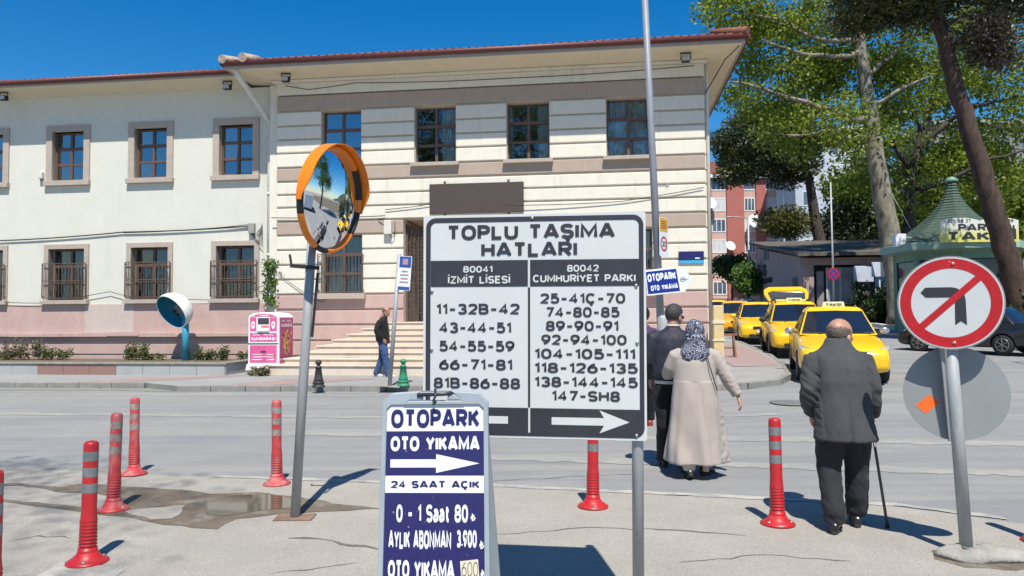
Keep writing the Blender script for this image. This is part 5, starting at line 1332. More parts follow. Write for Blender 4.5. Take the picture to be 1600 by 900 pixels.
# ---------------------------------------------------------------- woman of the couple
beige = fabric('greige_coat_cloth', (.385, .335, .30), 120, .05, .75, .15)
wn = thing('person', 'woman in long beige coat and navy patterned headscarf walking arm in arm', 'person', (1.80, 7.36, .006), -R(8)); wn.scale = (.985, .985, .985)
HW = Matrix.Translation((.015, .06, 1.415)) @ Matrix.Rotation(-R(18), 4, 'Z') @ Matrix.Rotation(-R(14), 4, 'X') @ Matrix.Scale(.95, 4)
b = MB(); head(b, HW, False); b.tube([(0, .0, 1.28), (0, -.0, 1.1), (0, 0, .8)], [.055, .08, .09], 14)
RW = Vector((.415, -.03, .80)); LWp = Vector((-.20, .30, 1.02))
b.tube([(.03, 0, 1.22), (.17, 0, 1.21), (.31, -.02, .99), tuple(RW)], [.04, .036, .032, .024], 12); b.tube([(-.03, 0, 1.22), (-.17, 0, 1.21), (-.25, .08, 1.0), tuple(LWp)], [.04, .036, .032, .024], 12)
hand(b, frame_at(RW + Vector((0, 0, -.005)), (.30, .05, -1), (.9, -.35, .2)), -1, 20, 4, (.066, .074, .068, .054)); hand(b, frame_at(LWp, (-.3, 1, -.2), (0, .2, 1)), 1, 35)
for s in (-1, 1): b.tube([(s * .02, 0, .85), (s * .08, 0, .78), (s * .08, .06 * -s, .42), (s * .08, .13 * -s, .07 + (.05 if s < 0 and False else 0))], [.06, .06, .05, .032], 12)
fuse('body', b, pm('fair_skin', (.50, .29, .21), rough=.5, var=.08, scale=18), wn, .006, 3)
eyes(HW, wn)
c_ = MB()
def coat(t, z):
    k = sstep((1.02 - z) / .9)
    return 1 + k * (.062 * math.sin(5 * t + .7 + 1.2 * z) + .042 * math.sin(9 * t + 2.1 - z) + .018 * math.sin(14 * t + 3 * z)) + .012 * math.sin(3 * t)
c_.stack([(.0, -.01, .145, .295, .235), (.0, -.01, .155, .302, .24), (0, -.01, .30, .285, .225), (0, -.012, .50, .262, .205), (0, -.015, .72, .238, .185), (0, -.012, .90, .218, .165), (0, -.008, 1.02, .206, .150), (0, 0, 1.13, .205, .142), (0, .005, 1.20, .195, .125), (0, .01, 1.255, .150, .10), (0, .02, 1.30, .085, .08)], 96, mod=coat)
c_.tube([(.125, 0, 1.225), (.185, -.002, 1.195), (.255, -.012, 1.08), (.318, -.022, .975), (.362, -.028, .895), (.408, -.03, .815)], [.062, .072, .068, .063, .058, .050], 20)
c_.tube([(-.125, 0, 1.225), (-.185, 0, 1.195), (-.235, .04, 1.08), (-.258, .09, 1.0), (-.235, .19, 1.01), (-.205, .275, 1.02)], [.062, .072, .068, .064, .058, .050], 20)
def cd(p):
    d = .005 * noise.noise(Vector((p.x * 10, p.y * 10, p.z * 5)))
    if p.x > .23: d += .008 * (1 - 2 * abs(noise.noise(Vector((p.x * 14, p.y * 8, p.z * 15)))))
    if p.z < .95: d += .016 * noise.noise(Vector((p.x * 7 + p.z * 2, p.y * 6, p.z * 1.6)))
    if p.y < -.02: d -= .010 * math.exp(-((p.x - .03 - .07 * (1.0 - p.z)) / .014) ** 2) * sstep((1.0 - p.z) / .3)
    return d
fuse('coat', c_, beige, wn, .0095, 4, cd)
scarf_m = pm('navy_floral_scarf', (.017, .022, .045), rough=.7, var=.2, scale=8)
n_ = scarf_m.node_tree; tc = n_.nodes.new('ShaderNodeTexCoord'); vo = n_.nodes.new('ShaderNodeTexVoronoi'); vo.inputs['Scale'].default_value = 24; n_.links.new(tc.outputs['Object'], vo.inputs['Vector'])
wv = n_.nodes.new('ShaderNodeMath'); wv.operation = 'PINGPONG'; wv.inputs[1].default_value = .17; n_.links.new(vo.outputs['Distance'], wv.inputs[0])
gr = n_.nodes.new('ShaderNodeMath'); gr.operation = 'GREATER_THAN'; gr.inputs[1].default_value = .125; n_.links.new(wv.outputs[0], gr.inputs[0]); mixcol(scarf_m, gr.outputs[0], (.45, .47, .55), .85)
s_ = MB()
s_.ball((0, -.012, .038), (.098, .118, .118), 24, 16, 0, HW)
s_.stack([(.0, -.005, 1.165, .135, .125), (0, 0, 1.20, .168, .135), (.0, .01, 1.245, .160, .128), (.005, .02, 1.285, .122, .115), (.01, .03, 1.33, .100, .105), (.012, .04, 1.40, .098, .105)], 40)
s_.loft([[Vector((x, -.055 + y, z)) for x, y in ((-w_, -.03), (w_, -.03), (w_, -.075), (-w_, -.075))] for z, w_ in ((1.25, .13), (1.20, .115), (1.14, .07), (1.085, .015))], 0, True, False)
scf = fuse('headscarf', s_, scarf_m, wn, .009, 5, lambda p: .006 * (noise.noise(Vector((p.x * 14 + p.z * 9, p.y * 9, p.z * 11))) + .6 * (1 - 2 * abs(noise.noise(Vector((p.x * 10 + p.z * 10, p.y * 8, p.z * 8 - p.x * 6)))))))
shoe(wn, (-.075, -.15, .01), R(4), black_leather, sole_dark, .24, -26, .042); shoe(wn, (.095, .10, 0), R(-38), black_leather, sole_dark, .24, 0, .042)
m = MB()
for s, y in ((-1, -.13), (1, .11)): m.stack([(s * .08, y, .085, .055, .06), (s * .08, y * .95, .15, .07, .07), (s * .08, y * .8, .26, .07, .07)], 18)
m.build('trouser_cuffs', fabric('cream_trousers', (.50, .46, .40)), wn)
m = MB(); m.tube([(.10, -.118, 1.24), (.13, -.150, 1.10), (.165, -.150, .98), (.20, -.13, .86)], .006, 6); m.build('bag_strap', pm('dark_strap', (.06, .05, .05), rough=.6), wn)

# ---------------------------------------------------------------- man at the bus stop (profile)
bm_ = thing('person', 'man in black jacket and blue jeans standing by the steps with hands in pockets', 'person', (-3.14, 18.05, .125), -R(96)); bm_.scale = (.97, .97, .97)
H2 = Matrix.Translation((.0, .075, 1.60)) @ Matrix.Rotation(-R(26), 4, 'X')
b = MB(); head(b, H2); b.tube([(0, .02, 1.46), (0, -.0, 1.2), (0, 0, .9)], [.06, .10, .09], 14)
for s in (-1, 1):
    b.tube([(s * .03, 0, 1.40), (s * .19, 0, 1.38), (s * .25, -.09, 1.14), (s * .20, .06, .94)], [.04, .042, .036, .028], 12)
    b.tube([(s * .02, .0, .92), (s * .09, .0, .84), (s * .09, .07 * s + .02, .46), (s * .09, .17 * s - .02, .06)], [.07, .065, .05, .035], 12)
    hand(b, frame_at((s * .195, .065, .93), (-s * .25, .45, -1), (s, 0, 0)), -s, 24)
fuse('body', b, skin_m, bm_, .0085, 3)
eyes(H2, bm_)
hair_shell(bm_, H2, grey_hair, lambda d: d.y < .15 and -.62 < d.z < .45 and not (abs(d.x) > .85 and d.y > -.05 and d.z < .1), thick=.007, r_=(.080, .101, .095))
t_ = MB(); t_.stack([(0, 0, .76, .13, .11), (0, 0, .86, .175, .13), (0, 0, 1.0, .175, .13)], 28)
for s in (-1, 1): t_.tube([(s * .086, 0, .86), (s * .092, .05 * s + .01, .64), (s * .092, .075 * s + .02, .46), (s * .09, .13 * s, .25), (s * .09, .17 * s - .02, .085), (s * .09, .17 * s, .06)], [.108, .098, .083, .080, .082, .085], 18)
fuse('jeans', t_, fabric('blue_denim', (.045, .085, .19), 140, .25), bm_, .012, 4, folds(.009, (8, 8, 12), 9))
j_ = MB(); j_.stack([(0, 0, .88, .185, .155), (0, 0, .90, .195, .165), (0, -.01, 1.0, .205, .175), (0, -.02, 1.14, .215, .172), (0, -.02, 1.28, .220, .152), (0, -.01, 1.38, .20, .125), (0, .01, 1.43, .14, .10), (0, .03, 1.475, .085, .082), (0, .035, 1.50, .076, .076)], 40)
for s in (-1, 1): j_.tube([(s * .14, -.01, 1.385), (s * .20, -.02, 1.36), (s * .245, -.07, 1.24), (s * .258, -.085, 1.13), (s * .245, -.02, 1.03), (s * .205, .05, .955)], [.068, .080, .076, .072, .066, .056], 18)
fuse('jacket', j_, fabric('black_jacket_cloth', (.011, .011, .012), 140, .2, .65), bm_, .011, 4, folds(.008, (10, 10, 9), 4))
wsh = pm('white_trainer', (.70, .70, .70), rough=.6, var=.05)
shoe(bm_, (-.09, -.19, 0), R(3), wsh, wsh); shoe(bm_, (.09, .15, 0), R(-3), wsh, wsh)

# ---------------------------------------------------------------- person mostly hidden behind the board
hp = thing('person', 'dark haired person in purple top mostly hidden behind the bus line board', 'person', (1.86, 10.6, gz(1.86, 10.6) + .006), -R(10))
H3 = Matrix.Translation((.0, .04, 1.555))
b = MB(); head(b, H3); b.tube([(0, 0, 1.42), (0, 0, 1.2), (0, 0, .9)], [.06, .10, .09], 14)
for s in (-1, 1):
    b.tube([(s * .03, 0, 1.36), (s * .18, 0, 1.34), (s * .22, -.02, 1.08), (s * .20, .16, .92)], [.04, .042, .036, .028], 12)
    b.tube([(s * .02, .0, .90), (s * .085, .0, .82), (s * .085, .06 * s, .45), (s * .085, .12 * s, .06)], [.07, .065, .05, .035], 12)
    hand(b, frame_at((s * .20, .16, .915), (0, .4, -1), (s, 0, 0)), -s, 24)
fuse('body', b, skin_m, hp, .0085, 3)
hair_shell(hp, H3, pm('black_hair', (.012, .010, .010), rough=.45, var=.3, scale=40), lambda d: d.y < .35 + .3 * max(0, d.z) and d.z > -.8, thick=.014, r_=(.088, .108, .102))
t_ = MB(); t_.stack([(0, 0, .76, .13, .11), (0, 0, .86, .17, .12), (0, 0, .96, .17, .12)], 24)
for s in (-1, 1): t_.tube([(s * .084, 0, .84), (s * .088, .06 * s, .46), (s * .086, .12 * s, .08)], [.10, .078, .07], 16)
fuse('trousers', t_, MATS['black_cotton'], hp, .014, 3, folds(.006, (8, 8, 10), 2))
j_ = MB(); j_.stack([(0, 0, .80, .19, .14), (0, 0, .95, .185, .14), (0, 0, 1.15, .195, .14), (0, 0, 1.32, .19, .115), (0, 0, 1.38, .14, .09), (0, .01, 1.44, .07, .07)], 32)
for s in (-1, 1): j_.tube([(s * .13, 0, 1.34), (s * .185, 0, 1.32), (s * .225, -.02, 1.09), (s * .205, .14, .935)], [.066, .072, .064, .05], 16)
fuse('top', j_, fabric('purple_knit', (.075, .05, .11), 60, .3), hp, .014, 3, folds(.006, (8, 8, 8), 6))
rs = pm('red_shoe', (.35, .03, .03), rough=.5)
shoe(hp, (-.085, -.12, 0), 0, rs, rs, .25); shoe(hp, (.085, .12, 0), 0, rs, rs, .25)
# ================================================================== VEHICLES
def car_paint(name, col):
    return pm(name, col, rough=.28, var=.05, scale=3, spec=.5, coat=.6)
taxi_y = car_paint('taxi_yellow_paint', (.84, .50, .008))
car_glass = pm('tinted_car_glass', (.010, .016, .030), rough=.03, var=.1, scale=2, spec=.9)
tyre_m = pm('tyre_rubber', (.018, .018, .019), rough=.85, var=.2, scale=20)
rim_m = pm('alloy_rim', (.28, .28, .29), rough=.35, metal=.6)
black_pl = pm('black_bumper_plastic', (.022, .022, .024), rough=.65, var=.2, scale=10)
chrome = pm('silver_trim', (.55, .56, .57), rough=.2, metal=.8)
lens_m = pm('headlight_lens', (.36, .38, .40), rough=.08, var=.25, scale=14, spec=.8)
tail_m = pm('tail_light', (.40, .012, .012), rough=.15, var=.2, scale=12)
cream_sign = pm('taxi_sign_cream', (.70, .64, .40), rough=.4, var=.04)
def wheel(parent, x, y, r_, out):
    m = MB(); M = Matrix.Translation((x, y, r_)) @ Matrix.Rotation(R(90) * out, 4, 'Y')
    w_ = .19
    m.lathe([(r_ * .62, -w_ / 2), (r_ * .93, -w_ / 2), (r_, -w_ / 2 + .03), (r_, w_ / 2 - .03), (r_ * .93, w_ / 2), (r_ * .62, w_ / 2)], 32, M=M)
    t = m.build('wheel', tyre_m, parent)
    m = MB(); m.lathe([(r_ * .66, .0), (r_ * .66, w_ / 2 + .004), (r_ * .60, w_ / 2 + .002), (r_ * .55, w_ / 2 - .03), (.01, w_ / 2 - .025)], 28, M=M)
    for k in range(6):
        a = k * math.pi / 3; m.bar(M @ Vector((0, 0, w_ / 2 - .012)), M @ Vector((r_ * .6 * math.cos(a), r_ * .6 * math.sin(a), w_ / 2 - .006)), .05, .02)
    m.build('rim', rim_m, t)
# car frame: x across, front toward -y
def make_car(name, label, cat, loc, rz, group=None, paint=None, L=4.33, W=1.74, H=1.53, g0=.0, mirror_m=None, suv=False, sign=True, hatch=False, wr=.31, tail_box=False):
    paint = paint or taxi_y; c = thing(name, label, cat, loc, rz, group); hw = W / 2; f = -L / 2; r_ = L / 2
    fa, ra = f + .84, r_ - .86      # axles
    up = .05 if suv else 0.
    ST = [(f + .02, .66, .34, .60), (f + .10, .80, .22, .70), (f + .42, .86, .20, .80), (f + .95, .868, .20, .885), (f + 1.28, .87, .20, .945), (0, .87, .20, .96), (ra - .3, .87, .20, .98),
          (r_ - .50, .86, .22, 1.02 if not suv else 1.0), (r_ - .12, .82, .28, 1.0 if not suv else .99), (r_ - .01, .72, .38, .86)]
    rings = []
    for y, w_, zb, zt in ST:
        w_ *= hw / .87; zb += up; zt += up; h_ = zt - zb
        pr = [(0, zb), (.75 * w_, zb), (.95 * w_, zb + .06), (1.0 * w_, zb + .22 * h_), (1.0 * w_, zb + .62 * h_), (.965 * w_, zb + .86 * h_), (.86 * w_, zt - .012), (.5 * w_, zt + .015), (0, zt + .022)]
        full = [Vector((x, y, z)) for x, z in pr] + [Vector((-x, y, z)) for x, z in pr[-2:0:-1]]
        rings.append(full)
    m = MB(); m.loft(rings); o = m.build('body', [paint, black_pl], c)
    s = o.modifiers.new('s', 'SUBSURF'); s.levels = 2; s.render_levels = 2
    me = evaluated(o); old = o.data; o.modifiers.clear(); o.data = me; bpy.data.meshes.remove(old)
    cut = MB()
    for ay in (fa, ra):
        for sx in (-1, 1): cut.lathe([(wr + .055, -.16), (wr + .055, .16)], 36, M=Matrix.Translation((sx * (hw - .10), ay, wr)) @ Matrix.Rotation(R(90), 4, 'Y'))
    k = cut.build('cutter', [paint]); bo = o.modifiers.new('b', 'BOOLEAN'); bo.operation = 'DIFFERENCE'; bo.object = k; bo.solver = 'EXACT'
    me = evaluated(o); old = o.data; o.modifiers.clear(); o.data = me; bpy.data.meshes.remove(old); bpy.data.objects.remove(k)
    me.materials.clear(); me.materials.append(paint); me.materials.append(black_pl)
    for p in me.polygons:
        q = p.center; p.material_index = 0
        for ay in (fa, ra):
            d = math.hypot(q.y - ay, q.z - wr)
            if (abs(d - wr - .055) < .012 and abs(p.normal.x) < .5 and abs(q.x) > hw - .30) or (d < wr + .06 and abs(q.x) < hw - .2): p.material_index = 1
        if q.z < .27 + up: p.material_index = 1
        p.use_smooth = True
    me.set_sharp_from_angle(angle=R(38))
    # greenhouse
    zb = .935 + up; zr = H - .055; yb0, yb1 = f + 1.22, r_ - (.42 if not suv else .16); yr0, yr1 = f + 2.02, r_ - (1.02 if not suv else .62); wb, wt = hw * .885, hw * .66
    base = [(-wb, yb0 + .16), (-wb * .6, yb0 + .02), (0, yb0 - .03), (wb * .6, yb0 + .02), (wb, yb0 + .16), (wb * 1.0, 0.0), (wb, yb1 - .12), (wb * .6, yb1), (-wb * .6, yb1), (-wb, yb1 - .12), (-wb, 0)]
    roof_ = [(-wt, yr0 + .06), (-wt * .6, yr0 - .03), (0, yr0 - .06), (wt * .6, yr0 - .03), (wt, yr0 + .06), (wt * 1.04, .25), (wt * .97, yr1 - .06), (wt * .6, yr1), (-wt * .6, yr1), (-wt * .97, yr1 - .06), (-wt * 1.04, .25)]
    B3 = [Vector((x, y, zb)) for x, y in base]; R3 = [Vector((x, y, zr - .02 * abs(x) / wt)) for x, y in roof_]
    M3_ = [Vector((x * .84, .1 + (y - .1) * .86, zr + .040)) for x, y in roof_]; T3 = [Vector((x * .45, .1 + (y - .1) * .5, zr + .058)) for x, y in roof_]
    m = MB(); m.loft([B3, R3, M3_, T3], 0, True, False); g_ = m.build('cabin', paint, c, bevel=.012, sharp=28)
    def patch(i, j, u0, u1, v0, v1, name, off=.006, mat=car_glass, inset_mat=None):
        """glass laid on the cabin face between outline points i and j"""
        a, b, cc, d = B3[i], B3[j], R3[j], R3[i]
        P_ = lambda u, v: (a.lerp(b, u)).lerp(d.lerp(cc, u), v)
        nn_ = (b - a).cross(d - a).normalized(); cen = P_(.5, .5)
        if nn_.dot(cen - Vector((0, .1, cen.z))) < 0: nn_ = -nn_
        mm_.add([P_(u0, v0) + nn_ * off, P_(u1, v0) + nn_ * off, P_(u1, v1) + nn_ * off, P_(u0, v1) + nn_ * off], [(0, 1, 2, 3)])
    mm_ = MB()
    patch(0, 1, .16, 1, .10, .94, ''); patch(1, 2, 0, 1, .10, .94, ''); patch(2, 3, 0, 1, .10, .94, ''); patch(3, 4, 0, .84, .10, .94, '')
    mm_.build('windscreen', car_glass, g_)
    mm_ = MB(); e = .012
    patch(0, 1, .12, .16, .07, .97, '', .008); patch(3, 4, .84, .88, .07, .97, '', .008)
    for i in (0, 1, 2, 3): patch(i, i + 1, .12 if i == 0 else 0, .88 if i == 3 else 1, .05, .10, '', .008)
    mm_.build('windscreen_seal', black_pl, g_)
    for (i, j, sg) in ((4, 5, 1), (0, 10, -1)):
        mm_ = MB(); patch(i, j, .20, .93, .12, .90, ''); mm_.build('front_side_window', car_glass, g_)
    for (i, j, sg) in ((5, 6, 1), (10, 9, -1)):
        mm_ = MB(); patch(i, j, .04, .50, .12, .90, ''); patch(i, j, .56, .86, .14, .86, ''); mm_.build('rear_side_window', car_glass, g_)
    if not hatch: mm_ = MB(); patch(7, 8, .04, .96, .12, .90, ''); mm_.build('rear_window', car_glass, g_)
    for ay in (fa, ra):
        for sx in (-1, 1): wheel(c, sx * (hw - .105), ay, wr, sx)
    if suv:
        for ay in (fa, ra):
            for sx in (-1, 1):
                m = MB(); pts = []
                for q in range(25):
                    a = R(-8 + 196 * q / 24); pts.append((sx * (hw + .004), ay + (wr + .075) * math.cos(a), wr + (wr + .075) * math.sin(a)))
                m.tube(pts, .030, 6); m.build('arch_trim', black_pl, c)
        for sx in (-1, 1):
            m = MB(); m.tube([(sx * wt * .93, yr0 + .15, zr + .02), (sx * wt * .93, yr0 + .25, zr + .09), (sx * wt * .93, yr1 - .25, zr + .09), (sx * wt * .93, yr1 - .1, zr + .02)], .022, 8); m.build('roof_rail', black_pl, c)
    m = MB()
    for sx in (-1, 1):
        m2 = MB()
        pts = [(sx * hw * .45, f + .055, .60 + up), (sx * hw * .80, f + .175, .62 + up), (sx * hw * .945, f + .42, .72 + up), (sx * hw * .93, f + .46, .775 + up), (sx * hw * .78, f + .26, .735 + up), (sx * hw * .47, f + .09, .68 + up)]
        cen = sum((Vector(p) for p in pts), Vector()) / 6 + Vector((sx * .02, -.035, .01)); m2.add([Vector(p) + Vector((sx * .010, -.012, .004)) for p in pts] + [cen], [(k_, (k_ + 1) % 6, 6) for k_ in range(6)], 0, True)
        m2.build('headlight', lens_m, c)
        m2 = MB(); m2.ball((sx * hw * .80, r_ - .075, .82 + up), (.11, .07, .11), 12, 8); m2.build('tail_light', tail_m, c)
        m2 = MB(); x0 = sx * (hw - .045); m2.ball((sx * (hw + .085), yb0 + .50, 1.015 + up), (.105, .055, .075), 14, 10); mo = m2.build('wing_mirror', mirror_m or paint, c)
        m2 = MB(); m2.bar((sx * (hw - .07), yb0 + .52, .97 + up), (sx * (hw + .03), yb0 + .51, .985 + up), .04, .03); m2.build('mirror_foot', black_pl, mo)
        m2 = MB(); xs = sx * (hw + .002)
        for y in (yb0 + .42, yb0 + 1.38, yb0 + 2.2): m2.box(xs - .004, xs + .004, y - .006, y + .006, .34 + up, .90 + up)
        m2.build('door_seam', black_pl, c)
        for y in (yb0 + 1.20, yb0 + 2.05): m2 = MB(); m2.tube([(xs, y - .08, .80 + up), (xs + sx * .02, y - .04, .805 + up), (xs + sx * .02, y + .04, .805 + up), (xs, y + .08, .80 + up)], .013, 6); m2.build('door_handle', paint, c)
        m2 = MB(); m2.ball((sx * hw * .72, f + .13, .36 + up), (.085, .035, .06), 12, 8); m2.build('fog_lamp', lens_m, c)
    m2 = MB(); m2.prism(rrect(-hw * .44, hw * .44, .585 + up, .675 + up, .03), f - .004, f + .10, lambda u, v, d: (u, d + .04 * abs(u) / hw, v)); m2.build('grille', black_pl, c)
    m2 = MB(); m2.prism(rrect(-hw * .60, hw * .60, .265 + up, .40 + up, .04), f - .002, f + .10, lambda u, v, d: (u, d + .06 * abs(u) / hw, v)); m2.build('lower_intake', black_pl, c)
    m2 = MB(); m2.box(-.26, .26, f - .022, f - .002, .445 + up, .555 + up); m2.build('number_plate', binw, c)
    m2 = MB(); m2.bar((-.10, f - .012, .63 + up), (.10, f - .012, .63 + up), .05, .03); m2.build('badge', chrome, c)
    m2 = MB(); m2.box(-hw * .80, hw * .80, r_ - .055, r_ + .012, .36 + up, .47 + up); m2.build('rear_bumper_trim', black_pl, c)
    m2 = MB(); m2.box(-.26, .26, r_ - .02, r_ + .008, .60 + up, .70 + up); m2.build('rear_plate', binw, c)
    m2 = MB()
    for sx in (-.45, .12): m2.bar((sx * hw, yb0 + .03, zb + .045), (sx * hw + .55, yb0 + .10, zb + .075), .018, .012)
    m2.build('wiper', black_pl, c)
    if sign:
        m2 = MB(); m2.prism([(-.24, 0), (.24, 0), (.215, .125), (-.215, .125)], -.085, .085, lambda u, v, d: (u, yr0 + .22 + d, zr + .035 + v)); so_ = m2.build('roof_sign', cream_sign, c, bevel=.018)
        m2 = MB(); letter_h(m2, 'TAKSİ', 0, .030, .062, lambda u, v: (u, yr0 + .22 - .0865, zr + .035 + v), .24, wmax=.33); m2.build('lettering', signblack, so_)
        m2 = MB(); m2.tube([(0, yr0 + .03, zr + .03), (0, yr0 - .02, zr + .10)], .006, 6); m2.build('aerial', black_pl, c)
    if hatch:
        hm_ = Matrix.Translation((0, yr1 + .02, zr + .02)) @ Matrix.Rotation(R(24), 4, 'X')
        m2 = MB(); ww = hw * .80
        out = [(-ww * .86, 0), (ww * .86, 0), (ww, .55), (ww * .97, .92), (ww * .75, 1.06), (-ww * .75, 1.06), (-ww * .97, .92), (-ww, .55)]
        inn_ = [(-ww * .76, .02), (ww * .76, .02), (ww * .84, .55), (ww * .80, .66), (ww * .6, .70), (-ww * .6, .70), (-ww * .80, .66), (-ww * .84, .55)]
        bz = lambda u, v: .10 * (1 - (u / ww) ** 2)
        v = [hm_ @ Vector((u, w_, bz(u, w_) + d)) for d in (.035, -.035) for u, w_ in out] + [hm_ @ Vector((u, w_, bz(u, w_) + d)) for d in (.035, -.035) for u, w_ in inn_]
        fq = []
        for k_ in range(8):
            n1 = (k_ + 1) % 8
            fq += [(k_, n1, 16 + n1, 16 + k_), (8 + k_, 24 + k_, 24 + n1, 8 + n1), (k_, 8 + k_, 8 + n1, n1), (16 + k_, 16 + n1, 24 + n1, 24 + k_)]
        m2.add(v, fq); ho = m2.build('tailgate', paint, c, sharp=30)
        m2 = MB(); m2.add([hm_ @ Vector((u, w_, bz(u, w_))) for u, w_ in inn_], [tuple(range(8))]); m2.build('tailgate_glass', pm('grey_tailgate_glass', (.05, .055, .06), rough=.12, var=.2, scale=4), ho)
        m2 = MB()
        for sx in (-1, 1): m2.bar((sx * wb * .8, yb1 - .05, .95), hm_ @ Vector((sx * ww * .8, .45, .0)), .025)
        m2.build('gas_strut', black_pl, ho)
    return c
SD = Vector((.168, .986))    # direction of the taxi street
SRZ = -math.atan2(SD.x, SD.y)
def tp(d, off=0.):     # front of a taxi d metres out -> centre
    return d
GRP = 'yellow taxis queueing beside the school'
def taxi_loc(front_px, Yf, L=4.33, turn=0.):
    c = at(front_px, 500, Yf); a = SRZ + turn
    dirv = Vector((-math.sin(a), math.cos(a))); cen = Vector((c.x, c.y)) + dirv * (L / 2)
    zf_ = gz(c.x, c.y); zr_ = gz(cen.x + dirv.x * L / 2, cen.y + dirv.y * L / 2)
    return (cen.x, cen.y, (zf_ + zr_) / 2), a, math.atan2(zr_ - zf_, L)
def place(c, px, Y, L=4.33, turn=0.):
    loc, a, p = taxi_loc(px, Y, L, turn); c.location = loc; c.rotation_euler = (Matrix.Rotation(a, 4, 'Z') @ Matrix.Rotation(p, 4, 'X')).to_euler()
t1 = make_car('taxi', 'front taxi of the queue, with silver mirrors and a cream roof sign', 'taxi', (0, 0, 0), 0, GRP, mirror_m=chrome); place(t1, 1321, 14.6, turn=-R(8))
t2 = make_car('taxi', 'yellow taxi with its tailgate raised and black roof rails, second in the queue', 'taxi', (0, 0, 0), 0, GRP, suv=True, H=1.60, hatch=True, mirror_m=black_pl); place(t2, 1256, 20.6, turn=-R(4.5))
t3 = make_car('taxi', 'yellow taxi right behind the one with the raised tailgate', 'taxi', (0, 0, 0), 0, GRP, sign=False); place(t3, 1194, 26.6, turn=-R(3.5))
t4 = dup(t3, label='orange tinted yellow taxi second from the far end of the queue', group=GRP); place(t4, 1156, 32.8, turn=-R(3))
t5 = dup(t3, label='last taxi of the queue, half hidden by the white corner post', group=GRP); place(t5, 1121, 39.5, turn=-R(3))
amber = car_paint('taxi_amber_paint', (.78, .36, .012))
for ch in t4.children:
    for o_ in [ch] + list(ch.children):
        if o_.data.materials and o_.data.materials[0] is taxi_y:
            o_.data = o_.data.copy(); o_.data.materials[0] = amber
silver_p = car_paint('silver_car_paint', (.50, .52, .55))
c6 = make_car('parked_car', 'silver car parked crosswise beyond the last taxis', 'car', P(17.0, 53, 0), R(62), None, paint=silver_p, sign=False)
blackp = car_paint('black_car_paint', (.012, .012, .015))
c7 = make_car('parked_car', 'black car with red tail light behind the no left turn sign', 'car', (0, 0, 0), 0, None, paint=blackp, sign=False)
c7.scale = (.92, .92, .92); q = at(1518, 540, 22.8); c7.location = (q.x, q.y, gz(q.x, q.y)); c7.rotation_euler = (0, 0, R(-147))
# van up the road: only its reflection in the mirror is seen
van = thing('white_van', 'white box van up the road, seen only in the convex mirror', 'van', (13.5, 7.6, 0), R(95))
m = MB(); m.prism([(-2.6, .35), (2.5, .35), (2.6, 1.0), (2.25, 1.15), (1.75, 2.05), (-2.6, 2.15)], -.92, .92, lambda u, v, d: (d, -u, v)); m.build('body', binw, van, bevel=.06, seg=3)
m = MB(); m.add([(-.78, -2.262, 1.20), (.78, -2.262, 1.20), (.74, -1.83, 1.98), (-.74, -1.83, 1.98)], [(0, 1, 2, 3)]); m.build('windscreen', car_glass, van)
for ay in (-1.7, 1.6):
    for sx in (-1, 1): wheel(van, sx * .86, ay, .34, sx)
# ================================================================== BUILDINGS BEYOND
def wpt(px, py, Y): return at(px, py, Y)
ap_pink = pm('pale_pink_render', (.55, .37, .31), rough=.85, var=.06, scale=1); ap_red = pm('brick_red_render', (.38, .125, .10), rough=.85, var=.08, scale=1)
ap_white = pm('white_window_frame', (.68, .68, .68), rough=.6, var=.03); ap_glass = pm('apartment_glass', (.10, .13, .16), rough=.08, var=.5, scale=.6, spec=.7)
net_c = pm('apartment_curtain', (.55, .55, .55), rough=.9, var=.2, scale=3)
YA = 105.0
XA = lambda px: at(px, 400, YA).x
GA = gz(30, YA)
apt = thing('apartment_building', 'pink and red five storey apartment block with white windows', 'building', (XA(1100), YA, GA))
x0 = XA(1100); rel = lambda px: XA(px) - x0
HA = at(1150, 274, YA).z - GA
m = MB(); m.box(rel(1060), rel(1250), 0, 14, 0, HA - .5); m.build('wall', ap_pink, apt)
m = MB()
for a, b_ in ((1107, 1112), (1136, 1163), (1182, 1197), (1217, 1222)): m.box(rel(a), rel(b_), -.35, -.002, 0, HA - .6)
m.build('red_panel', ap_red, apt)
m = MB(); m.box(rel(1058), rel(1252), -.9, 14.9, HA - .48, HA); m.build('roof_slab', ap_white, apt)
m = MB(); m.prism([(rel(1060), HA + .01), (rel(1252), HA + .01), (rel(1200), HA + 2.2), (rel(1100), HA + 2.2)], 1, 13, lambda u, v, d: (u, d, v)); m.build('roof', tile_m, apt)
rr = random.Random(8)
for (a, b_) in ((1113, 1135), (1164, 1181), (1198, 1216), (1224, 1246)):
    for k in range(6):
        yt = 278 + k * 32.6; zc0 = at(1150, yt + 18, YA).z - GA; zc1 = at(1150, yt, YA).z - GA
        if zc0 < .5: continue
        m = MB(); xa, xb = rel(a), rel(b_)
        m.box(xa, xb, -.06, -.001, zc0 - .15, zc0); m.box(xa, xb, -.06, -.001, zc1, zc1 + .15); m.box(xa, xa + .13, -.06, -.001, zc0, zc1); m.box(xb - .13, xb, -.06, -.001, zc0, zc1)
        for q in (1, 2): m.box(xa + (xb - xa) * q / 3 - .05, xa + (xb - xa) * q / 3 + .05, -.06, -.001, zc0, zc1)
        w_ = m.build('window', ap_white, apt)
        m = MB(); m.box(xa + .13, xb - .13, -.03, -.0015, zc0, zc1); m.build('pane', ap_glass if rr.random() < .6 else net_c, w_)
dishw = pm('dish_white', (.66, .66, .66), rough=.5, var=.03)
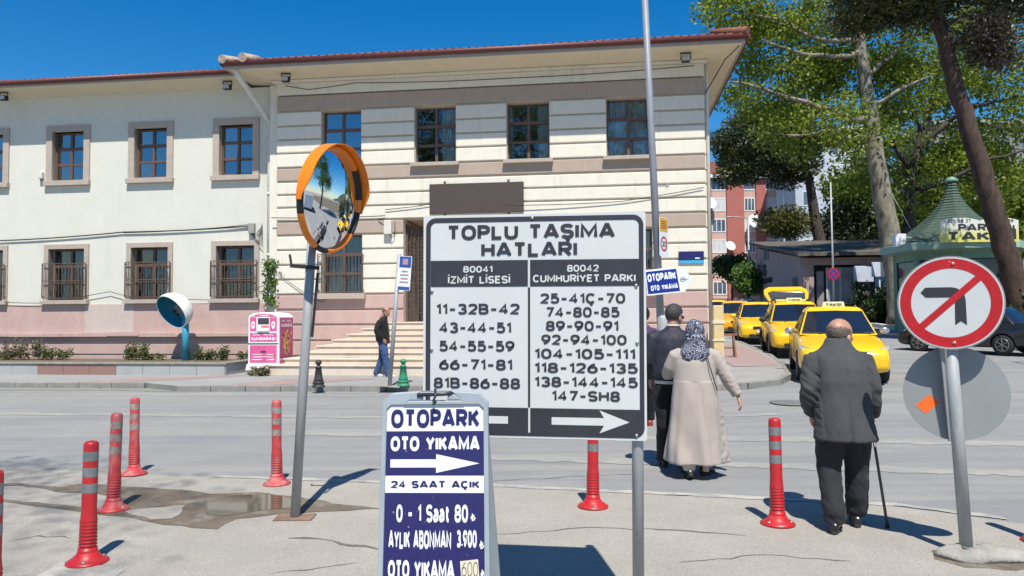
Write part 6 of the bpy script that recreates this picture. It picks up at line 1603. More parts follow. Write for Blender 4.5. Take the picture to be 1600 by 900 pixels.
def dish(px, py, r_, label):
    p = at(px, py, YA - 1.2); t = thing('satellite_dish', label, 'satellite dish', p, 0, 'satellite dishes on the apartment block')
    m = MB(); M = Matrix.Rotation(R(65), 4, 'X') @ Matrix.Rotation(R(12), 4, 'Y')
    m.lathe([(.02, -.25 * r_), (r_ * .5, -.19 * r_), (r_ * .85, -.06 * r_), (r_, 0), (r_ * .85, -.04 * r_), (r_ * .5, -.16 * r_), (.02, -.22 * r_)], 24, M=M, cap=False); m.build('reflector', dishw, t)
    m = MB(); m.tube([(0, 0, 0), (0, 1.2, -.5)], .06, 6); m.tube([M @ Vector((0, -r_, 0)), M @ Vector((0, 0, r_ * .8))], .03, 6); m.build('mount', galv, t)
dish(1111, 317, .95, 'white satellite dish topmost at the edge of the pink block'); dish(1181, 346, 1.15, 'largest white satellite dish on the pink block, beside the small pine'); dish(1142, 384, .75, 'white satellite dish on the red panel of the pink block'); dish(1153, 436, .7, 'white satellite dish lowest down, behind the bright bush')
YG = 92.0; XG = lambda px: at(px, 400, YG).x; GG = gz(40, YG)
gap = thing('apartment_building', 'grey and white apartment block behind the dark pine', 'building', (XG(1222), YG, GG), -R(21)); xg0 = XG(1222); relg = lambda px: (XG(px) - xg0) * 1.12
HG = at(1280, 215, YG).z - GG
gm = pm('light_grey_render', (.47, .52, .58), rough=.85, var=.05, scale=1); gd = pm('slate_blue_panel', (.07, .10, .15), rough=.8, var=.1)
m = MB(); m.box(0, relg(1352), 0, 14, 0, HG); m.build('wall', gm, gap)
m = MB(); m.add([(relg(1216), -.05, 0), (relg(1222), -.05, 0), (relg(1228), -.05, HG), (relg(1216), -.05, HG)], [(0, 1, 2, 3)]); m.box(relg(1228), relg(1241), -.3, -.01, 0, HG); m.build('dark_panel', gd, gap)
m = MB(); m.box(-.8, relg(1356), -.8, 14.5, HG + .001, HG + .5); m.build('roof_slab', ap_white, gap)
for (a, b_) in ((1250, 1268), (1288, 1306), (1318, 1338)):
    for k in range(6):
        yt = 228 + k * 37; zc0 = at(1290, yt + 20, YG).z - GG; zc1 = at(1290, yt, YG).z - GG
        if zc0 < .5: continue
        m = MB(); xa, xb = relg(a), relg(b_); m.box(xa, xa + .12, -.06, -.001, zc0, zc1); m.box(xb - .12, xb, -.06, -.001, zc0, zc1); m.box(xa, xb, -.06, -.001, zc0 - .12, zc0); m.box(xa, xb, -.06, -.001, zc1, zc1 + .12); m.box((xa + xb) / 2 - .05, (xa + xb) / 2 + .05, -.06, -.001, zc0, zc1)
        w_ = m.build('window', ap_white, gap); m = MB(); m.box(xa + .12, xb - .12, -.03, -.0015, zc0, zc1); m.build('pane', ap_glass if rr.random() < .6 else net_c, w_)
# pale house further right, glimpsed through the trees
hh = thing('apartment_building', 'pale apartment block glimpsed high through the trees above the kiosk', 'building', (78, 120, gz(78, 120)))
m = MB(); m.box(-9, 9, 0, 12, 0, 30); m.build('wall', pm('grey_brown_render', (.20, .21, .20), rough=.9, var=.1), hh)
m = MB(); m.box(-9.8, 9.8, -.8, 12.8, 30.01, 30.8); m.build('roof_slab', pm('grey_slab', (.28, .28, .28), rough=.8), hh)
for i in range(4):
    for k in range(8):
        m = MB(); m.box(-7.8 + i * 4.2, -5.4 + i * 4.2, -.08, -.001, 3 + k * 3.3, 5 + k * 3.3); w_ = m.build('window', MATS['grey_slab'], hh)
        m = MB(); m.box(-7.6 + i * 4.2, -5.6 + i * 4.2, -.10, -.081, 3.2 + k * 3.3, 4.8 + k * 3.3); m.build('pane', ap_glass, w_)

# low cafe-like building across the taxi street
tan = pm('dusky_pink_wall', (.34, .245, .225), rough=.85, var=.08, scale=2, bump=.2)
grey_in = pm('grey_inside', (.10, .10, .11), rough=.8, var=.2, scale=2)
LB = thing('low_building', 'low dusky pink building with sloping roof and glazed front under the trees', 'building', (17.7, 45.0, gz(17.7, 45)), -math.atan2(.13, 1) * 1.0); LB.scale = (1.41, 1.41, 1.41)
HF, HB, LX, LY = 2.86, 4.15, 6.0, 10.0
m = MB()
m.prism([(0.4, 0), (LY, 0), (LY, HB), (0.4, HF + .06)], 0, .25, lambda u, v, d: (d, u, v)); m.prism([(0.4, 0), (LY, 0), (LY, HB), (0.4, HF + .06)], LX - .25, LX, lambda u, v, d: (d, u, v))
m.box(.26, LX - .26, LY - .25, LY, 0, HB); m.box(0, LX, .0, .25, 2.55, HF)
m.box(-.01, .42, -.01, .40, 0, 2.55); m.box(2.35, 2.7, -.01, .3, 0, 2.55); m.box(LX - .4, LX, -.01, .3, 0, 2.55)
m.build('wall', tan, LB)
m = MB(); m.prism([(-.5, HF + .05), (LY + .4, HB + .25), (LY + .4, HB + .42), (-.5, HF + .2)], -.35, LX + .5, lambda u, v, d: (d, u, v)); m.build('roof', pm('old_roof_sheet', (.10, .085, .07), rough=.9, var=.4, scale=2, bump=.4), LB)
m = MB(); m.box(.43, 2.34, .8, .9, 0, 2.55); m.box(2.71, LX - .41, 1.6, 1.7, 0, 2.55); m.build('inner_wall', grey_in, LB)
m = MB()
m.box(1.0, 2.2, .30, .36, .9, 2.45); m.build('glazed_kiosk_front', pm('pale_glass_panel', (.25, .28, .30), rough=.1, var=.3, scale=2), LB)
m = MB(); m.box(1.0, 2.2, .28, .298, .86, .92); m.box(1.55, 1.62, .28, .298, .92, 2.45); m.box(1.0, 1.06, .28, .298, 0, 2.45); m.box(2.14, 2.2, .28, .298, 0, 2.45); m.build('glazing_frame', pm('white_alu', (.5, .5, .5), rough=.5), LB)
m = MB(); m.box(3.0, 4.1, .28, .34, 1.05, 2.35); m.build('poster_panel', pm('pale_poster', (.35, .40, .48), rough=.5, var=.35, scale=1.6), LB)
m = MB(); m.box(.62, .92, .35, .42, .2, 2.3); m.build('advert_panel', pm('grey_poster', (.24, .23, .24), rough=.6, var=.4, scale=3), LB)
# side wall openings and dark emblem
for (a, b_, z0, z1, nm) in ((6.9, 7.3, 3.3, 4.1, 'window'), (7.6, 8.0, 3.35, 4.15, 'window'), (6.5, 6.9, .3, 1.9, 'window'), (7.3, 7.7, .3, 1.9, 'window'), (8.4, 9.3, 0, 2.0, 'door'), (1.0, 1.9, 0, 2.1, 'door')):
    m = MB(); m.box(-.03, -.001, a, b_, z0, z1); m.build(nm, grey_in, LB)
m = MB()
m.tube([(-.03, 8.3, 2.75), (-.03, 8.0, 2.55), (-.03, 7.95, 2.95), (-.03, 8.05, 3.1)], .05, 6); m.tube([(-.03, 7.6, 3.05), (-.03, 7.8, 2.85), (-.03, 7.45, 2.7), (-.03, 7.7, 2.45)], .05, 6)
m.build('emblem', signblack, LB)
m = MB(); rr = random.Random(2); y = 8.9
for k in range(7): m.tube([(-.03, y, 2.05 + rr.uniform(0, .1)), (-.03, y - .12, 2.35), (-.03, y - .2, 2.1), (-.03, y - .28, 2.3)], .035, 5); y -= .42
m.build('script_lettering', signblack, LB)

# park taxi kiosk
kg = pm('kiosk_green_paint', (.16, .30, .22), rough=.55, var=.1, scale=5); kdark = pm('kiosk_roof_green', (.055, .088, .062), rough=.6, var=.15, scale=6)
n_ = kdark.node_tree; wv = n_.nodes.new('ShaderNodeTexWave'); wv.bands_direction = 'Z'; wv.inputs['Scale'].default_value = 3.2; tc = n_.nodes.new('ShaderNodeTexCoord'); n_.links.new(tc.outputs['Object'], wv.inputs['Vector'])
bp = n_.nodes.new('ShaderNodeBump'); bp.inputs['Strength'].default_value = .9; bp.inputs['Distance'].default_value = .06; n_.links.new(wv.outputs['Fac'], bp.inputs['Height']); n_.links.new(bp.outputs[0], n_.nodes['Principled BSDF'].inputs['Normal'])
YK = 34.0; kp = at(1492, 480, YK); KG = gz(kp.x, YK) + .15
kk = thing('taxi_kiosk', 'octagonal green taxi kiosk with a tall pointed roof behind the leaning pine', 'kiosk', (kp.x, YK, KG), R(22.5)); KS = 1.34; kk.scale = (KS, KS, KS)
ZE = (at(1492, 394, YK).z - KG) / KS; ZTIP = (at(1487, 285, YK).z - KG) / KS
m = MB()
for k in range(8):
    a = 2 * math.pi * k / 8; a2 = 2 * math.pi * (k + 1) / 8; r_ = 1.75
    p, q = Vector((r_ * math.cos(a), r_ * math.sin(a), 0)), Vector((r_ * math.cos(a2), r_ * math.sin(a2), 0)); m.bar(p, p + Vector((0, 0, ZE)), .14); m.bar(p + Vector((0, 0, .45)), q + Vector((0, 0, .45)), .08, .9); m.bar(p + Vector((0, 0, ZE - .15)), q + Vector((0, 0, ZE - .15)), .1, .35)
m.build('wall', kg, kk)
m = MB()
for k in range(8):
    a = 2 * math.pi * (k + .06) / 8; a2 = 2 * math.pi * (k + .94) / 8; r_ = 1.72; p, q = Vector((r_ * math.cos(a), r_ * math.sin(a), .9)), Vector((r_ * math.cos(a2), r_ * math.sin(a2), .9)); m.add([p, q, q + Vector((0, 0, ZE - 1.25)), p + Vector((0, 0, ZE - 1.25))], [(0, 1, 2, 3)])
m.build('glazing', pm('kiosk_glass', (.03, .04, .045), rough=.08, var=.4, scale=2), kk)
m = MB(); m.lathe([(1.7, ZE - .12), (2.25, ZE - .02), (2.25, ZE + .22), (2.05, ZE + .26)], 8, smooth=False); m.build('eave', pm('pale_green_fascia', (.30, .44, .35), rough=.6, var=.12, scale=4), kk)
m = MB(); h_ = ZTIP - ZE - .26
m.lathe([(2.12, ZE + .24)] + [(.16 + 1.92 * (1 - t) ** 1.9, ZE + .26 + h_ * t) for t in (.02, .12, .24, .36, .5, .64, .78, .9, 1.0)], 8, smooth=False); m.build('roof', kdark, kk)
m = MB(); m.lathe([(.2, ZTIP), (.22, ZTIP + .08), (.12, ZTIP + .16), (.02, ZTIP + .2)], 8); m.build('finial', kg, kk)
ks = thing('kiosk_sign', 'white and yellow PARK TAKSİ sign with two rounded tops on kiosk eave', 'sign', (at(1532, 376, YK - 2.9).x, YK - 2.9, at(1532, 378, YK - 2.9).z), -R(2)); ks.scale = (1.34, 1.34, 1.34)
ky = pm('sign_white_yellow', (.66, .66, .58), rough=.4, var=.02); 
n_ = ky.node_tree; tc = n_.nodes.new('ShaderNodeTexCoord'); sx_ = n_.nodes.new('ShaderNodeSeparateXYZ'); n_.links.new(tc.outputs['Object'], sx_.inputs[0])
mr = n_.nodes.new('ShaderNodeMapRange'); mr.inputs['From Min'].default_value = .55; mr.inputs['From Max'].default_value = .15; n_.links.new(sx_.outputs[2], mr.inputs['Value']); mixcol(ky, mr.outputs[0], (.66, .60, .10), .95)
def arch(u0, u1, v0, v1, n=10): return [(u0, v0), (u1, v0)] + [(u1 - (u1 - u0) * k / n, v1 - .10 * abs(2 * k / n - 1) ** 2.2) for k in range(n + 1)]
m = MB()
for u0, u1 in ((-1.22, -.003), (.003, 1.18)): m.prism(arch(u0, u1, 0, .77), 0, .06, lambda u, v, d: (u, d, v))
m.build('panel', ky, ks)
m = MB(); kmap = lambda u, v: (u, -.004, v)
letter_h(m, 'PARK', -.10, .34, .235, kmap, .24, wmax=1.15); letter_h(m, 'TAKSİ', -.08, .045, .275, kmap, .24, wmax=1.9); letter_h(m, '325 88 27', -.64, .61, .11, kmap, .2, wmax=.72); letter_h(m, '06', .93, .61, .11, kmap, .2, wmax=.20)
m.build('lettering', signblack, ks)
m = MB(); m.prism([(.95, .08), (1.10, .08), (1.10, .38), (1.06, .42), (1.05, .52), (1.0, .52), (.99, .42), (.95, .38)], -.006, -.002, lambda u, v, d: (u, d, v)); m.build('emblem', signblack, ks)
mt = thing('kiosk_speaker', 'small white box on a thin mast beside the kiosk roof', 'box', at(1405, 375, YK - .5)); mt.scale = (1.34, 1.34, 1.34)
m = MB(); m.box(-.18, .18, -.12, .12, -.24, .20); m.build('box_body', binw, mt, bevel=.02)
m = MB(); m.tube([(.2, 0, .1), (.62, .1, .05), (.62, .1, -.15)], .02, 6); m.tube([(.62, .1, .05), (.2, .2, 1.0), (-.1, .2, 1.6)], .008, 5); m.build('bracket', galv, mt)
# boards on posts in front of the low building
def board(px, py, Y, w_, h_, label, mat2=None):
    p = at(px, py, Y); g_ = gz(p.x, Y) + .1; t = thing('notice_board', label, 'board', (p.x, Y, g_)); zc = p.z - g_
    m = MB(); m.box(-w_ / 2, 0 if mat2 else w_ / 2, 0, .12, zc - h_ / 2, zc + h_ / 2); m.build('panel', pm('board_pale', (.50, .54, .62), rough=.4, var=.15, scale=1.5), t, bevel=.02)
    if mat2: m = MB(); m.box(.002, w_ / 2, 0.01, .12, zc - h_ / 2, zc + h_ / 2); m.build('dark_panel', mat2, t, bevel=.01)
    m = MB(); m.tube([(0, .16, 0), (0, .16, zc)], .05, 10); m.build('post', galv, t)
board(1350, 428, 44.2, 1.15, .95, 'pale two part notice board on a post before the low building')
board(1376, 421, 43, .98, .85, 'notice board half white and half dark beside the plane tree trunk', pm('board_dark', (.09, .10, .13), rough=.4))
npk = thing('no_parking_sign', 'tall thin pole with round purple no parking disc before low building', 'road sign', (at(1303, 470, 38).x, 38, gz(16.5, 38))); zt = at(1297, 285, 38).z - npk.location.z; zs = at(1303, 428, 38).z - npk.location.z
m = MB(); m.tube([(0, 0, 0), (-.04, 0, zt)], [.055, .042], 10); m.build('pole', galv, npk)
m = MB(); nf = disc_frame(Vector((-.02, -.07, zs)), 0, 0); rimdisc(m, .30, -.01, 0, nf, 32); m.build('disc', sred, npk)
m = MB(); disc(m, 0, .24, .002, nf, 32); m.build('blue_field', pm('sign_blue', (.03, .05, .28), rough=.4), npk)
m = MB()
for s in (1, -1): m.add([nf(a, b_ * s, .004 + .001 * (s > 0)) for a, b_ in ((-.18, -.145), (-.145, -.18), (.18, .145), (.145, .18))], [(0, 1, 2, 3)])
m.build('red_cross', sred, npk)
sl_ = thing('street_lamp', 'distant thin street lamp in front of the pink apartment block', 'lamp post', (at(1171, 450, 60).x, 60, gz(19, 60))); zt = at(1171, 341, 60).z - sl_.location.z
m = MB(); m.tube([(0, 0, 0), (0, 0, zt)], [.10, .07], 8); m.tube([(0, 0, zt), (-.9, 0, zt + .1), (-1.3, 0, zt + .1)], .05, 6); m.build('pole', galv, sl_)
m = MB(); m.ball((-1.5, 0, zt + .1), (.32, .12, .07), 10, 6); m.build('lamp_head', galv, sl_)
fw = thing('pale_fence', 'pale low fence in front of the pink apartment block', 'fence', (17.2, 70, gz(18, 70)))
m = MB()
for k in range(26): m.bar((k * .22, 0, 0), (k * .22, 0, 1.5), .13, .03)
m.build('slats', pm('fence_cream', (.45, .42, .36), rough=.8, var=.1), fw)
m = MB(); m.bar((0, .04, .4), (5.6, .04, .4), .05); m.bar((0, .04, 1.2), (5.6, .04, 1.2), .05); m.build('rail', galv, fw)

# ================================================================== TREES AND PLANTS
plane_bark = pm('plane_tree_bark', (.31, .28, .21), rough=.9, scale=2.4, col2=(.085, .07, .052), stretch=(1, 1, .5), bump=.5, bscale=14, detail=3)
pine_bark = pm('pine_bark', (.10, .060, .045), rough=.95, scale=6, col2=(.026, .018, .014), stretch=(1, 1, .35), bump=1.0, bscale=22)
dark_bark = pm('dark_bark', (.055, .045, .038), rough=.95, var=.4, scale=5, stretch=(1, 1, .4), bump=.7, bscale=20)
plane_leaf = leaf_mat('plane_leaves', (.12, .20, .02), (.34, .39, .045), .55)
plane_leaf2 = leaf_mat('plane_leaves_deep', (.07, .13, .018), (.19, .24, .03), .5)
pine_leaf = leaf_mat('pine_needles', (.014, .028, .010), (.050, .070, .022), .12)
olive_leaf = leaf_mat('olive_pine_needles', (.05, .06, .014), (.15, .15, .035), .25)
brown_leaf = leaf_mat('dead_needles', (.05, .04, .03), (.12, .095, .07), .1)
bush_leaf = leaf_mat('bush_leaves', (.018, .045, .010), (.060, .105, .020), .3)
bright_leaf = leaf_mat('bright_leaves', (.05, .12, .015), (.13, .22, .03), .45)
weed_leaf = leaf_mat('weed_leaves', (.045, .075, .02), (.13, .15, .045), .35)
def leaves(name, cents, n, sig, size, mat, parent, seed, needle=False, flat=.6, droop=0.):
    rg = np.random.default_rng(seed); C_ = np.repeat(np.array([tuple(c) for c in cents]), n, 0); N_ = len(C_)
    off = rg.normal(size=(N_, 3)); ln = np.linalg.norm(off, axis=1, keepdims=True); off = off / ln * np.minimum(ln, 1.9) * sig * np.array([1, 1, flat])
    pos = C_ + off
    d = rg.normal(size=(N_, 3)); 
    if needle: d = d * .6 + off / sig + np.array([0, 0, .25])
    d[:, 2] -= droop
    d /= np.linalg.norm(d, axis=1, keepdims=True); t = rg.normal(size=(N_, 3)); s = np.cross(d, t); s /= np.linalg.norm(s, axis=1, keepdims=True)
    L = size * rg.uniform(.6, 1.3, (N_, 1)); W_ = L * (.16 if needle else rg.uniform(.34, .5, (N_, 1)))
    V = np.stack([pos - d * L * .5, pos + s * W_ + d * L * .06, pos + d * L * .5, pos - s * W_ + d * L * .06], 1).reshape(-1, 3)
    me = bpy.data.meshes.new(name); me.vertices.add(N_ * 4); me.vertices.foreach_set('co', V.ravel()); me.loops.add(N_ * 4); me.loops.foreach_set('vertex_index', np.arange(N_ * 4)); me.polygons.add(N_)
    me.polygons.foreach_set('loop_start', np.arange(N_) * 4); me.update(calc_edges=True); me.materials.append(mat)
    o = bpy.data.objects.new(name, me); COL.objects.link(o); o.parent = parent; return o
def tree(name, label, base, trunk, r0, r1, lobes, bark, leafsets, seed, group=None, twig=.012, up=.0, from_=.35, cat='tree', limbs=()):
    """trunk: world points; lobes: (centre, radii, clusters); branches grow from the trunk to each clump"""
    root = thing(name, label, cat, base, 0, group); B_ = Vector(base); rg = random.Random(seed)
    T = [Vector(p) - B_ for p in trunk]
    nodes = []; par = []
    dense = []
    for a, b_ in zip(T[:-1], T[1:]):
        k = max(2, int((b_ - a).length / .5))
        dense += [a.lerp(b_, i / k) + Vector((rg.gauss(0, .02), rg.gauss(0, .02), 0)) for i in range(k)]
    dense.append(T[-1])
    for i, p in enumerate(dense): nodes.append(p); par.append(i - 1)
    nt_ = len(nodes); first = int(nt_ * from_); lrad = {}
    for lp_, ra, rb in limbs:
        pts_ = [Vector(p) - B_ for p in lp_]; pi_ = min(range(nt_), key=lambda i: (nodes[i] - pts_[0]).length); seq = []
        for a, b_ in zip(pts_[:-1], pts_[1:]):
            k = max(2, int((b_ - a).length / .6)); seq += [a.lerp(b_, i / k) + Vector((rg.gauss(0, .05), rg.gauss(0, .05), rg.gauss(0, .05))) for i in range(k)]
        for i, p in enumerate(seq[1:] + [pts_[-1]]):
            nodes.append(p); par.append(pi_); pi_ = len(nodes) - 1; lrad[pi_] = ra + (rb - ra) * i / len(seq)
    nl_ = len(nodes)
    cents = []
    for c, rad, n in lobes:
        c = Vector(c) - B_
        for _ in range(n):
            while True:
                v = Vector((rg.uniform(-1, 1), rg.uniform(-1, 1), rg.uniform(-1, 1)))
                if v.length < 1: break
            v = v.normalized() * v.length ** .6
            cents.append(c + Vector((v.x * rad[0], v.y * rad[1], v.z * rad[2])))
    cents.sort(key=lambda p: min((p - q).length for q in dense[first:]))
    cl_nodes = []
    for c in cents:
        best = None; bd = 1e9
        for i in range(first, len(nodes)):
            d = (nodes[i] - c).length + (.35 if i >= nl_ else 0) + max(0, nodes[i].z - c.z) * .7
            if d < bd: bd = d; best = i
        a = nodes[best]; L = (c - a).length; k = max(2, min(7, int(L / .45))); pi_ = best; lift = rg.uniform(-.05, .16) * L + up * L
        for q in range(1, k + 1):
            t = q / k; p = a.lerp(c, t) + Vector((rg.gauss(0, .045) * L * .6, rg.gauss(0, .045) * L * .6, lift * 4 * t * (1 - t) * .4 + rg.gauss(0, .03) * L * .5)) * (1 if q < k else 0)
            nodes.append(p); par.append(pi_); pi_ = len(nodes) - 1
        cl_nodes.append(pi_)
    cnt = [0] * len(nodes)
    for i in cl_nodes:
        j = i
        while j >= 0: cnt[j] += 1; j = par[j]
    kids = {}
    for i, p in enumerate(par): kids.setdefault(p, []).append(i)
    rad = [0] * len(nodes)
    for i in range(len(nodes)):
        if i < nt_: rad[i] = r0 + (r1 - r0) * (i / (nt_ - 1)); 
        elif i in lrad: rad[i] = lrad[i]
        else: rad[i] = min(twig * max(1, cnt[i]) ** .52, rad[par[i]] * .8)
    if nt_: rad[0] *= 1.25
    m = MB(); done = set()
    def chain(i, start):
        path = [start] if start is not None else []; j = i
        while True:
            path.append(j); done.add(j); ks_ = [q for q in kids.get(j, []) if (q < nt_) == (j < nt_)]
            if not ks_: break
            j = max(ks_, key=lambda q: cnt[q])
        return path
    order = [0] + list(range(nt_, len(nodes)))
    for i in order:
        if i in done: continue
        p = chain(i, par[i] if i >= nt_ else None)
        rr_ = [min(rad[q], rad[p[1]] if len(p) > 1 and i >= nt_ else 9) for q in p]
        m.tube([nodes[q] for q in p], rr_, 14 if i == 0 else (7 if rr_[0] > .03 else 5))
    tr_ = m.build('trunk', bark, root)
    # bark relief on the trunk
    for k, (mat, n, sig, size, needle, share) in enumerate(leafsets):
        sel = [c for q, c in enumerate(cents) if (share[0] <= (q * 7919 % 100) / 100 < share[1])]
        if sel: leaves('crown', sel, n, sig, size, mat, root, seed * 10 + k, needle)
    return root
def lobe(px, py, Y, rx, ry, n, ry_depth=None):
    s = Y / 1160; return (at(px, py, Y), (rx * s, (ry_depth if ry_depth else rx * s * .8), ry * s), n)
YT = 41.0; k_ = YT / 1160
b0 = at(1407, 470, YT); base = (b0.x, YT, gz(b0.x, YT) + .05)
tree('plane_tree', 'tall plane tree with pale mottled trunk standing beside the kiosk', base, [base] + [tuple(at(px, py, YT)) for px, py in ((1403, 440), (1392, 380), (1377, 300), (1362, 200), (1350, 120), (1342, 50), (1336, -20), (1330, -90))], .66, .15,
     [lobe(1240, 75, YT + 2, 95, 80, 62, 3.4), lobe(1330, 150, YT + 3, 100, 80, 44, 3.0), lobe(1430, 80, YT + 3, 95, 105, 56, 3.2), lobe(1200, 140, YT + 1, 66, 50, 24, 2.6), lobe(1145, 15, YT, 45, 40, 16, 2.2), lobe(1330, -30, YT, 150, 75, 34, 4), lobe(1290, 210, YT, 95, 40, 24, 3)],
     plane_bark, [(plane_leaf, 160, .62, .20, False, (0, .74)), (plane_leaf2, 160, .62, .20, False, (.74, 1))], 21, twig=.024, limbs=[([tuple(at(px, py, YT + dy)) for px, py, dy in l], a, b) for l, a, b in (([(1352, 190, 0), (1310, 178, -.6), (1260, 160, -1), (1200, 142, -1), (1140, 128, -.5)], .20, .05), ([(1345, 85, 0), (1300, 88, -.8), (1250, 82, -1.2), (1190, 62, -1)], .17, .05), ([(1345, 65, 0), (1280, 62, -.8), (1215, 30, -1), (1150, 18, -.5)], .14, .04), ([(1362, 210, 0), (1330, 215, -1), (1290, 205, -1.5), (1240, 212, -1.5)], .15, .05), ([(1350, 120, 0), (1390, 90, .5), (1430, 40, 1)], .14, .05), ([(1358, 170, 0), (1400, 140, -.5), (1450, 120, -.5)], .12, .04))])
YT2 = 49.0; b0 = at(1425, 450, YT2); base = (b0.x, YT2, gz(b0.x, YT2))
tree('broadleaf_tree', 'dark trunked broadleaf tree with forked limbs behind the kiosk roof', base, [base] + [tuple(at(px, py, YT2)) for px, py in ((1422, 400), (1420, 330), (1426, 260), (1445, 200), (1462, 140), (1470, 60))], .50, .12,
     [lobe(1440, 215, YT2 + 2, 85, 80, 44, 3.4), lobe(1540, 190, YT2 + 2, 95, 95, 52, 4), lobe(1590, 90, YT2, 85, 90, 40, 4), lobe(1500, 285, YT2 + 2, 110, 55, 50, 4), lobe(1490, 90, YT2, 80, 70, 30, 3.6), lobe(1380, 285, YT2, 55, 45, 16, 3)],
     dark_bark, [(plane_leaf, 115, .66, .23, False, (0, .75)), (plane_leaf2, 115, .66, .23, False, (.75, 1))], 22, twig=.026, limbs=[([tuple(at(px, py, YT2 + dy)) for px, py, dy in l], a, b) for l, a, b in (([(1424, 270, 0), (1400, 230, -.5), (1385, 190, -1)], .18, .06), ([(1430, 240, 0), (1480, 190, -1), (1530, 165, -1.5), (1590, 150, -1.5)], .20, .06), ([(1424, 300, 0), (1480, 285, -1), (1540, 250, -2), (1600, 235, -2)], .17, .06), ([(1440, 210, 0), (1420, 150, -.5), (1410, 90, -1)], .16, .05))])
YP = 62.0
tree('pine_tree', 'dark rounded pine standing behind the low building roof', (at(1290, 450, YP).x, YP, gz(24, YP)), [(at(1290, 450, YP).x, YP, gz(24, YP))] + [tuple(at(px, py, YP)) for px, py in ((1284, 395), (1272, 330), (1264, 280), (1252, 235), (1240, 195))], .66, .2,
     [lobe(1190, 228, YP, 50, 55, 56, 3), lobe(1222, 200, YP, 46, 32, 30, 2.8), lobe(1160, 258, YP, 26, 32, 15, 2), lobe(1236, 255, YP, 26, 34, 18, 2), lobe(1128, 218, YP, 13, 6, 4, .5), lobe(1262, 215, YP, 26, 26, 10, 1.8)],
     dark_bark, [(pine_leaf, 330, .74, .36, True, (0, .7)), (olive_leaf, 260, .74, .36, True, (.7, 1))], 23, twig=.02)
YL = 26.0; b0 = at(1600, 505, YL); base = (b0.x, YL, gz(b0.x, YL) + .1)
tree('pine_tree', 'big leaning pine with rough reddish trunk in front of the kiosk sign', base, [base] + [tuple(at(px, py, YL)) for px, py in ((1577, 410), (1548, 310), (1513, 200), (1482, 95), (1462, 20), (1450, -45))], .42, .20,
     [lobe(1362, -4, YL, 70, 26, 30, 1.8), lobe(1470, -40, YL, 110, 34, 34, 2.6), lobe(1590, -8, YL, 45, 30, 12, 2), lobe(1425, 10, YL, 40, 22, 12, 1.2)],
     pine_bark, [(pine_leaf, 260, .50, .25, True, (0, .55)), (olive_leaf, 240, .50, .25, True, (.55, 1))], 24, from_=.80)
tree('pine_branch', 'drooping tangle of dead brown pine twigs beside the leaning trunk', tuple(at(1482, 40, YL - .3)), [tuple(at(1482, 40, YL - .3)), tuple(at(1505, 22, YL - .4)), tuple(at(1530, 35, YL - .4))], .06, .04,
     [lobe(1535, 60, YL - .4, 38, 30, 26, .8), lobe(1560, 90, YL - .4, 22, 22, 10, .6)], dark_bark, [(brown_leaf, 90, .30, .20, True, (0, 1))], 25, from_=.0, cat='branch')
def small_tree(name, label, px, py, Y, r_, hpx, n, leaf, seed, nl=110, sig=.5, size=.2, needle=False, bark=dark_bark, ground=None):
    p = at(px, hpx, Y); g_ = gz(p.x, Y); c = at(px, py, Y)
    return tree(name, label, (p.x, Y, g_), [(p.x, Y, g_), (p.x + .1, Y, g_ + (c.z - g_) * .5), (c.x, Y, c.z)], .14, .06, [(c, (r_[0] * Y / 1160, r_[0] * Y / 1160 * .8, r_[1] * Y / 1160), n)], bark, [(leaf, nl, sig, size, needle, (0, 1))], seed)
small_tree('small_tree', 'small round green tree before the pink apartment windows', 1143, 418, 70, (20, 18), 462, 26, bush_leaf, 31, 130, .6, .3)
small_tree('bush', 'bright green bush below the small tree beyond the last taxis', 1167, 437, 58, (13, 22), 475, 18, bright_leaf, 32, 120, .55, .25)
small_tree('pine_tree', 'small flat topped pine in front of the grey apartment block', 1230, 347, 62, (32, 16), 420, 26, olive_leaf, 33, 230, .7, .36, True)
small_tree('bush', 'dark evergreen bush above the low building roof', 1335, 362, 66, (42, 30), 420, 40, pine_leaf, 34, 220, 1.0, .42, True)
small_tree('broadleaf_tree', 'leafy green tree between the pale trunk and the grey apartment block', 1338, 290, 66, (34, 50), 420, 34, plane_leaf2, 35, 120, 1.05, .36)
small_tree('broadleaf_tree', 'far green tree filling the gap behind the kiosk spire', 1510, 335, 62, (110, 50), 440, 80, plane_leaf2, 36, 130, 1.2, .38)
small_tree('broadleaf_tree', 'far green tree at the photo edge behind the leaning pine', 1612, 330, 58, (60, 70), 440, 56, plane_leaf, 37, 120, 1.15, .36)
def hedge(label, x0, x1, y0, y1, h_, n, leaf, seed, nl=90, sig=.28, size=.13):
    rg = random.Random(seed); g_ = gz((x0 + x1) / 2, (y0 + y1) / 2) + .12; root = thing('hedge', label, 'hedge', ((x0 + x1) / 2, (y0 + y1) / 2, g_))
    c = [(rg.uniform(x0, x1) - (x0 + x1) / 2, rg.uniform(y0, y1) - (y0 + y1) / 2, rg.uniform(.1, h_) * rg.uniform(.7, 1.1)) for _ in range(n)]
    leaves('foliage', c, nl, sig, size, leaf, root, seed)
    m = MB()
    for q in c[::2]: m.tube([(q[0] * .8, q[1] * .8, -.1), (q[0], q[1], q[2])], .015, 5)
    m.build('stems', dark_bark, root); return root
hedge('dark leafy hedge along the kerb in front of the low building', 20.2, 25.5, 41.8, 43.8, 2.3, 190, bush_leaf, 41)
hedge('dark leafy shrubs between the kiosk and the photo edge', 17.0, 21.5, 25.6, 27.6, 1.9, 170, bush_leaf, 42)
hedge('clipped dark hedge beyond the kiosk', 24, 34, 37, 41, 2.8, 200, bush_leaf, 43, 90, .36, .17)
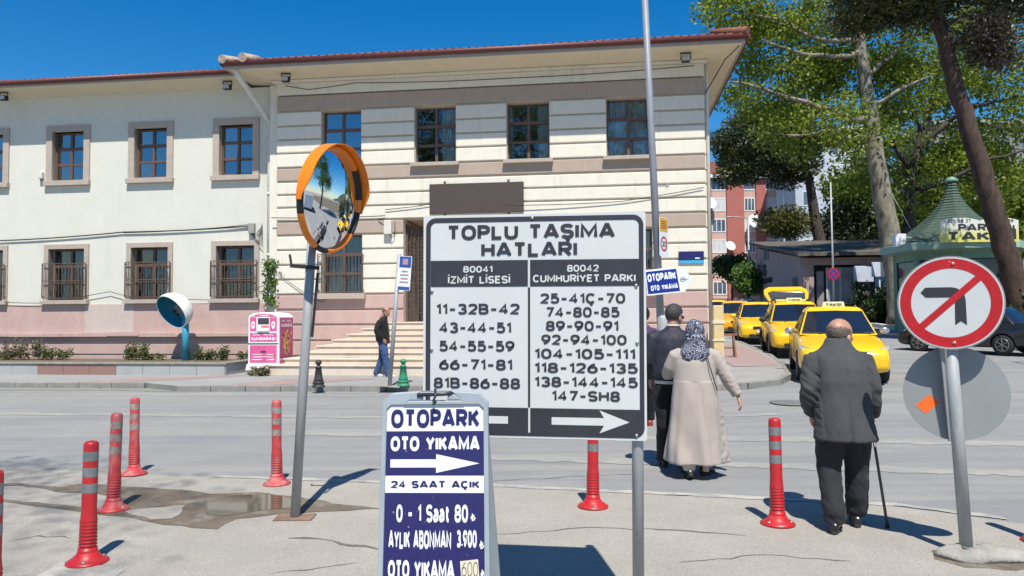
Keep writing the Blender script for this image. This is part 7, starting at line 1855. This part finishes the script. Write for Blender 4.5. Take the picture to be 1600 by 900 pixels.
# weeds in the planter, at the wall foot and steps
def weed(x, y, z, h_, w_, n, label, leaf, seed, dry=False):
    root = thing('weed_clump', label, 'weeds', SB(x, y, z), -Q, 'weeds growing in the planter'); rg = random.Random(seed); m = MB(); c = []
    for k in range(n):
        a = rg.uniform(-w_, w_); b_ = rg.uniform(-.15, .15); hh_ = h_ * rg.uniform(.4, 1.0); ln = rg.uniform(-.12, .12)
        m.tube([(a, b_, 0), (a + ln * .4, b_, hh_ * .5), (a + ln, b_, hh_)], .006, 4); c += [(a + ln * t, b_, hh_ * t) for t in (.35, .6, .8, 1.0)]
    m.build('stem', pm('weed_stem', (.14, .13, .06), rough=.8, var=.3), root); leaves('leaf', c, 9, .06, .06, leaf, root, seed); return root
dryw = leaf_mat('dry_weed_leaves', (.09, .09, .04), (.19, .17, .09), .3)
weed(-15.9, -.35, .36, .30, .9, 26, 'low green weeds in the planter under the window cut by the edge', weed_leaf, 51)
weed(-14.5, -.35, .36, .62, .55, 30, 'tallest dry weeds in the planter below the first barred window', dryw, 52)
weed(-13.5, -.35, .36, .36, .45, 18, 'short green weeds beside the tallest dry ones', weed_leaf, 53)
weed(-11.0, -.35, .36, .50, .35, 24, 'upright weeds under the patched render, short of the phone hood', weed_leaf, 54)
weed(-10.4, -.35, .36, .18, .35, 12, 'tiny weeds just before the telephone post', weed_leaf, 55)
weed(-8.95, -.35, .36, .36, .45, 20, 'leafy weeds just past the telephone post', weed_leaf, 56)
weed(-8.3, -.35, .36, .40, .10, 9, 'single thin upright weed between phone hood and bin', weed_leaf, 57)
weed(-7.3, -.6, .36, .34, .30, 16, 'weeds right behind the clothing bin', weed_leaf, 58)
weed(-6.0, -2.75, .12, .20, .22, 16, 'dry grass tuft at the foot of the entrance steps', dryw, 59)
vine = thing('climbing_plant', 'bright green creeper climbing the pipe between the two wall colours', 'creeper', SB(-7.02, WY - .25, .40), -Q)
m = MB(); rg = random.Random(6); c = []
for k in range(5):
    x = rg.uniform(-.12, .12); m.tube([(x, rg.uniform(-.05, .05), 0), (x * .6 + .03, 0, .9), (x + rg.uniform(-.1, .1), 0, 1.9), (x * 1.3, 0, 2.75 - .1 * k)], .014, 5)
m.build('stem', dark_bark, vine)
c = [(rg.gauss(0, .13), rg.gauss(-.02, .06), rg.uniform(1.55, 2.85)) for _ in range(60)]
leaves('foliage', c, 16, .09, .085, bright_leaf, vine, 61)
# trees behind the camera: seen in the upper windows' reflections and by the soft streaks of shade they throw
tree('street_tree', 'tall tree behind the camera, reflected in the upper windows', (-9.0, -10.5, 0), [(-9.0, -10.5, 0), (-8.8, -10.2, 5), (-8.4, -9.9, 10.0), (-8.0, -9.6, 16)], .38, .10,
     [((-9.5, -10.5, 13.5), (4.5, 3.5, 4.5), 70), ((-4.0, -9.5, 15.5), (3, 3, 3.2), 36), ((-13.5, -10.5, 15), (3, 3, 3.5), 36)], plane_bark, [(plane_leaf2, 110, .75, .22, False, (0, 1))], 71)
tree('street_tree', 'second tall tree behind the camera, reflected in the windows by the lamp post', (2.5, -11.5, 0), [(2.5, -11.5, 0), (2.4, -11.2, 5), (2.2, -11, 10.0), (2.0, -10.6, 16)], .35, .10,
     [((1.5, -11.5, 14), (4.5, 3.0, 4.5), 70), ((-1.5, -10.5, 17), (2.5, 2.5, 2), 22)], plane_bark, [(plane_leaf2, 110, .75, .22, False, (0, 1))], 72)
tree('street_tree', 'thin leafed tree behind the camera whose shade streaks the ground', (-11.0, -3.5, 0), [(-11.0, -3.5, 0), (-10.6, -3.4, 5), (-8.5, -2.8, 10.5), (-6.2, -2.2, 13.6)], .26, .07,
     [((-3.4, -1.7, 14.3), (2.4, .8, .6), 11), ((-5.6, -.9, 14.6), (2.4, .9, .7), 20), ((-4.0, -3.5, 14.2), (2.4, .7, .6), 12), ((-6.5, -2.6, 14.5), (1.5, .8, .6), 9)], plane_bark, [(plane_leaf2, 130, .50, .085, False, (0, 1))], 73)
tree('willow_tree', 'tall drooping tree past the photo edge, seen in the convex mirror', (16.5, 12.2, gz(16.5, 12.2)), [(16.5, 12.2, 0), (16.4, 12.2, 3), (16.2, 12.1, 6), (16, 12, 9)], .3, .1,
     [((16, 12, 7.5), (2.6, 2.6, 3.6), 60), ((14.8, 12.6, 5.5), (1.6, 1.6, 3), 24)], dark_bark, [(bright_leaf, 110, .55, .2, False, (0, 1))], 74)
